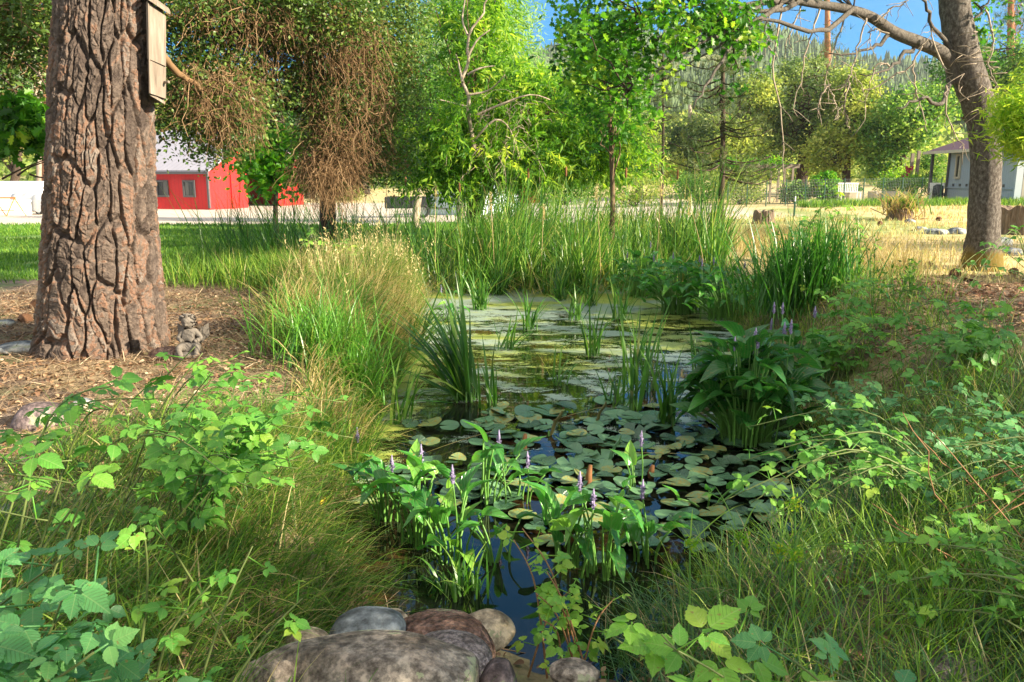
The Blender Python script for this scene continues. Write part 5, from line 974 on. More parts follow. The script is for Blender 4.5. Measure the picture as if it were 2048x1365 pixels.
# ---------------------------------------------------------------- cherub statue at the foot of the pine
def statue():
    g = on_ground(383, 712); s = .62 / .62; root = thing('cherub_statue', 'weathered stone cherub statue seated beside the foot of the pine', 'statue', g); H = (712 - 618) / FPX * g[1]
    k = H / .56 * 1.0
    verts = {'pel': (0, 0, .09), 'bel': (.0, -.005, .17), 'che': (.0, 0, .27), 'nec': (.0, -.015, .335), 'hd0': (.0, -.03, .38), 'ls': (-.075, 0, .30), 'rs': (.075, 0, .30), 'le': (-.13, -.03, .22), 'lh': (-.06, -.11, .20), 're': (.15, -.02, .22), 'rh': (.08, -.10, .19),
             'lk': (-.10, -.15, .13), 'lf': (-.04, -.20, .02), 'rk': (.14, -.12, .15), 'rf': (.13, -.19, .03), 'lt': (-.04, -.25, .015), 'rt': (.12, -.245, .02)}
    R = {'pel': .095, 'bel': .085, 'che': .082, 'nec': .035, 'hd0': .05, 'ls': .042, 'rs': .042, 'le': .03, 'lh': .024, 're': .03, 'rh': .024, 'lk': .046, 'lf': .028, 'rk': .046, 'rf': .028, 'lt': .02, 'rt': .02}
    E = [('pel', 'bel'), ('bel', 'che'), ('che', 'nec'), ('nec', 'hd0'), ('che', 'ls'), ('che', 'rs'), ('ls', 'le'), ('le', 'lh'), ('rs', 're'), ('re', 'rh'), ('pel', 'lk'), ('lk', 'lf'), ('lf', 'lt'), ('pel', 'rk'), ('rk', 'rf'), ('rf', 'rt')]
    nm = list(verts); me = bpy.data.meshes.new('body'); me.from_pydata([tuple(np.array(verts[n]) * k) for n in nm], [(nm.index(a), nm.index(b)) for a, b in E], []); o = bpy.data.objects.new('body', me); COL.objects.link(o); o.parent = root
    sk = o.modifiers.new('skin', 'SKIN'); 
    if not me.skin_vertices: pass
    bpy.context.view_layer.update()
    for i, n in enumerate(nm): me.skin_vertices[0].data[i].radius = (R[n] * k, R[n] * k); me.skin_vertices[0].data[i].use_root = (n == 'pel')
    sb = o.modifiers.new('sub', 'SUBSURF'); sb.levels = sb.render_levels = 2; me.materials.append(MT['stone_statue'])
    # head with face, tilted down, as one sculpted ball
    nt_, npz = 40, 28; V = []
    for i in range(npz):
        ph = math.pi * i / (npz - 1)
        for j in range(nt_):
            a = 2 * math.pi * j / nt_; x, y, z = math.sin(ph) * math.cos(a), math.sin(ph) * math.sin(a), math.cos(ph); r = .078
            face = max(0, -y)
            def bmp_(cx, cz, w_, amp): return amp * math.exp(-((x - cx) ** 2 + (z - cz) ** 2) / w_ ** 2) * (face > .3)
            r += bmp_(0, -.18, .13, .018) + bmp_(-.33, .02, .14, -.012) + bmp_(.33, .02, .14, -.012) + bmp_(-.4, -.35, .22, .008) + bmp_(.4, -.35, .22, .008) + bmp_(0, -.52, .12, -.006) + bmp_(0, -.46, .08, .006) + bmp_(0, -.75, .18, .010)
            V.append((x * r * .93, y * r, z * r * 1.08))
    F = [[i * nt_ + j, i * nt_ + (j + 1) % nt_, (i + 1) * nt_ + (j + 1) % nt_, (i + 1) * nt_ + j] for i in range(npz - 1) for j in range(nt_)]
    V = np.array(V); c, s_ = math.cos(.35), math.sin(.35); V = np.stack([V[:, 0], V[:, 1] * c - V[:, 2] * s_ * -1 * -1, V[:, 1] * s_ + V[:, 2] * c], -1); hc = np.array([0, -.035, .435]) 
    mb = MB(); mb.add((V + hc) * k + g, np.array(F)); part(root, 'head', mb, MT['stone_statue'], True)
    mb = MB()
    for q in range(70):
        d = rdir(1)[0]
        if d[2] < -.1 and d[1] < .2: continue
        if d[1] < -.45 and d[2] < .45: continue
        p = hc + d * np.array([.078, .080, .088]); t = np.linspace(0, 1, 7); cu = np.array([.018 * np.cos(t * 6), .018 * np.sin(t * 6), .012 * t]).T; tubes(mb, (p + cu) * k + g, np.linspace(.015, .008, 7) * k, 6)
    part(root, 'curly_hair', mb, MT['stone_statue'], True)
    mb = MB()
    for sgn in (-1, 1):
        U, V2 = np.meshgrid(np.linspace(0, 1, 8), np.linspace(0, 1, 8)); X = sgn * (.05 + .14 * U); Zz = .30 + .08 * U - .20 * V2 * (1 - .3 * U) + .02 * np.sin(V2 * 12) * U; Yy = .085 + .03 * U; i = np.arange(7)[:, None] * 8; j = np.arange(7)[None]; f = np.stack([i + j, i + j + 1, i + j + 9, i + j + 8], -1).reshape(-1, 4)
        P = np.stack([X, Yy, Zz], -1).reshape(-1, 3); mb.add(P * k + g, f); mb.add((P + [0, .018, 0]) * k + g, f)
    part(root, 'wings', mb, MT['stone_statue'])
    mb = MB(); rr = rock_verts(.15, .2); mb.add(rr[0] * [1.1, 1, .35] * k + g + [0, -.03, .02], rr[1]); part(root, 'base', mb, MT['stone_statue'], True)
# ---------------------------------------------------------------- rocks
_ico = None
def rock_verts(r, rough, seed=None, flat=0.0):
    global _ico
    if _ico is None:
        import bmesh; bm = bmesh.new(); bmesh.ops.create_icosphere(bm, subdivisions=5, radius=1); bm.verts.ensure_lookup_table(); _ico = (np.array([v.co[:] for v in bm.verts]), np.array([[v.index for v in f.verts] for f in bm.faces])); bm.free()
    v, f = _ico; s = RNG.uniform(0, 90) if seed is None else seed
    d = 1 + rough * 2.2 * (fbm(v[:, 0] * .9 + s, v[:, 1] * .9 + s, v[:, 2] * .9, 2) - .38) + rough * .5 * (fbm(v[:, 0] * 3 + s, v[:, 1] * 3, v[:, 2] * 3, 3) - .45) + rough * .10 * (fbm(v[:, 0] * 14 + s, v[:, 1] * 14, v[:, 2] * 14, 3) - .45)
    w_ = v * d[:, None]
    if flat:
        for q in range(5):
            n = rdir(1)[0]; n[2] = abs(n[2]) * .7; n /= np.linalg.norm(n); e = w_ @ n; h = RNG.uniform(.62, .85); w_ = w_ - n * (np.maximum(e - h, 0) * flat)[:, None]
    return w_ * r, f
def rock(px, py, wpx, hpx, mat, label, z=None, y=None, rough=.18, rz=0., flat=.8, group=None, sink=.35, dy=1.0, seed=None, cat='rock'):
    if y is None: g = on_ground(px, py)
    else: p = at_y(px, py, y); g = p if z is None else np.array([p[0], y, z])
    dep = (g - np.array([0, 0, CZ])) @ FW; rx = wpx / 2 * dep / FPX; rz_ = hpx / 2 * dep / FPX
    v, f = rock_verts(1, rough, seed, flat); v = v * [rx, rx * dy, rz_ * 1.15]; c, s = math.cos(rz), math.sin(rz); v = v @ np.array([[c, s, 0], [-s, c, 0], [0, 0, 1]])
    mb = MB(); mb.add(v, f); o = mb.build('rock', MT[mat], None, root=(0, 0, 0)); o.location = (g[0], g[1], g[2] + rz_ * (1 - 2 * sink)); tag(o, label, cat, group); return o
statue()
rock(735, 1385, 520, 165, 'rock_speckle', 'largest speckled grey brown boulder at the bottom edge', y=2.22, rough=.24, flat=1.0, dy=.6, sink=.5, seed=4)
rock(545, 1400, 150, 170, 'rock_speckle', 'cracked speckled boulder at the left end of the front rocks', y=2.2, rough=.16, flat=.9, sink=.5, seed=14)
rock(735, 1275, 170, 95, 'rock_blue', 'blue grey boulder with rusty stain behind the largest boulder', y=2.62, rough=.2, flat=.9, sink=.5, seed=9)
rock(880, 1295, 230, 100, 'rock_red', 'reddish brown pitted boulder at the pond edge', y=2.66, rough=.12, flat=.3, sink=.5, seed=22)
rock(900, 1325, 180, 90, 'rock_smooth', 'smooth rounded grey cobble leaning on the pitted boulder', y=2.40, rough=.08, flat=.2, sink=.5, seed=31)
rock(612, 1292, 95, 55, 'rock_tan', 'small tan rock left of the blue grey boulder', y=2.52, rough=.14, flat=.5, sink=.5, seed=2)
rock(965, 1262, 120, 60, 'rock_tan', 'flat buff rock lying where water meets the front rocks', y=2.84, rough=.16, flat=.9, sink=.5, seed=41)
rock(780, 1242, 80, 30, 'rock_tan', 'pinkish flat stone just behind the blue grey boulder', y=2.86, rough=.12, flat=.6, sink=.5, seed=43)
rock(1000, 1365, 90, 80, 'rock_purple', 'purplish small rock right of the smooth cobble', y=2.3, rough=.16, flat=.7, sink=.5, seed=51)
rock(1150, 1345, 100, 45, 'rock_speckle', 'dull grey rock half hidden in grass right of the front rocks', y=2.45, rough=.16, flat=.7, sink=.5, seed=61)
rock(1900, 1345, 150, 50, 'rock_smooth', 'grey stone in the shaded grass of the bottom right corner', rough=.16, flat=.7, seed=65)
rock(82, 850, 105, 66, 'rock_purple', 'rounded brownish purple rock on the pine litter at left', rough=.12, flat=.3, seed=7)
rock(168, 812, 46, 22, 'rock_blue', 'small pale grey stone beside the rounded purple rock', rough=.12, seed=8)
rock(8, 1035, 70, 40, 'rock_blue', 'grey blue stone at the left edge in the litter', rough=.14, seed=11)
rock(40, 700, 90, 22, 'rock_blue', 'flat grey stone at the left foot of the pine', rough=.14, seed=12)
rock(8, 652, 44, 20, 'rock_blue', 'small grey stone at the left edge beyond the pine', rough=.14, seed=13)
rock(330, 715, 70, 30, 'rock_red', 'low reddish stone in front of the cherub statue', rough=.14, seed=15)
for k, (px, py, w_, h_, lb) in enumerate([(1910, 468, 46, 18, 'dark grey flat rock nearest the right oak on the mown ground'), (1870, 468, 50, 16, 'dark grey flat rock beside the one nearest the oak'), (1840, 462, 30, 12, 'third dark flat rock in the row left of the right oak'), (1820, 447, 24, 12, 'small grey rock in front of the dry fern stump'), (1722, 520, 0, 0, '')]):
    if w_: rock(px, py, w_, h_, 'rock_blue', lb, rough=.16, group='flat rocks left of the right oak')
rock(2006, 492, 36, 26, 'white_stone', 'white stone at the right foot of the grey barked oak', rough=.16, flat=.8)
rock(2030, 510, 60, 20, 'rock_blue', 'grey flat rock at the right edge beside the white stone', rough=.16)
rock(1985, 690, 46, 26, 'rock_blue', 'grey slab showing in the bark mulch on the right bank', rough=.16, rz=.5); rock(1945, 655, 60, 22, 'rock_blue', 'pale slab above the others in the right bank mulch', rough=.16, rz=.4); rock(1905, 740, 40, 20, 'rock_purple', 'small purplish stone low in the right bank', rough=.16)
# stumps
def stump(px, pyb, w_, h_, label, seed, jag=.3):
    g = on_ground(px, pyb); dep = g[1]; r = w_ / 2 * dep / FPX; H = h_ * dep / FPX; nt_, nz = 96, 26; th = np.arange(nt_) / nt_ * 2 * np.pi; T_, Zz = np.meshgrid(th, np.linspace(0, 1, nz)); 
    top = H * (1 - jag * fbm(np.cos(T_) * 2.5 + seed, np.sin(T_) * 2.5, 1, 3) * 1.2); Rr = r * (1.12 - .22 * Zz + .35 * (fbm(np.cos(T_) * 3 + seed, np.sin(T_) * 3, Zz * 1.2, 4) - .47)) + r * .06 * np.sin(T_ * 23)
    P = np.stack([Rr * np.cos(T_), Rr * np.sin(T_), Zz * top - .03], -1).reshape(-1, 3); i = np.arange(nz - 1)[:, None]; j = np.arange(nt_)[None]; mb = MB(); mb.add(P, np.stack([i*nt_ + j, i*nt_ + (j+1) % nt_, (i+1)*nt_ + (j+1) % nt_, (i+1)*nt_ + j], -1).reshape(-1, 4))
    rim = P[-nt_:]; rings = [rim] + [rim * [s, s, 1] + [0, 0, -(1 - s) * .25 * H + 0] + RNG.normal(0, .012, (nt_, 3)) for s in (.75, .45, .15)]; V = np.concatenate(rings); i = np.arange(3)[:, None]; mb.add(V, [np.stack([i*nt_ + j, i*nt_ + (j+1) % nt_, (i+1)*nt_ + (j+1) % nt_, (i+1)*nt_ + j], -1).reshape(-1, 4), (3 * nt_ + np.arange(nt_))[None]])
    o = mb.build('tree_stump', MT['stumpwood'], None, root=(0, 0, 0)); o.location = tuple(g); tag(o, label, 'stump'); return g
stump(2032, 468, 76, 66, 'jagged rotting stump at the right edge beside the grey oak', 3); g_st = stump(1526, 448, 40, 32, 'low dark stump in dry grass right of the reeds', 8)
g_fern = stump(1800, 440, 44, 26, 'old stump buried under dry ferns left of the right oak', 15)
# pine cones on the mulch
def cone_mesh():
    mb = MB(); n = 90; k = np.arange(n); h = k / n; th = k * 2.399; r = .030 * np.sin(np.pi * (h * .85 + .12)); p = np.stack([r * np.cos(th), r * np.sin(th), .085 * h], -1); d = unit(np.stack([np.cos(th), np.sin(th), .5 + 0 * th], -1))
    inst(mb, np.array([[-.35, 0, 0], [.35, 0, 0], [.45, .8, .1], [0, 1.1, .15], [-.45, .8, .1]]), [np.array([[0, 1, 2, 3, 4]])], p, frames(d, np.array([[0, 0, 1.]])), .024, RNG.uniform(0, 1, n)); tubes(mb, np.array([[0, 0, 0], [0, 0, .04], [0, 0, .085]]), np.array([.014, .02, .006]), 8)
    return mb.build('pine_cone', MT['cone'], None, root=(0, 0, 0), smooth=False)
MT['cone'] = simple('pine_cone_brown', (.17, .085, .045), .8, var=.4, scale=40)
c0 = None
CN = [(1903, 553, 1.5, 'large dark pine cone lying at the left foot of the grey oak'), (1866, 534, 1.2, 'pine cone on the sunlit straw left of the grey oak'), (1822, 537, 1.1, 'second pine cone on the straw left of the grey oak'), (1953, 582, 1.5, 'pine cone half buried in the mulch below the oak'), (1980, 545, 1.3, 'pine cone touching the right foot of the grey oak'), (2020, 552, 1.4, 'pine cone at the right edge beyond the oak'), (1872, 442, 1.6, 'far pine cone near the dry fern clump'), (1868, 430, 1.5, 'farthest pine cone behind the flat rocks'), (1760, 452, 1.4, 'pine cone on bare soil left of the flat rocks'), (1690, 520, 1.2, 'pine cone in the open straw between sedge and oak'), (1935, 566, 1.1, 'small pine cone in front of the mossy oak foot'), (60, 620, 1.3, 'pine cone on the litter left of the pine trunk'), (115, 668, 1.2, 'reddish pine cone close to the left flank of the pine'), (38, 648, 1.2, 'dark pine cone at the left edge of the litter')]
for px, py, s, lb in CN:
    g = on_ground(px, py)
    if c0 is None: c0 = cone_mesh(); o = c0
    else: o = c0.copy(); COL.objects.link(o)
    o.location = (g[0], g[1], g[2] + .03 * s); o.rotation_euler = (rad(90 + RNG.uniform(-15, 15)), 0, RNG.uniform(0, 6.28)); o.scale = (s * 1.2,) * 3; tag(o, lb, 'pine cone', 'fallen pine cones')
# ---------------------------------------------------------------- litter, grass, reeds
def ground_pts(n, x0, x1, y0, y1, dens=None):
    x = RNG.uniform(x0, x1, n); y = RNG.uniform(y0, y1, n); k = pond_d(x, y) > .03
    if dens is not None: k &= RNG.uniform(0, 1, n) < dens(x, y)
    x, y = x[k], y[k]; return np.stack([x, y, G(x, y)], -1)
def in_view(p, m=60):
    q = p - np.array([0, 0, CZ]); d = q @ FW; px = q[:, 0] / d * FPX + 1024; return (px > -m) & (px < 2048 + m) & (d > .3)
def flat_rot(n, tilt=.25):
    a = RNG.uniform(0, 6.28, n); d = np.stack([np.cos(a), np.sin(a), RNG.normal(0, tilt, n)], -1); nn = rdir(n, 3.5); return frames(d, nn)
def litter():
    m = leaf_mat('pine_needle_litter', [(0, (.09, .06, .04)), (.4, (.22, .15, .095)), (.8, (.38, .28, .18)), (1, (.56, .45, .30))], .05, .7, .2)
    P = np.concatenate([ground_pts(90000, -7, -.4, 2.2, 12, lambda x, y: .35 + .5 * sst(3, 6, y)), ground_pts(60000, 1.8, 9.5, 3.0, 13, lambda x, y: .8 * sst(1.8, 3.2, x))]); P = P[in_view(P)]; n = len(P); P[:, 2] += RNG.uniform(.004, .022, n)
    T = np.array([[-.015, 0, 0], [.015, 0, 0], [.012, .5, .05], [-.012, .5, .05], [0, 1, .0]]); mb = MB(); inst(mb, T, [np.array([[0, 1, 2, 3]]), np.array([[3, 2, 4]])], P, flat_rot(n), RNG.uniform(.09, .20, n), np.clip(RNG.normal(.45, .25, n), 0, 1))
    kind(tag(mb.build('needle_litter', m), 'brown fallen pine needles covering the ground on both banks', 'needle litter'), 'stuff')
    m = leaf_mat('dry_leaf_litter', [(0, (.09, .055, .035)), (.4, (.22, .12, .07)), (.75, (.38, .25, .15)), (1, (.60, .48, .34))], .1, .7, .2)
    P = np.concatenate([ground_pts(14000, -7, -.3, 1.6, 11), ground_pts(17000, 1.5, 9, 1.6, 13, lambda x, y: .25 + .75 * sst(2.2, 3.6, x)), ground_pts(3000, -1.8, 3, 1.2, 4)]); P = P[in_view(P)]; n = len(P); P[:, 2] += RNG.uniform(.008, .03, n)
    mb = MB(); inst(mb, L_BROAD[0] * [1, 1, 2.0], L_BROAD[1], P, flat_rot(n, .3), RNG.uniform(.02, .06, n), np.clip(RNG.normal(.45, .27, n), 0, 1)); kind(tag(mb.build('leaf_litter', m), 'curled dry brown leaves scattered over soil and mulch', 'leaf litter'), 'stuff')
    # bark chips on the right bank
    P = ground_pts(5200, 3.0, 9.5, 3.2, 11.5, lambda x, y: sst(3.0, 4.5, x)); P = P[in_view(P)]; n = len(P); P[:, 2] += .012; V = np.array([[-.5, -1, 0], [.5, -1, 0], [.45, 1, 0], [-.4, 1, 0], [-.5, -1, .35], [.5, -1, .35], [.45, 1, .3], [-.4, 1, .35]]) * .5
    mb = MB(); inst(mb, V, [BOXF], P, flat_rot(n, .25), RNG.uniform(.02, .07, n), RNG.uniform(0, 1, n)); m = leaf_mat('bark_chips', [(0, (.09, .045, .03)), (.5, (.24, .11, .06)), (1, (.40, .24, .15))], 0, .8, .2); kind(tag(mb.build('bark_mulch', m, smooth=False), 'reddish bark mulch chips covering the right bank', 'mulch'), 'stuff')
    # pebbles and twigs
    P = np.concatenate([ground_pts(1500, -7, 0, 2, 10), ground_pts(700, 2.5, 9, 2, 12)]); P = P[in_view(P)]; n = len(P); d = rdir(n, .1, .2); t = np.linspace(0, 1, 4); L = RNG.uniform(.08, .45, n)
    Q = P[:, None] + d[:, None] * (t[None] * L[:, None])[..., None] + RNG.normal(0, .01, (n, 4, 3)); Q[:, :, 2] = G(Q[:, :, 0], Q[:, :, 1]) + .012; mb = MB(); tubes(mb, Q, np.linspace(.006, .003, 4)[None] * RNG.uniform(.5, 1.3, (n, 1)), 4, RNG.uniform(0, 1, n)); kind(tag(mb.build('fallen_twigs', MT['twig']), 'thin fallen twigs strewn over the litter', 'twigs'), 'stuff')
litter()
def grass(name, label, P, L, W, lean, droop, mat, var, seg=4, pw=1.6, az=None):
    n = len(P); mb = MB(); a = RNG.uniform(0, 6.28, n) if az is None else az
    blades(mb, P, a, L, W, lean, droop, seg, var, pw); return kind(tag(mb.build(name, MT[mat]), label, 'grass'), 'stuff')
def tufts(P, per, sig):
    q = np.repeat(P, per, 0); q[:, :2] += RNG.normal(0, 1, (len(q), 2)) * (sig if np.ndim(sig) == 0 else np.repeat(sig, per)[:, None]); k = pond_d(q[:, 0], q[:, 1]) > -.04; q = q[k]; q[:, 2] = G(q[:, 0], q[:, 1]) - .01; return q, k
U = lambda a, b, n: RNG.uniform(a, b, n)
def all_grass():
    # short lawn at the left and behind
    P = ground_pts(150000, -22, 1, 11.5, 32, lambda x, y: np.clip(1.3 - (y - 11) / 22, .25, 1) * (vn(x * .8, y * .8) > .22) * sst(11.2, 13, y + 3 * (fbm(x * .35, y * .35, 2.) - .47))); P = P[in_view(P)]; n = len(P)
    grass('lawn_grass', 'short green lawn behind the pine and left of the reeds', P, U(.03, .09, n) * (1 + P[:, 1] / 30), .010 * (1 + P[:, 1] / 12), U(0, .6, n), U(0, .9, n), 'grass', np.clip(RNG.normal(.6, .16, n), .24, 1), 2)
    # taller weedy grass left of the reeds
    P = ground_pts(9000, -6.5, -1.3, 8.8, 15.5, lambda x, y: sst(-6.2, -3.6, x) * sst(10.6, 12.0, y + .2 * (x + 3))); P, k = tufts(P, 6, .08); n = len(P)
    grass('meadow_grass', 'tall sunlit weedy grass between the lawn and the reeds', P, U(.2, .62, n), U(.006, .013, n), U(0, .5, n), U(.2, 1.3, n), 'grass', np.clip(RNG.normal(.62, .25, n), 0, 1))
    # left bank: dense long grass spilling to the water
    P = ground_pts(2300, -3.3, -1.02, 4.6, 12.5, lambda x, y: sst(0, .3, x - np.interp(y, [4.6, 5.8, 7, 10, 13], [-1.35, -1.75, -2.15, -2.8, -3.2]) + .2 * np.sin(y * 1.9)) * sst(4.4, 5.4, y)); per = 26; Q, k = tufts(P, per, .07); n = len(Q); az = np.where(U(0, 1, n) < .6, RNG.normal(-.1, .9, n), U(0, 6.28, n))
    dry = np.clip(RNG.normal(.5, .24, n) - .36 * (vn(Q[:, 0] * 2.0, Q[:, 1] * 1.6) > .5), 0, 1)
    grass('bank_grass', 'long green and straw coloured grass overhanging the left bank', Q, U(.18, .62, n) * (1 + .25 * sst(6, 8, Q[:, 1])) * (.6 + .7 * vn(Q[:, 0] * 3, Q[:, 1] * 3)), U(.005, .012, n), U(0, .6, n), U(.5, 2.3, n), 'grass', dry, 5, 1.5, az)
    # dry seeding grass behind it
    P = ground_pts(750, -3.4, -1.2, 6.6, 13.8, lambda x, y: .9 * sst(0, .4, x - np.interp(y, [6, 7, 10, 13], [-1.8, -2.1, -2.8, -3.3])) * (vn(x * 1.5, y * 1.2, 4) > .4)); Q, k = tufts(P, 5, .10); n = len(Q); mb = MB(); L = U(.4, .95, n)
    tip = blades(mb, Q, U(0, 6.28, n), L, U(.003, .006, n), U(0, .35, n), U(.0, .8, n), 4, np.clip(RNG.normal(.6, .35, n), 0, 1), 2)
    k = U(0, 1, n) < .16; t = tip[k]; m_ = len(t); reps = 7; tt = np.repeat(t, reps, 0) + np.tile(np.linspace(-.14, .02, reps), m_)[:, None] * np.array([0, 0, 1.]) + RNG.normal(0, .006, (m_ * reps, 3)); inst(mb, L_NARROW[0] * [1.8, 1, 1], L_NARROW[1], tt, frames(rdir(len(tt), 1.6), rdir(len(tt))), .045, U(.4, .9, len(tt)))
    kind(tag(mb.build('seeding_grass', MT['drygrass']), 'tall straw coloured seeding grass along the left bank', 'grass'), 'stuff')
    # foreground grass, bottom left, sprawling
    P = ground_pts(1500, -2.6, .35, 1.15, 4.7, lambda x, y: sst(-.25, .1, pond_d(x, y) - .0) * (1 - .6 * sst(-1.2, -2.4, x)) * (np.hypot((x + .12) / .72, (y - 2.4) / .6) > 1) * ((x < -.72) | (y < 2.0))); Q, k = tufts(P, 26, .07); n = len(Q); az = np.where(U(0, 1, n) < .65, RNG.normal(.15, .7, n), U(0, 6.28, n))
    k = pond_d(Q[:, 0], Q[:, 1]) > .05; Q = Q[k]; az = az[k]; n = len(Q)
    grass('near_bank_grass', 'fine sprawling green grass around the near left corner of the pond', Q, U(.12, .44, n), U(.003, .0075, n), U(.2, 1.1, n), U(.3, 1.7, n), 'grass', np.clip(RNG.normal(.50, .27, n) + .25 * (vn(Q[:, 0] * 4, Q[:, 1] * 4) - .5), 0, 1), 5, 1.3, az)
    # foreground right
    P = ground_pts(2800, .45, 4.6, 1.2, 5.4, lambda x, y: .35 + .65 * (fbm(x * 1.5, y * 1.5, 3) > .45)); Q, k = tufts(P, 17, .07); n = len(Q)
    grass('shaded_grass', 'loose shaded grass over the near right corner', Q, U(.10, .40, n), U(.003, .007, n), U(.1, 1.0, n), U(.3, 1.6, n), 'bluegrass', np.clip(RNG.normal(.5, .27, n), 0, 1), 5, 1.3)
    # right bank weeds
    P = ground_pts(2600, 2.2, 6.5, 3.5, 12.5, lambda x, y: (1 - sst(3.0, 4.2, x - .18 * (y - 6))) * (.35 + .65 * (fbm(x, y, 8) > .46))); Q, k = tufts(P, 18, .07); n = len(Q)
    grass('right_bank_grass', 'thin green grass between brambles on the right bank', Q, U(.1, .42, n), U(.003, .007, n), U(.1, .7, n), U(.2, 1.4, n), 'grass', np.clip(RNG.normal(.55, .27, n), 0, 1), 4, 1.4)
    # pale straw grass on the right yard
    P = ground_pts(60000, 3.5, 26, 9.5, 38, lambda x, y: np.clip(1.2 - y / 40, .2, 1) * (fbm(x * .5, y * 1.1, 6) > .46)); P = P[in_view(P)]; n = len(P)
    grass('mown_dry_grass', 'mown straw yellow grass on the open ground at right', P, U(.04, .12, n) * (1 + P[:, 1] / 25), .009 * (1 + P[:, 1] / 12), U(0, .9, n), U(0, .9, n), 'drygrass', np.clip(RNG.normal(.6, .3, n), 0, 1), 2)
    P = ground_pts(2200, 4.3, 8.5, 12.5, 21, lambda x, y: np.exp(-((x - 5.9 - (y - 15) * .12) / 1.0) ** 2)); Q, k = tufts(P, 9, .1); n = len(Q); mb = MB(); blades(mb, Q, U(0, 6.28, n), U(.2, .6, n), U(.006, .012, n), U(0, .5, n), U(.1, 1.1, n), 4, RNG.uniform(0, 1, n))
    kind(tag(mb.build('straw_tussocks', MT['drygrass']), 'dry blond tussock grass round the low dark stump', 'grass'), 'stuff')
    x = U(14.5, 33, 9000); y = RNG.normal(40.8, .7, 9000); P = np.stack([x, y, G(x, y)], -1); grass('fence_line_grass', 'green weeds along the foot of the garden fence', P, U(.15, .5, 9000), .03, U(0, .6, 9000), U(0, .8, 9000), 'grass', np.clip(RNG.normal(.6, .2, 9000), .2, 1), 3)
    x = U(-30, -14, 1500); 
all_grass()
def reeds():
    # the far stand: one mass of blades
    x = U(-2.4, 5.0, 3600); y = U(13.2, 20.5, 3600); k = (x > -2.3 + .0 * y) & (x < 3.6 + .08 * (y - 13)) & (y > 14.0 - .7 * np.abs(np.sin(x * 2.1)) + .25 * (x > 1.4)); x, y = x[k], y[k]; keep = U(0, 1, len(x)) < np.where(y < 16, 1, .3) * np.where(x < -.9, .22, 1); x, y = x[keep], y[keep]
    z = np.where(pond_d(x, y) < 0, WZ - .05, G(x, y)); P = np.stack([x, y, z], -1); per = 6; Q = np.repeat(P, per, 0); Q[:, :2] += RNG.normal(0, .05, (len(Q), 2)); n = len(Q); tall = .48 + .95 * vn(Q[:, 0] * 1.6, Q[:, 1] * .9) ** 1.3; tall *= np.where(Q[:, 1] < 14.6, .75, 1.0) * np.where(Q[:, 0] < -.9, .8, 1)
    az = np.where(U(0, 1, n) < .5, RNG.normal(0, .9, n), U(0, 6.28, n)); dr = np.where(U(0, 1, n) < .22, U(1.4, 2.4, n), U(.05, .8, n)); v = np.clip(RNG.normal(.66, .24, n), .19, 1); v = np.where(U(0, 1, n) < .06, U(0, .1, n), v)
    mb = MB(); blades(mb, Q, az, U(.8, 2.15, n) * tall, U(.013, .030, n), np.abs(RNG.normal(.22, .24, n)), dr, 5, v, 2.6)
    kind(tag(mb.build('reed_bed', MT['reed']), 'dense stand of tall green reeds filling the far end of the pond', 'reeds'), 'stuff')
    # the left wing of the stand, thinner and darker, before the gravel
    x = U(-5.0, -1.2, 900); y = 14.2 + U(-1.0, 4.0, 900) + .2 * x; P = np.stack([x, y, G(x, y)], -1)[U(0, 1, 900) < .30]; Q = np.repeat(P, 5, 0); Q[:, :2] += RNG.normal(0, .05, (len(Q), 2)); n = len(Q)
    mb = MB(); blades(mb, Q, np.where(U(0, 1, n) < .5, RNG.normal(3.1, .7, n), U(0, 6.28, n)), U(.6, 1.75, n), U(.010, .020, n), np.abs(RNG.normal(.3, .25, n)), U(.1, 1.5, n), 5, np.clip(RNG.normal(.42, .2, n), .19, 1), 2.2)
    kind(tag(mb.build('reed_fringe', MT['reed']), 'thinner leaning reeds at the left end of the reed stand', 'reeds'), 'stuff')
    # dry seed stems and cattail heads in the stand, each a plant
    ORD = ['first', 'second', 'third', 'fourth', 'fifth', 'sixth', 'seventh']; hx = np.linspace(-2.6, 3.3, 14)
    for k in range(14):
        y = float(U(13.2, 14.4, 1)[0]); x = float(hx[k] * y / 13.8 + RNG.uniform(-.12, .12)); z = WZ if pond_d(np.array([x]), np.array([y]))[0] < 0 else g1(x, y); H = float(U(1.3, 2.0, 1)[0]); l = RNG.normal(0, .12, 2); head = k % 2 == 0
        p = spline([[x, y, z], [x + l[0] * .4, y + l[1] * .4, z + H * .5], [x + l[0], y + l[1], z + H]], 8)
        root = thing('cattail' if head else 'seeding_reed', (f'{ORD[k // 2]} brown cattail head from the left in the reed stand' if head else f'{ORD[k // 2]} dry tan seed stem from the left in the reed stand'), 'cattail' if head else 'reed', p[0], 'brown cattail heads in the reed stand' if head else 'tan seed stems in the reed stand')
        mb = MB(); tubes(mb, p, np.linspace(.008, .004, 8), 5); mb.build('stem', MT['stem' if head else 'seed'], root)
        if head: mb = MB(); tubes(mb, np.array([p[-1] - [0, 0, .02], p[-1] + [0, 0, .0], p[-1] + [0, 0, .13], p[-1] + [0, 0, .15]]), np.array([.006, .018, .017, .005]), 8); mb.build('seed_head', MT['cattail'], root)
        else:
            mb = MB(); n = 60; q = p[-1] + np.stack([RNG.normal(0, .012, n), RNG.normal(0, .012, n), U(-.25, .05, n)], -1); inst(mb, L_NARROW[0] * [1.6, 1, 1], L_NARROW[1], q, frames(rdir(n, 1.5), rdir(n)), .05, U(.3, 1, n)); mb.build('seed_head', MT['drygrass'], root)
reeds()
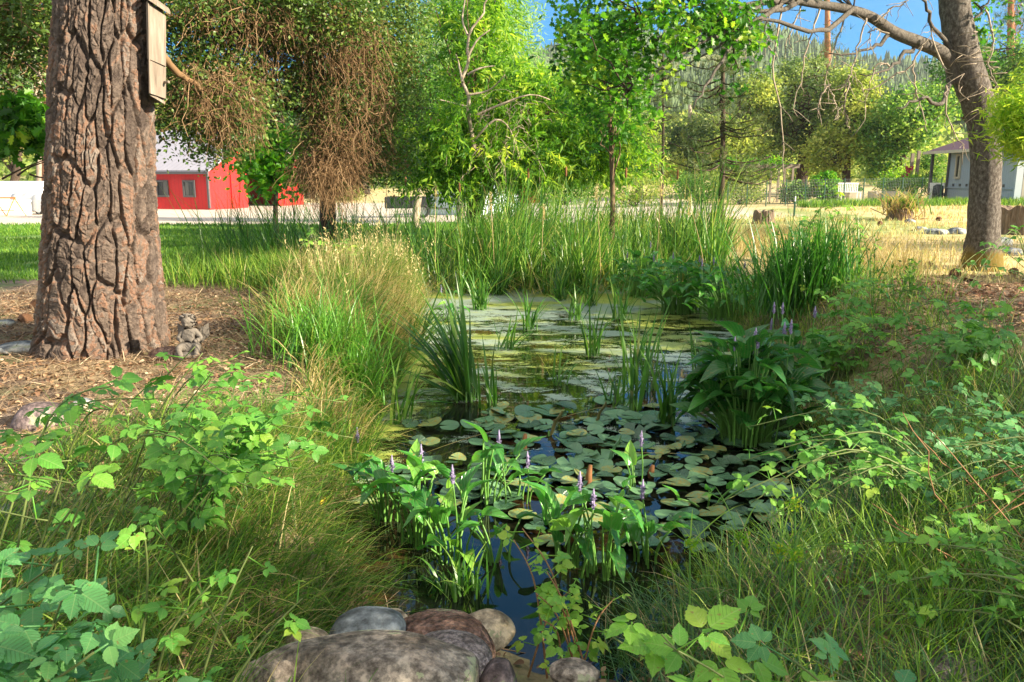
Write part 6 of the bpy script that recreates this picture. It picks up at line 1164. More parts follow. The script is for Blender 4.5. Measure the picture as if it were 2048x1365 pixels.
def blade_clump(name, label, cat, base, n, L, W, lean, droop, mat='reed', az=None, spread=.05, v=.5, group=None, fold=0):
    root = thing(name, label, cat, base, group); mb = MB(); P = np.array(base) + np.stack([RNG.normal(0, spread, n), RNG.normal(0, spread, n), 0 * np.arange(n)], -1); a = U(0, 6.28, n) if az is None else RNG.normal(az[0], az[1], n)
    blades(mb, P, a, U(L * .55, L, n), U(W * .7, W, n) * (1.5 if mat == 'reed' else 1.15), np.abs(RNG.normal(lean, lean * .5 + .05, n)), U(droop * .2, droop, n) + (U(0, 1, n) < fold) * 1.6, 7, np.clip(RNG.normal(v, .17, n), .19 if mat == 'reed' else .05, 1), 2.0); k = max(2, n // 5); q = P[RNG.integers(0, n, k)]; tubes(mb, np.stack([q, q + [0, 0, .12]], 1), np.array([[.012, .007]]) * np.ones((k, 1)), 6, .6); mb.build('blades', MT[mat], root); return root
RC = [(1060, 660, 18, .75, .018, .3, 1.0, None, 'splayed reed tuft in the duckweed behind the bent one'), (1150, 640, 16, .7, .018, .3, 1.1, None, 'small bright reed tuft before the stand right of centre'), (1240, 640, 18, .8, .018, .25, .9, None, 'yellowish reed tuft nearest the far pickerelweed'), (1110, 770, 8, .6, .014, .5, .9, None, 'few crossing reed blades in mid pond'), (960, 620, 30, .8, .02, .3, 1.0, None, 'reed tuft at the left foot of the stand'), (1300, 780, 9, .9, .016, .2, .6, None, 'slim reeds right of the tall central ones'), (935, 800, 56, 1.25, .026, .55, 1.0, (2.7, .6), 'largest reed clump in open water, leaning left over the bank'), (978, 822, 7, .75, .02, .12, .5, None, 'thin upright reed shoots right of the largest leaning clump'), (1186, 712, 20, .78, .018, .16, .5, None, 'small pale reed tuft in the middle of the duckweed'), (1235, 812, 13, .55, .017, .35, .9, None, 'low reed tuft with splayed leaves above the lily pads'), (1268, 822, 12, 1.25, .02, .10, .4, None, 'tall upright reeds in the centre above the lily pads'), (1335, 850, 22, .8, .02, .22, .7, None, 'bushy reed tuft left of the big pickerelweed clump'), (1010, 700, 12, .62, .018, .55, .9, (.8, .6), 'reed tuft bent right over the duckweed left of centre'), (1290, 720, 9, .6, .015, .2, .8, None, 'sparse reed tuft behind the centre reeds'), (1390, 745, 8, .65, .016, .25, .7, None, 'few reed blades behind the bushy tuft'), (1000, 590, 40, .95, .022, .25, .9, None, 'yellow green reed tuft at the left front of the stand'), (1120, 600, 26, .8, .02, .3, 1.2, None, 'arching reed tuft in front of the stand centre'), (1180, 612, 22, .9, .02, .3, 1.2, None, 'arching reed tuft with tan tips right of centre'), (930, 1185, 30, .34, .010, .25, .8, None, 'bright small grass tuft standing in the near dark water'), (1545, 780, 10, .7, .018, .3, .8, None, 'reed blades behind the big pickerelweed clump'), (830, 700, 30, 1.0, .02, .5, 1.0, (.1, .8), 'reed clump arching from the left bank over the water'), (800, 850, 10, .8, .02, .3, .8, (.4, .8), 'reed blades standing at the muddy left water edge')]
for px, py, n, L, W, le, dr, az, lb in RC:
    p = at_z(px, py, WZ); n = int(n * 1.25); blade_clump('reed_clump', lb, 'reeds', (p[0], p[1], WZ - .03), n, L, W, le, dr, 'reed', az, .05, .55, 'reed clumps in the open water', .15)
# fallen reed blades floating
mb = MB(); n = 60; p = np.stack([U(-1.0, 2.3, n), U(5.2, 11, n), 0 * U(0, 1, n) + WZ + .012], -1); a = RNG.normal(.1, .6, n) + (U(0, 1, n) < .5) * math.pi; blades(mb, p, a, U(.4, 1.1, n), .012, 1.5, .12, 5, U(0, .4, n), 1.0); kind(tag(mb.build('fallen_reeds', MT['reed']), 'bent and fallen reed leaves lying across the water', 'reeds'), 'stuff')
x = U(-1.6, 3.2, 700); y = U(13.2, 15.5, 700); P = np.stack([x, y, np.where(pond_d(x, y) < 0, WZ + .01, G(x, y))], -1); mb = MB(); blades(mb, P, U(0, 6.28, 700), U(.3, 1.1, 700), U(.010, .02, 700), U(.9, 1.5, 700), U(0, .4, 700), 4, U(0, .13, 700)); kind(tag(mb.build('dead_reed_thatch', MT['reed']), 'tan dead reed blades collapsed at the foot of the stand', 'reeds'), 'stuff')
# sedge at the right
g = on_ground(1585, 628); sed = blade_clump('sedge_clump', 'big dark green sedge clump on the right shore beyond the pickerelweed', 'sedge', (g[0], g[1], g[2]), 420, 1.35, .020, .30, 1.2, 'sedge', None, .24, .45)
g = on_ground(1500, 600); blade_clump('sedge_clump', 'lower sedge clump drooping left toward the water at right', 'sedge', (g[0] , g[1], WZ + .1), 200, .95, .016, .6, 1.0, 'sedge', (3.0, .7), .2, .5)
g = on_ground(1650, 590); blade_clump('sedge_clump', 'upright sedge tuft at the right end of the dark sedge', 'sedge', g, 150, 1.15, .018, .18, .6, 'sedge', None, .16, .45)
g = on_ground(700, 790); blade_clump('grass_tussock', 'thick green grass tussock on the edge of the left bank', 'grass', g + [0, 0, .0], 420, .75, .010, .5, 1.4, 'sedge', None, .16, .75)
g = on_ground(640, 720); blade_clump('grass_tussock', 'green tussock among straw coloured grass on the left bank', 'grass', g, 380, .8, .009, .4, 1.2, 'sedge', None, .2, .8)
# tall thin dark stalks right of the sedge (dock and rush)
for k, (px, py, h) in enumerate([(1745, 640, 150), (1700, 630, 110), (1790, 620, 90), (1720, 560, 100), (1820, 600, 80), (1668, 560, 60)]):
    g = on_ground(px, py); H = h * g[1] / FPX * 1.1; n = 5; root = thing('rush', ['tallest thin rush on the right bank below the straw ground', 'thin rush left of the tallest one on the right bank', 'thin rush at the right of the row by the mulch', 'thin rush behind the tallest one at the straw edge', 'farthest right thin rush below the grey oak', 'short thin rush beside the sedge clump'][k], 'rush', g, 'thin rushes on the right bank'); mb = MB(); t = np.linspace(0, 1, 6); l = RNG.normal(0, .10, (n, 2)); P = g + np.stack([l[:, :1] * t[None], l[:, 1:] * t[None], H * t[None] * U(.5, 1, (n, 1))], -1); tubes(mb, P, np.linspace(.006, .003, 6)[None] * np.ones((n, 1)), 4); mb.build('stems', MT['stem'], root)
    mb = MB(); q = P[:, 2:].reshape(-1, 3); q = np.repeat(q, 4, 0) + RNG.normal(0, .02, (len(q) * 4, 3)); inst(mb, L_NARROW[0] * [2, 1, 1], L_NARROW[1], q, frames(rdir(len(q), .6), rdir(len(q))), .05, U(.3, .9, len(q))); mb.build('leaves', MT['grass'], root)
# dry fern clump on the buried stump, far right
def fern():
    g = g_fern; root = thing('fern_clump', 'dry orange and green fern clump growing over an old stump', 'fern', g); mb = MB(); n = 150; a = U(0, 6.28, n); L = U(.5, 1.15, n)
    P = g + np.stack([RNG.normal(0, .3, n), RNG.normal(0, .3, n), U(.05, .45, n)], -1); blades(mb, P, a, L, .05, U(.1, .7, n), U(.5, 1.6, n), 6, U(0, .6, n), 1.3); mb.build('dry_fronds', MT['drygrass'], root)
    mb = MB(); n = 110; P = g + np.stack([RNG.normal(.15, .3, n), RNG.normal(0, .3, n), U(.2, .6, n)], -1); blades(mb, P, U(0, 6.28, n), U(.4, 1.0, n), .045, U(.1, .9, n), U(.2, 1.4, n), 6, U(.3, 1, n), 1.3); mb.build('green_fronds', MT['grass'], root)
    mb = MB(); n = 26; P = g + np.stack([RNG.normal(0, .25, n), RNG.normal(0, .25, n), 0 * U(0, 1, n)], -1); d = rdir(n, 1.6); t = np.linspace(0, 1, 5); tubes(mb, P[:, None] + d[:, None] * (t[None] * U(.5, 1.2, (n, 1)))[..., None], .014 + np.zeros((n, 5)), 4); mb.build('stalks', MT['twig'], root)
fern()
# ---------------------------------------------------------------- lily pads
def pad_template(curl):
    n = 26; th = np.linspace(.16, 2 * np.pi - .16, n) + np.pi / 2; V = [(0, 0, 0)]
    for r in (.55, 1.0):
        for a in th: V.append((r * math.cos(a), r * math.sin(a), curl * (r ** 4) * (.4 + .6 * math.sin(a * 2 + 1)) + .02 * r * math.sin(a * 5)))
    F3 = np.array([[0, 1 + i, 2 + i] for i in range(n - 1)]); F4 = np.array([[1 + i, 1 + n + i, 2 + n + i, 2 + i] for i in range(n - 1)]); return np.array(V), [F3, F4]
MT['lilyroll'] = simple('rolled_lily_leaf', (.12, .11, .035), .45, var=.5, scale=40)
def pad_label(x, y, r, mesh, c):
    v = me_v[mesh]; colr = 'dark' if v < .2 else 'deep green' if v < .5 else 'mid green' if v < .7 else 'pale green' if v < .9 else 'yellowing'
    size = 'small' if r < .07 else 'middling' if r < .095 else 'broad'; edge = 'nearly flat' if c < .03 else 'slightly wavy' if c < .07 else 'wavy' if c < .15 else 'curled' if c < .3 else 'strongly cupped'
    row = 'back' if y > 5.9 else 'middle' if y > 5.0 else 'front'; side = 'left' if x < .35 else 'central' if x < 1.1 else 'right'
    return f'{size} {colr} lily pad with {edge} rim, {side} in the {row} rows'
me_v = {}
def pads():
    meshes = []
    for i, c in enumerate([.02, .06, .12, .22, .38]):
        for v in (.15, .4, .6, .8, .97)[:5 if i < 4 else 2]:
            T, F = pad_template(c); mb = MB(True); mb.add(T, F, v, T); mb.add(T - [0, 0, .035], [f[:, ::-1] for f in F], v * .7, T); o = mb.build('lily_pad', MT['pad'], None, root=(0, 0, 0)); meshes.append((o.data, c)); me_v[o.data.name] = v; bpy.data.objects.remove(o)
    pts = []; tries = 0
    while len(pts) < 270 and tries < 60000:
        tries += 1; px = RNG.uniform(780, 1640); py = RNG.uniform(800, 1130); 
        u_ = (px - 780) / 860; w8 = math.exp(-((py - 930) / 120) ** 2) * (1 if px > 980 else .35); 
        if py < 850 and not (930 < px < 1420): continue
        if px < 900 and py > 900: w8 *= .5
        if py > 1040 and px < 1040: continue
        if RNG.uniform() > w8: continue
        p = at_z(px, py, WZ); 
        if pond_d(p[0:1], p[1:2])[0] > -.12: continue
        r = RNG.uniform(.045, .098) * (1.2 if py < 900 else 1)
        if sum(math.hypot(p[0] - q[0], p[1] - q[1]) < (r + q[2]) * .50 for q in pts) > 0: continue
        pts.append((p[0], p[1], r))
    pts += [(*at_z(px, py, WZ)[:2], r) for px, py, r in ((1010, 832, .15), (1100, 830, .15), (1290, 845, .17), (1240, 806, .13), (1150, 880, .12))]
    for k, (x, y, r) in enumerate(pts):
        me, c = meshes[RNG.integers(0, len(meshes))] if k < len(pts) - 5 else meshes[6]; o = bpy.data.objects.new('lily_pad', me); COL.objects.link(o); big = c > .3
        o.location = (x, y, WZ + .012 + RNG.uniform(0, .03) + (.01 if c > .1 else 0)); o.scale = (r, r * RNG.uniform(.85, 1.05), r); o.rotation_euler = (RNG.normal(0, .13), RNG.normal(0, .13), RNG.uniform(0, 6.28))
        tag(o, ['largest lily pad at the far left of the lily bed', 'large lily pad in the back row below the thin reed shoots', 'large lily pad right at the back beside the bushy reed tuft', 'large lily pad touching the foot of the tall central reeds', 'large lily pad in the middle of the back row'][k - len(pts) + 5] if k >= len(pts) - 5 else pad_label(x, y, r, me.name, c), 'lily pad', 'lily pads on the pond')
    # raised curled leaves and brown stubs
    for px, py, h, mat, lb in ((1188, 850, 55, 'pad', 'brown rolled lily leaf standing upright among the pads'), (1098, 872, 60, 'pad', 'folded olive lily leaf leaning right beside the rolled one'), (1212, 930, 70, 'pad', 'raised green lily leaf tilted toward the camera'), (1048, 905, 45, 'cattail', 'short brown stub poking from the lily bed at left'), (1177, 975, 55, 'cattail', 'brown stub poking up in the middle of the lily bed'), (1302, 955, 30, 'cattail', 'small brown stub poking up right in the lily bed')):
        p = at_z(px, py, WZ); H = h * p[1] / FPX * .9; root = thing('lily_leaf' if mat == 'pad' else 'lily_stub', lb, 'lily leaf' if mat == 'pad' else 'stub', (p[0], p[1], WZ)); mb = MB()
        if mat == 'pad':
            U_, V_ = np.meshgrid(np.linspace(-1, 1, 11), np.linspace(0, 1, 9)); w_ = .05 * np.sin(np.pi * (V_ * .62 + .12)) * (1 + .15 * np.sin(V_ * 9)); th = U_ * .7 + .9; P = np.stack([w_ * np.sin(th) + .35 * V_ ** 2 * H, -w_ * np.cos(th) * .8 + .3 * V_ * H, V_ * H * (1 - .18 * np.abs(U_) * V_)], -1).reshape(-1, 3); i = np.arange(8)[:, None] * 11; j = np.arange(10)[None]; mb.add(P + [p[0], p[1], WZ], np.stack([i + j, i + j + 1, i + j + 12, i + j + 11], -1).reshape(-1, 4), 1.0 if py < 900 else .5); mb.build('leaf', MT['lilyroll'] if py < 900 else MT[mat], root)
            mb = MB(); tubes(mb, np.array([[p[0], p[1], WZ - .05], [p[0], p[1], WZ + H * .2]]), np.array([.01, .01]), 6); mb.build('stem', MT['stem'], root)
        else: tubes(mb, np.array([[p[0], p[1], WZ - .05], [p[0], p[1], WZ + H * .5], [p[0] + .01, p[1], WZ + H]]), np.array([.025, .022, .012]), 8); mb.build('stub', MT[mat], root)
pads()
# ---------------------------------------------------------------- pickerelweed
def pickerel(label, base, n, spread, H, size, nspk, group='pickerelweed clumps', v=.5, upright=.5, slim=.9):
    base = np.array(base, float); root = thing('pickerelweed', label, 'pickerelweed', base, group)
    r = np.sqrt(U(0, 1, n)); a = U(0, 6.28, n); off = np.stack([r * np.cos(a) * spread, r * np.sin(a) * spread * .8, 0 * r], -1); foot = base + off * .55; foot[:, 2] = base[2]
    h = H * U(.35, 1.0, n) * (1 - .35 * r ** 2); tip = base + off * 1.15 + np.stack([RNG.normal(0, .03, n), RNG.normal(0, .03, n), h], -1)
    t = np.linspace(0, 1, 6); P = foot[:, None] + (tip - foot)[:, None] * t[None, :, None]; P[:, :, :2] -= (off[:, None, :2]) * (.25 * np.sin(t * np.pi))[None, :, None]
    mb = MB(); tubes(mb, P, np.linspace(.0085, .005, 6)[None] * U(.8, 1.1, (n, 1)), 5); mb.build('stems', MT['stem'], root)
    outw = unit(off + RNG.normal(0, .35 * spread, (n, 3)) * [1, 1, 0] + 1e-4); dz = U(-.5, 1.6, n) * upright * 1.6; d = unit(outw * [1, 1, 0] + np.stack([0 * dz, 0 * dz, dz], -1)); up = unit(np.stack([-outw[:, 0] * dz, -outw[:, 1] * dz, 1 + 0 * dz], -1) + RNG.normal(0, .35, (n, 3)))
    mb = MB(True); inst(mb, L_PICK[0] * [slim, 1, 1], L_PICK[1], tip, frames(d, up), size * U(.7, 1.15, n), np.clip(RNG.normal(v, .22, n), 0, 1)); mb.build('leaves', MT['pickerel'], root)
    for k in range(nspk):
        q = base + np.array([RNG.uniform(-1, 1) * spread * .8, RNG.uniform(-1, .6) * spread * .6, 0]); hh = H * RNG.uniform(.85, 1.12); e = q + [RNG.normal(0, .04), RNG.normal(0, .04), hh]; mb = MB(); tubes(mb, spline([q, (q + e) / 2 + [.01, 0, 0], e], 6), np.linspace(.006, .004, 6), 5); st = mb.build('flower_stem', MT['stem'], root)
        m_ = 70; hsp = U(0, .075, m_); rr_ = .0065 * np.sin(np.pi * np.clip(hsp / .1 + .12, 0, 1)) + .002; aa = U(0, 6.28, m_); c = e + np.stack([rr_ * np.cos(aa), rr_ * np.sin(aa), hsp - .02], -1); mb = MB(); inst(mb, L_SMALL[0] * [1.4, 1, 1], L_SMALL[1], c, frames(rdir(m_, .6), rdir(m_)), .013, U(0, 1, m_)); tubes(mb, np.array([e - [0, 0, .02], e + [0, 0, .04], e + [0, 0, .085]]), np.array([.006, .009, .003]), 6)
        f = mb.build('flower_spike', MT['spike'], root); 
    return root
p = at_z(1500, 895, WZ); pickerel('tall dense pickerelweed clump with violet spikes at the right water edge', (p[0], p[1] + .15, WZ - .02), 165, .36, .86, .21, 5, v=.22, upright=.6)
p = at_z(1580, 800, WZ); pickerel('pickerelweed leaves behind the tall dense clump near the right bank', (p[0], p[1], WZ - .02), 40, .3, .75, .2, 4, v=.45)
p = at_z(1360, 625, WZ); pickerel('far sunlit pickerelweed clump in front of the reeds at left', (p[0], p[1], WZ - .02), 170, .55, .8, .16, 4, v=.7)
p = at_z(1450, 640, WZ); pickerel('far pickerelweed clump touching the dark sedge', (p[0], p[1], WZ - .02), 120, .5, .75, .16, 3, v=.55)
p = at_z(1290, 600, WZ); pickerel('farthest pickerelweed clump under the reeds', (p[0], p[1] + .3, WZ - .02), 80, .45, .8, .16, 3, v=.5)
FR = [(770, 1040, 15, .15, .42, .17, 1, 'near pickerelweed clump leftmost by the muddy bank'), (835, 1085, 20, .17, .52, .18, 2, 'near pickerelweed clump with several upright stems left of centre'), (905, 1120, 19, .16, .52, .18, 2, 'near pickerelweed clump over the dark open water'), (965, 1010, 16, .2, .48, .18, 2, 'pickerelweed clump just behind the near row, left of the lily pads'), (1000, 1130, 7, .12, .42, .15, 0, 'sparse low pickerelweed beside the reflected sky'), (1130, 1130, 12, .13, .55, .19, 1, 'near pickerelweed clump centre with drooping large leaf'), (1205, 1150, 13, .13, .52, .19, 2, 'near pickerelweed clump right of centre with long upright leaf'), (1290, 1120, 12, .14, .42, .17, 1, 'near pickerelweed clump rightmost of the front row'), (1040, 1000, 6, .1, .36, .16, 1, 'small pickerelweed plant at the left edge of the lily bed'), (1270, 985, 6, .14, .34, .15, 1, 'small pickerelweed plant in the middle of the lily bed'), (1420, 1010, 5, .15, .28, .14, 0, 'few low pickerelweed leaves right in the lily bed'), (700, 960, 5, .1, .3, .13, 1, 'single small pickerelweed plant against the left bank'), (905, 640, 10, .16, .5, .15, 2, 'pickerelweed leaves at the left shore under the reeds'), (1620, 960, 12, .2, .4, .16, 0, 'pickerelweed leaves under the right bank')]
for px, py, n, sp, H, sz, nk, lb in FR:
    p = at_z(px, py, WZ); pickerel(lb, (p[0], p[1], WZ - .02), max(4, int(n * .8)), sp * 1.15, H * .92, sz, (nk + 1) // 2, v=.66, upright=.75, slim=.68)
# ---------------------------------------------------------------- brambles
def bramble(label, base, targets, size=.065, nodes=9, mat='bramble', v=.5, arch=.18, lf=(3, 5), thick=.005, cane='cane', dens=1):
    base = np.array(base, float); root = thing('bramble', label, 'bramble', base, 'bramble bushes round the pond'); mb = MB(); C = []; B = []
    for tg in targets:
        b = base + [RNG.normal(0, .08), RNG.normal(0, .08), 0]; tg = np.array(tg, float); L = np.linalg.norm(tg - b); mid = (b + tg) / 2 + [RNG.normal(0, .05 * L), RNG.normal(0, .05 * L), arch * L + .1 * L]; p = spline([b, mid, tg], 14); tubes(mb, p, np.linspace(thick, thick * .4, 14), 5)
        for k in range(int(nodes * dens)):
            t = .22 + .78 * (k + RNG.uniform(0, .6)) / nodes / dens; i = min(int(t * 13), 12); q = p[i] + (p[i + 1] - p[i]) * (t * 13 - i) if i < 13 else p[-1]; dd = rdir(1, .55, .5)[0]; pl = size * RNG.uniform(.6, 1.4); e = q + dd * pl; C.append((q, e)); B.append((e, dd, size * RNG.uniform(.5, 1.2) * (1 - .25 * t)))
    mb.build('canes', MT[cane], root); C = np.array(C)
    pos, D, Nn, S, Vv = [], [], [], [], []
    for e, dd, s in B:
        nl = 3 if RNG.uniform() < .7 else 5; h = np.array([dd[0], dd[1], 0]); h /= np.linalg.norm(h) + 1e-6; nrm = unit(np.array([RNG.normal(0, .35), RNG.normal(-.25, .35), 1.0])); h = unit(h - nrm * (h @ nrm) - [0, 0, .0]); sd_ = np.cross(nrm, h); vv = RNG.normal(v, .18)
        for a in ((0, 1.3, -1.3) if nl == 3 else (0, 1.0, -1.0, 2.0, -2.0)):
            dv = h * math.cos(a) + sd_ * math.sin(a); dv = unit(dv + [0, 0, RNG.normal(-.12, .15)]); pos.append(e + dv * s * .14 * (1 if a else 1.6)); D.append(dv); Nn.append(nrm + RNG.normal(0, .15, 3)); S.append(s * (1.15 if a == 0 else .9 if abs(a) < 1.5 else .7)); Vv.append(vv + RNG.normal(0, .07))
    mb = MB(True); tubes(mb, C, np.array([[.0022, .0018]]) * np.ones((len(C), 1)), 4, v); inst(mb, L_BRAM[0], L_BRAM[1], np.array(pos), frames(np.array(D), np.array(Nn)), np.array(S), np.clip(Vv, 0, 1)); mb.build('leaves', MT[mat], root); return root
def targets(lst, jit=.08):
    out = []
    for px, py, y in lst:
        p = at_y(px, py, y); out.append(p + RNG.normal(0, jit, 3) * [1, 1, .5])
    return out
def area_targets(n, px0, px1, py0, py1, y0, y1, hmin=.05, hmax=.35):
    out = []
    for k in range(n):
        for _ in range(60):
            x = RNG.uniform(px0, px1); y_ = RNG.uniform(py0, py1); g = on_ground(x, y_)
            if y0 < g[1] < y1: out.append(g + [0, 0, RNG.uniform(hmin, hmax)]); break
    return out
gb = lambda x, y: np.array([x, y, g1(x, y)])
# bottom left, close to the camera
bramble('nearest bramble with big leaves in the bottom left corner', gb(-1.45, 1.35), targets([(60, 1120, 1.35), (130, 1180, 1.25), (300, 1260, 1.2), (190, 1310, 1.12), (40, 1300, 1.1), (60, 1220, 1.3), (240, 1330, 1.15), (330, 1340, 1.2), (100, 1250, 1.2), (20, 1180, 1.4), (400, 1350, 1.15), (160, 1240, 1.2)], .06), .060, 10, 'bramble2', .6, .05, dens=1.7)
bramble('bramble at the left edge arching over the litter', gb(-2.3, 2.4), targets([(60, 930, 2.1), (20, 980, 2.1), (100, 900, 2.3), (130, 870, 2.5), (200, 960, 2.1), (60, 1050, 1.9)], .05), .07, 6, 'bramble', .55, .12)
bramble('tall bramble cane with small top leaves rising before the cherub', gb(-1.75, 3.1), targets([(375, 690, 2.9), (395, 700, 2.9), (430, 740, 2.95)], .02), .055, 5, 'bramble', .6, .05)
bramble('dark arched bramble cane left of the bright bramble thicket', gb(-1.75, 2.5), targets([(245, 770, 2.4), (300, 800, 2.6), (205, 820, 2.35), (350, 880, 2.4), (430, 960, 2.3)], .03), .062, 8, 'bramble', .45, .2)
bramble('bright bramble thicket spreading over the left bank', gb(-1.35, 3.1), targets([(450, 800, 3.1), (520, 830, 3.1), (560, 880, 3.0), (600, 900, 3.0), (640, 860, 3.3), (480, 900, 2.8), (540, 960, 2.7), (430, 940, 2.7), (620, 930, 2.9), (660, 900, 3.3), (500, 1000, 2.6), (400, 860, 2.9), (460, 760, 3.3), (540, 790, 3.4), (380, 910, 2.7), (570, 830, 3.2)], .06), .072, 9, 'bramble', .55, .12, dens=1.15)
bramble('second bright bramble behind the thicket on the left bank', gb(-1.8, 3.7), targets([(500, 720, 3.7), (430, 760, 3.6), (560, 740, 3.9), (600, 800, 3.8), (380, 780, 3.6), (650, 830, 3.9), (690, 870, 3.7)], .06), .058, 8, 'bramble', .55, .12)
bramble('low bramble shoots in the near grass left of the pond', gb(-.95, 2.1), targets([(440, 1150, 2.0), (350, 1060, 2.1), (520, 1110, 2.2), (260, 1040, 2.0), (600, 1180, 2.2)], .05), .05, 5, 'bramble', .65, .08)
bramble('bright bramble leaves at the bottom centre right of the rocks', gb(.62, 1.75), targets([(1230, 1275, 1.66), (1310, 1290, 1.62), (1360, 1250, 1.7), (1420, 1265, 1.66), (1470, 1250, 1.75), (1340, 1310, 1.55)], .015), .085, 4, 'bramble', .78, .05, lf=(3, 3))
bramble('bluish bramble leaves at the bottom edge right of centre', gb(1.0, 1.7), targets([(1540, 1330, 1.55), (1600, 1290, 1.7), (1620, 1350, 1.5), (1500, 1350, 1.5)], .03), .08, 3, 'bramble2', .55, .05)
bramble('pale lit bramble growing from the near pond margin', gb(.25, 2.75), targets([(1050, 1060, 2.9), (1110, 1140, 2.8), (1030, 1180, 2.75), (1180, 1150, 2.9), (1070, 1200, 2.7), (1150, 1210, 2.75), (1010, 1055, 2.9), (1210, 1190, 2.8)], .04), .048, 7, 'bramble', .85, .1, cane='drycane')
# right bank
bramble('bramble thicket on the right bank beside the tall pickerelweed', gb(2.75, 6.6), area_targets(20, 1600, 1800, 640, 800, 5, 11, .1, .45), .075, 9, 'bramble', .45, .15)
bramble('long bramble patch trailing over the right bank slope', gb(3.4, 5.6), area_targets(22, 1680, 2000, 660, 900, 4.2, 9, .05, .35), .072, 9, 'bramble', .45, .15)
bramble('bramble over the muddy overhang on the right', gb(2.3, 4.7), area_targets(16, 1560, 1760, 830, 960, 3.6, 6, .1, .4), .062, 9, 'bramble2', .45, .15)
bramble('bramble above the near right corner of the pond', gb(2.05, 3.5), targets([(1500, 940, 3.6), (1560, 900, 3.8), (1620, 960, 3.4), (1580, 1040, 3.2), (1500, 1040, 3.2), (1680, 900, 3.7), (1450, 1000, 3.4), (1650, 1050, 3.1), (1560, 980, 3.3), (1700, 980, 3.3), (1480, 880, 3.9), (1620, 880, 3.8)], .08), .058, 9, 'bramble', .55, .15)
bramble('bluish bramble patch in the right foreground', gb(2.7, 3.6), area_targets(18, 1700, 2040, 870, 1120, 2.6, 5, .08, .4), .058, 9, 'bramble2', .5, .15)
bramble('sparse yellowish bramble at the right edge in the grass', gb(3.2, 3.1), area_targets(12, 1850, 2048, 950, 1180, 2.2, 4, .05, .3), .05, 7, 'bramble', .75, .12, cane='drycane')
bramble('bramble seedlings under the grey oak on the mulch', gb(6.3, 9.6), area_targets(7, 1870, 2048, 580, 700, 7, 12, .03, .15), .07, 5, 'bramble', .5, .1)
# green sprigs of the left bank edge and vines among the reeds
bramble('bramble growing among the reeds beside the far pickerelweed', gb(4.2, 12.5), area_targets(22, 1560, 1780, 500, 660, 8, 16, .1, .5), .085, 9, 'bramble', .8, .1)
bramble('leafy vine in the grass left of the reeds', gb(-2.4, 12), area_targets(16, 600, 800, 470, 600, 10, 14, .2, .7), .09, 8, 'bramble', .7, .1)
bramble('bramble sprawling in the shaded grass of the bottom right', gb(2.0, 2.3), area_targets(14, 1560, 2040, 1060, 1330, 1.7, 3.4, .05, .3), .05, 7, 'bramble', .6, .12)
P = ground_pts(420, .7, 4.2, 1.3, 3.6); Q, k = tufts(P, 22, .05); n = len(Q); grass('green_tufts', 'bright green grass tufts in the near right corner', Q, U(.14, .42, n), U(.003, .007, n), U(.05, .7, n), U(.3, 1.3, n), 'grass', np.clip(RNG.normal(.75, .14, n), .25, 1), 5, 1.4)
# thin dry canes standing at right
mb = MB(); n = 16; t = np.linspace(0, 1, 8); b = np.stack([U(1.7, 2.9, n), U(2.4, 3.6, n), 0 * t[:1] + 0 * U(0, 1, n)], -1); b[:, 2] = G(b[:, 0], b[:, 1]); d = np.stack([RNG.normal(-.15, .25, n), RNG.normal(.05, .2, n), U(.25, .62, n)], -1); P = b[:, None] + d[:, None] * t[None, :, None] + RNG.normal(0, .01, (n, 8, 3)); tubes(mb, P, np.linspace(.004, .0018, 8)[None] * np.ones((n, 1)), 4); kind(tag(mb.build('dry_canes', MT['drycane']), 'thin dead reddish canes leaning over the near right bank', 'canes'), 'stuff')
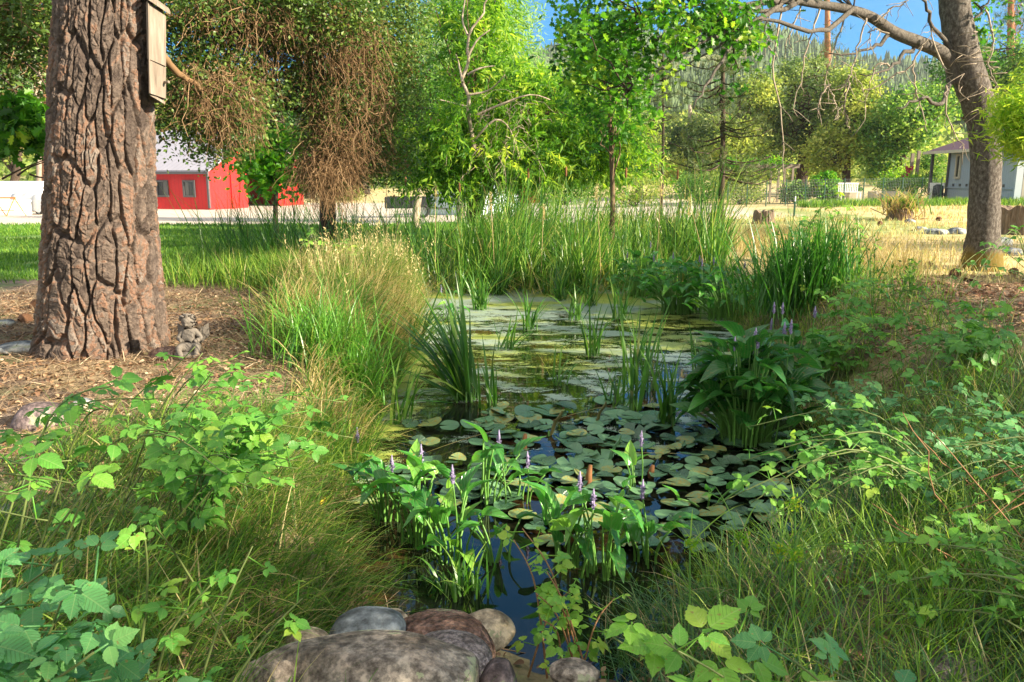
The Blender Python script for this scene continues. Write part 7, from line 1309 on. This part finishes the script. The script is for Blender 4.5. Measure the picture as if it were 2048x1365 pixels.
# nut sedge with flower heads, foreground right of centre
for k, (px, py, y) in enumerate([(1130, 1075, 2.6), (1020, 1140, 2.6), (1240, 1110, 2.5), (1560, 1100, 2.7), (1380, 1090, 2.6), (1590, 1010, 2.9)]):
    if k == 1: continue
    px += 350 * (k in (0, 2)); b = gb(at_y(px, py, y)[0], y); e = at_y(px, py, y); root = thing('nut_sedge', ['nut sedge left of centre in the near right grass', '', 'nut sedge nearest the camera right of the pond', 'nut sedge below the right bank hollow', 'nut sedge between the front pickerelweed and bramble', 'nut sedge farthest back under the right bank bramble'][k], 'sedge', b, 'nut sedges in the near grass'); mb = MB(); tubes(mb, spline([b, (b + e) / 2 + [.01, 0, 0], e], 7), np.linspace(.004, .003, 7), 5); mb.build('stem', MT['stem'], root); mb = MB(); n = 7; blades(mb, np.repeat(e[None], n, 0), np.arange(n) * .9 + k, U(.12, .28, n), .006, .9, .7, 5, U(.5, .9, n)); n = 10; blades(mb, np.repeat(b[None], n, 0), U(0, 6.28, n), U(.25, .5, n), .007, .3, 1.0, 5, U(.4, .8, n)); mb.build('leaves', MT['grass'], root)
    mb = MB(); n = 60; c = e + rdir(n) * U(.005, .035, (n, 1)); inst(mb, L_NARROW[0] * [2, 1, 1], L_NARROW[1], c, frames(rdir(n, .2), rdir(n)), .02, U(.6, 1, n)); mb.build('flower_head', MT['sapleaf'], root)
# yellow leaf lying by the mud
p = on_ground(642, 1030); mb = MB(); T, F = L_BRAM; v = T * [.075, .10, .1]; mb.add(v, F, 1.0); MT['yellow'] = simple('yellow_leaf', (.62, .42, .03), .5, var=.3, scale=40); o = mb.build('fallen_leaf', MT['yellow'], None, root=(0, 0, 0)); o.location = (p[0], p[1], p[2] + .05); o.rotation_euler = (.5, .3, -.5); tag(o, 'single yellow fallen leaf on the mud by the left bank', 'leaf')
# ---------------------------------------------------------------- haze
def haze():
    mb = MB(); box(mb, (0, 420, 95), (1900, 1000, 230)); m = bpy.data.materials.new('valley_haze'); m.use_nodes = True; t = m.node_tree; t.nodes.clear(); out = t.nodes.new('ShaderNodeOutputMaterial'); v = t.nodes.new('ShaderNodeVolumePrincipled')
    v.inputs['Color'].default_value = (.86, .92, 1, 1); v.inputs['Density'].default_value = HAZE; v.inputs['Anisotropy'].default_value = .2; t.links.new(v.outputs[0], out.inputs['Volume'])
    kind(tag(mb.build('haze', m, smooth=False), 'pale morning haze filling the valley air', 'haze'), 'stuff')
HAZE = .0002
haze()
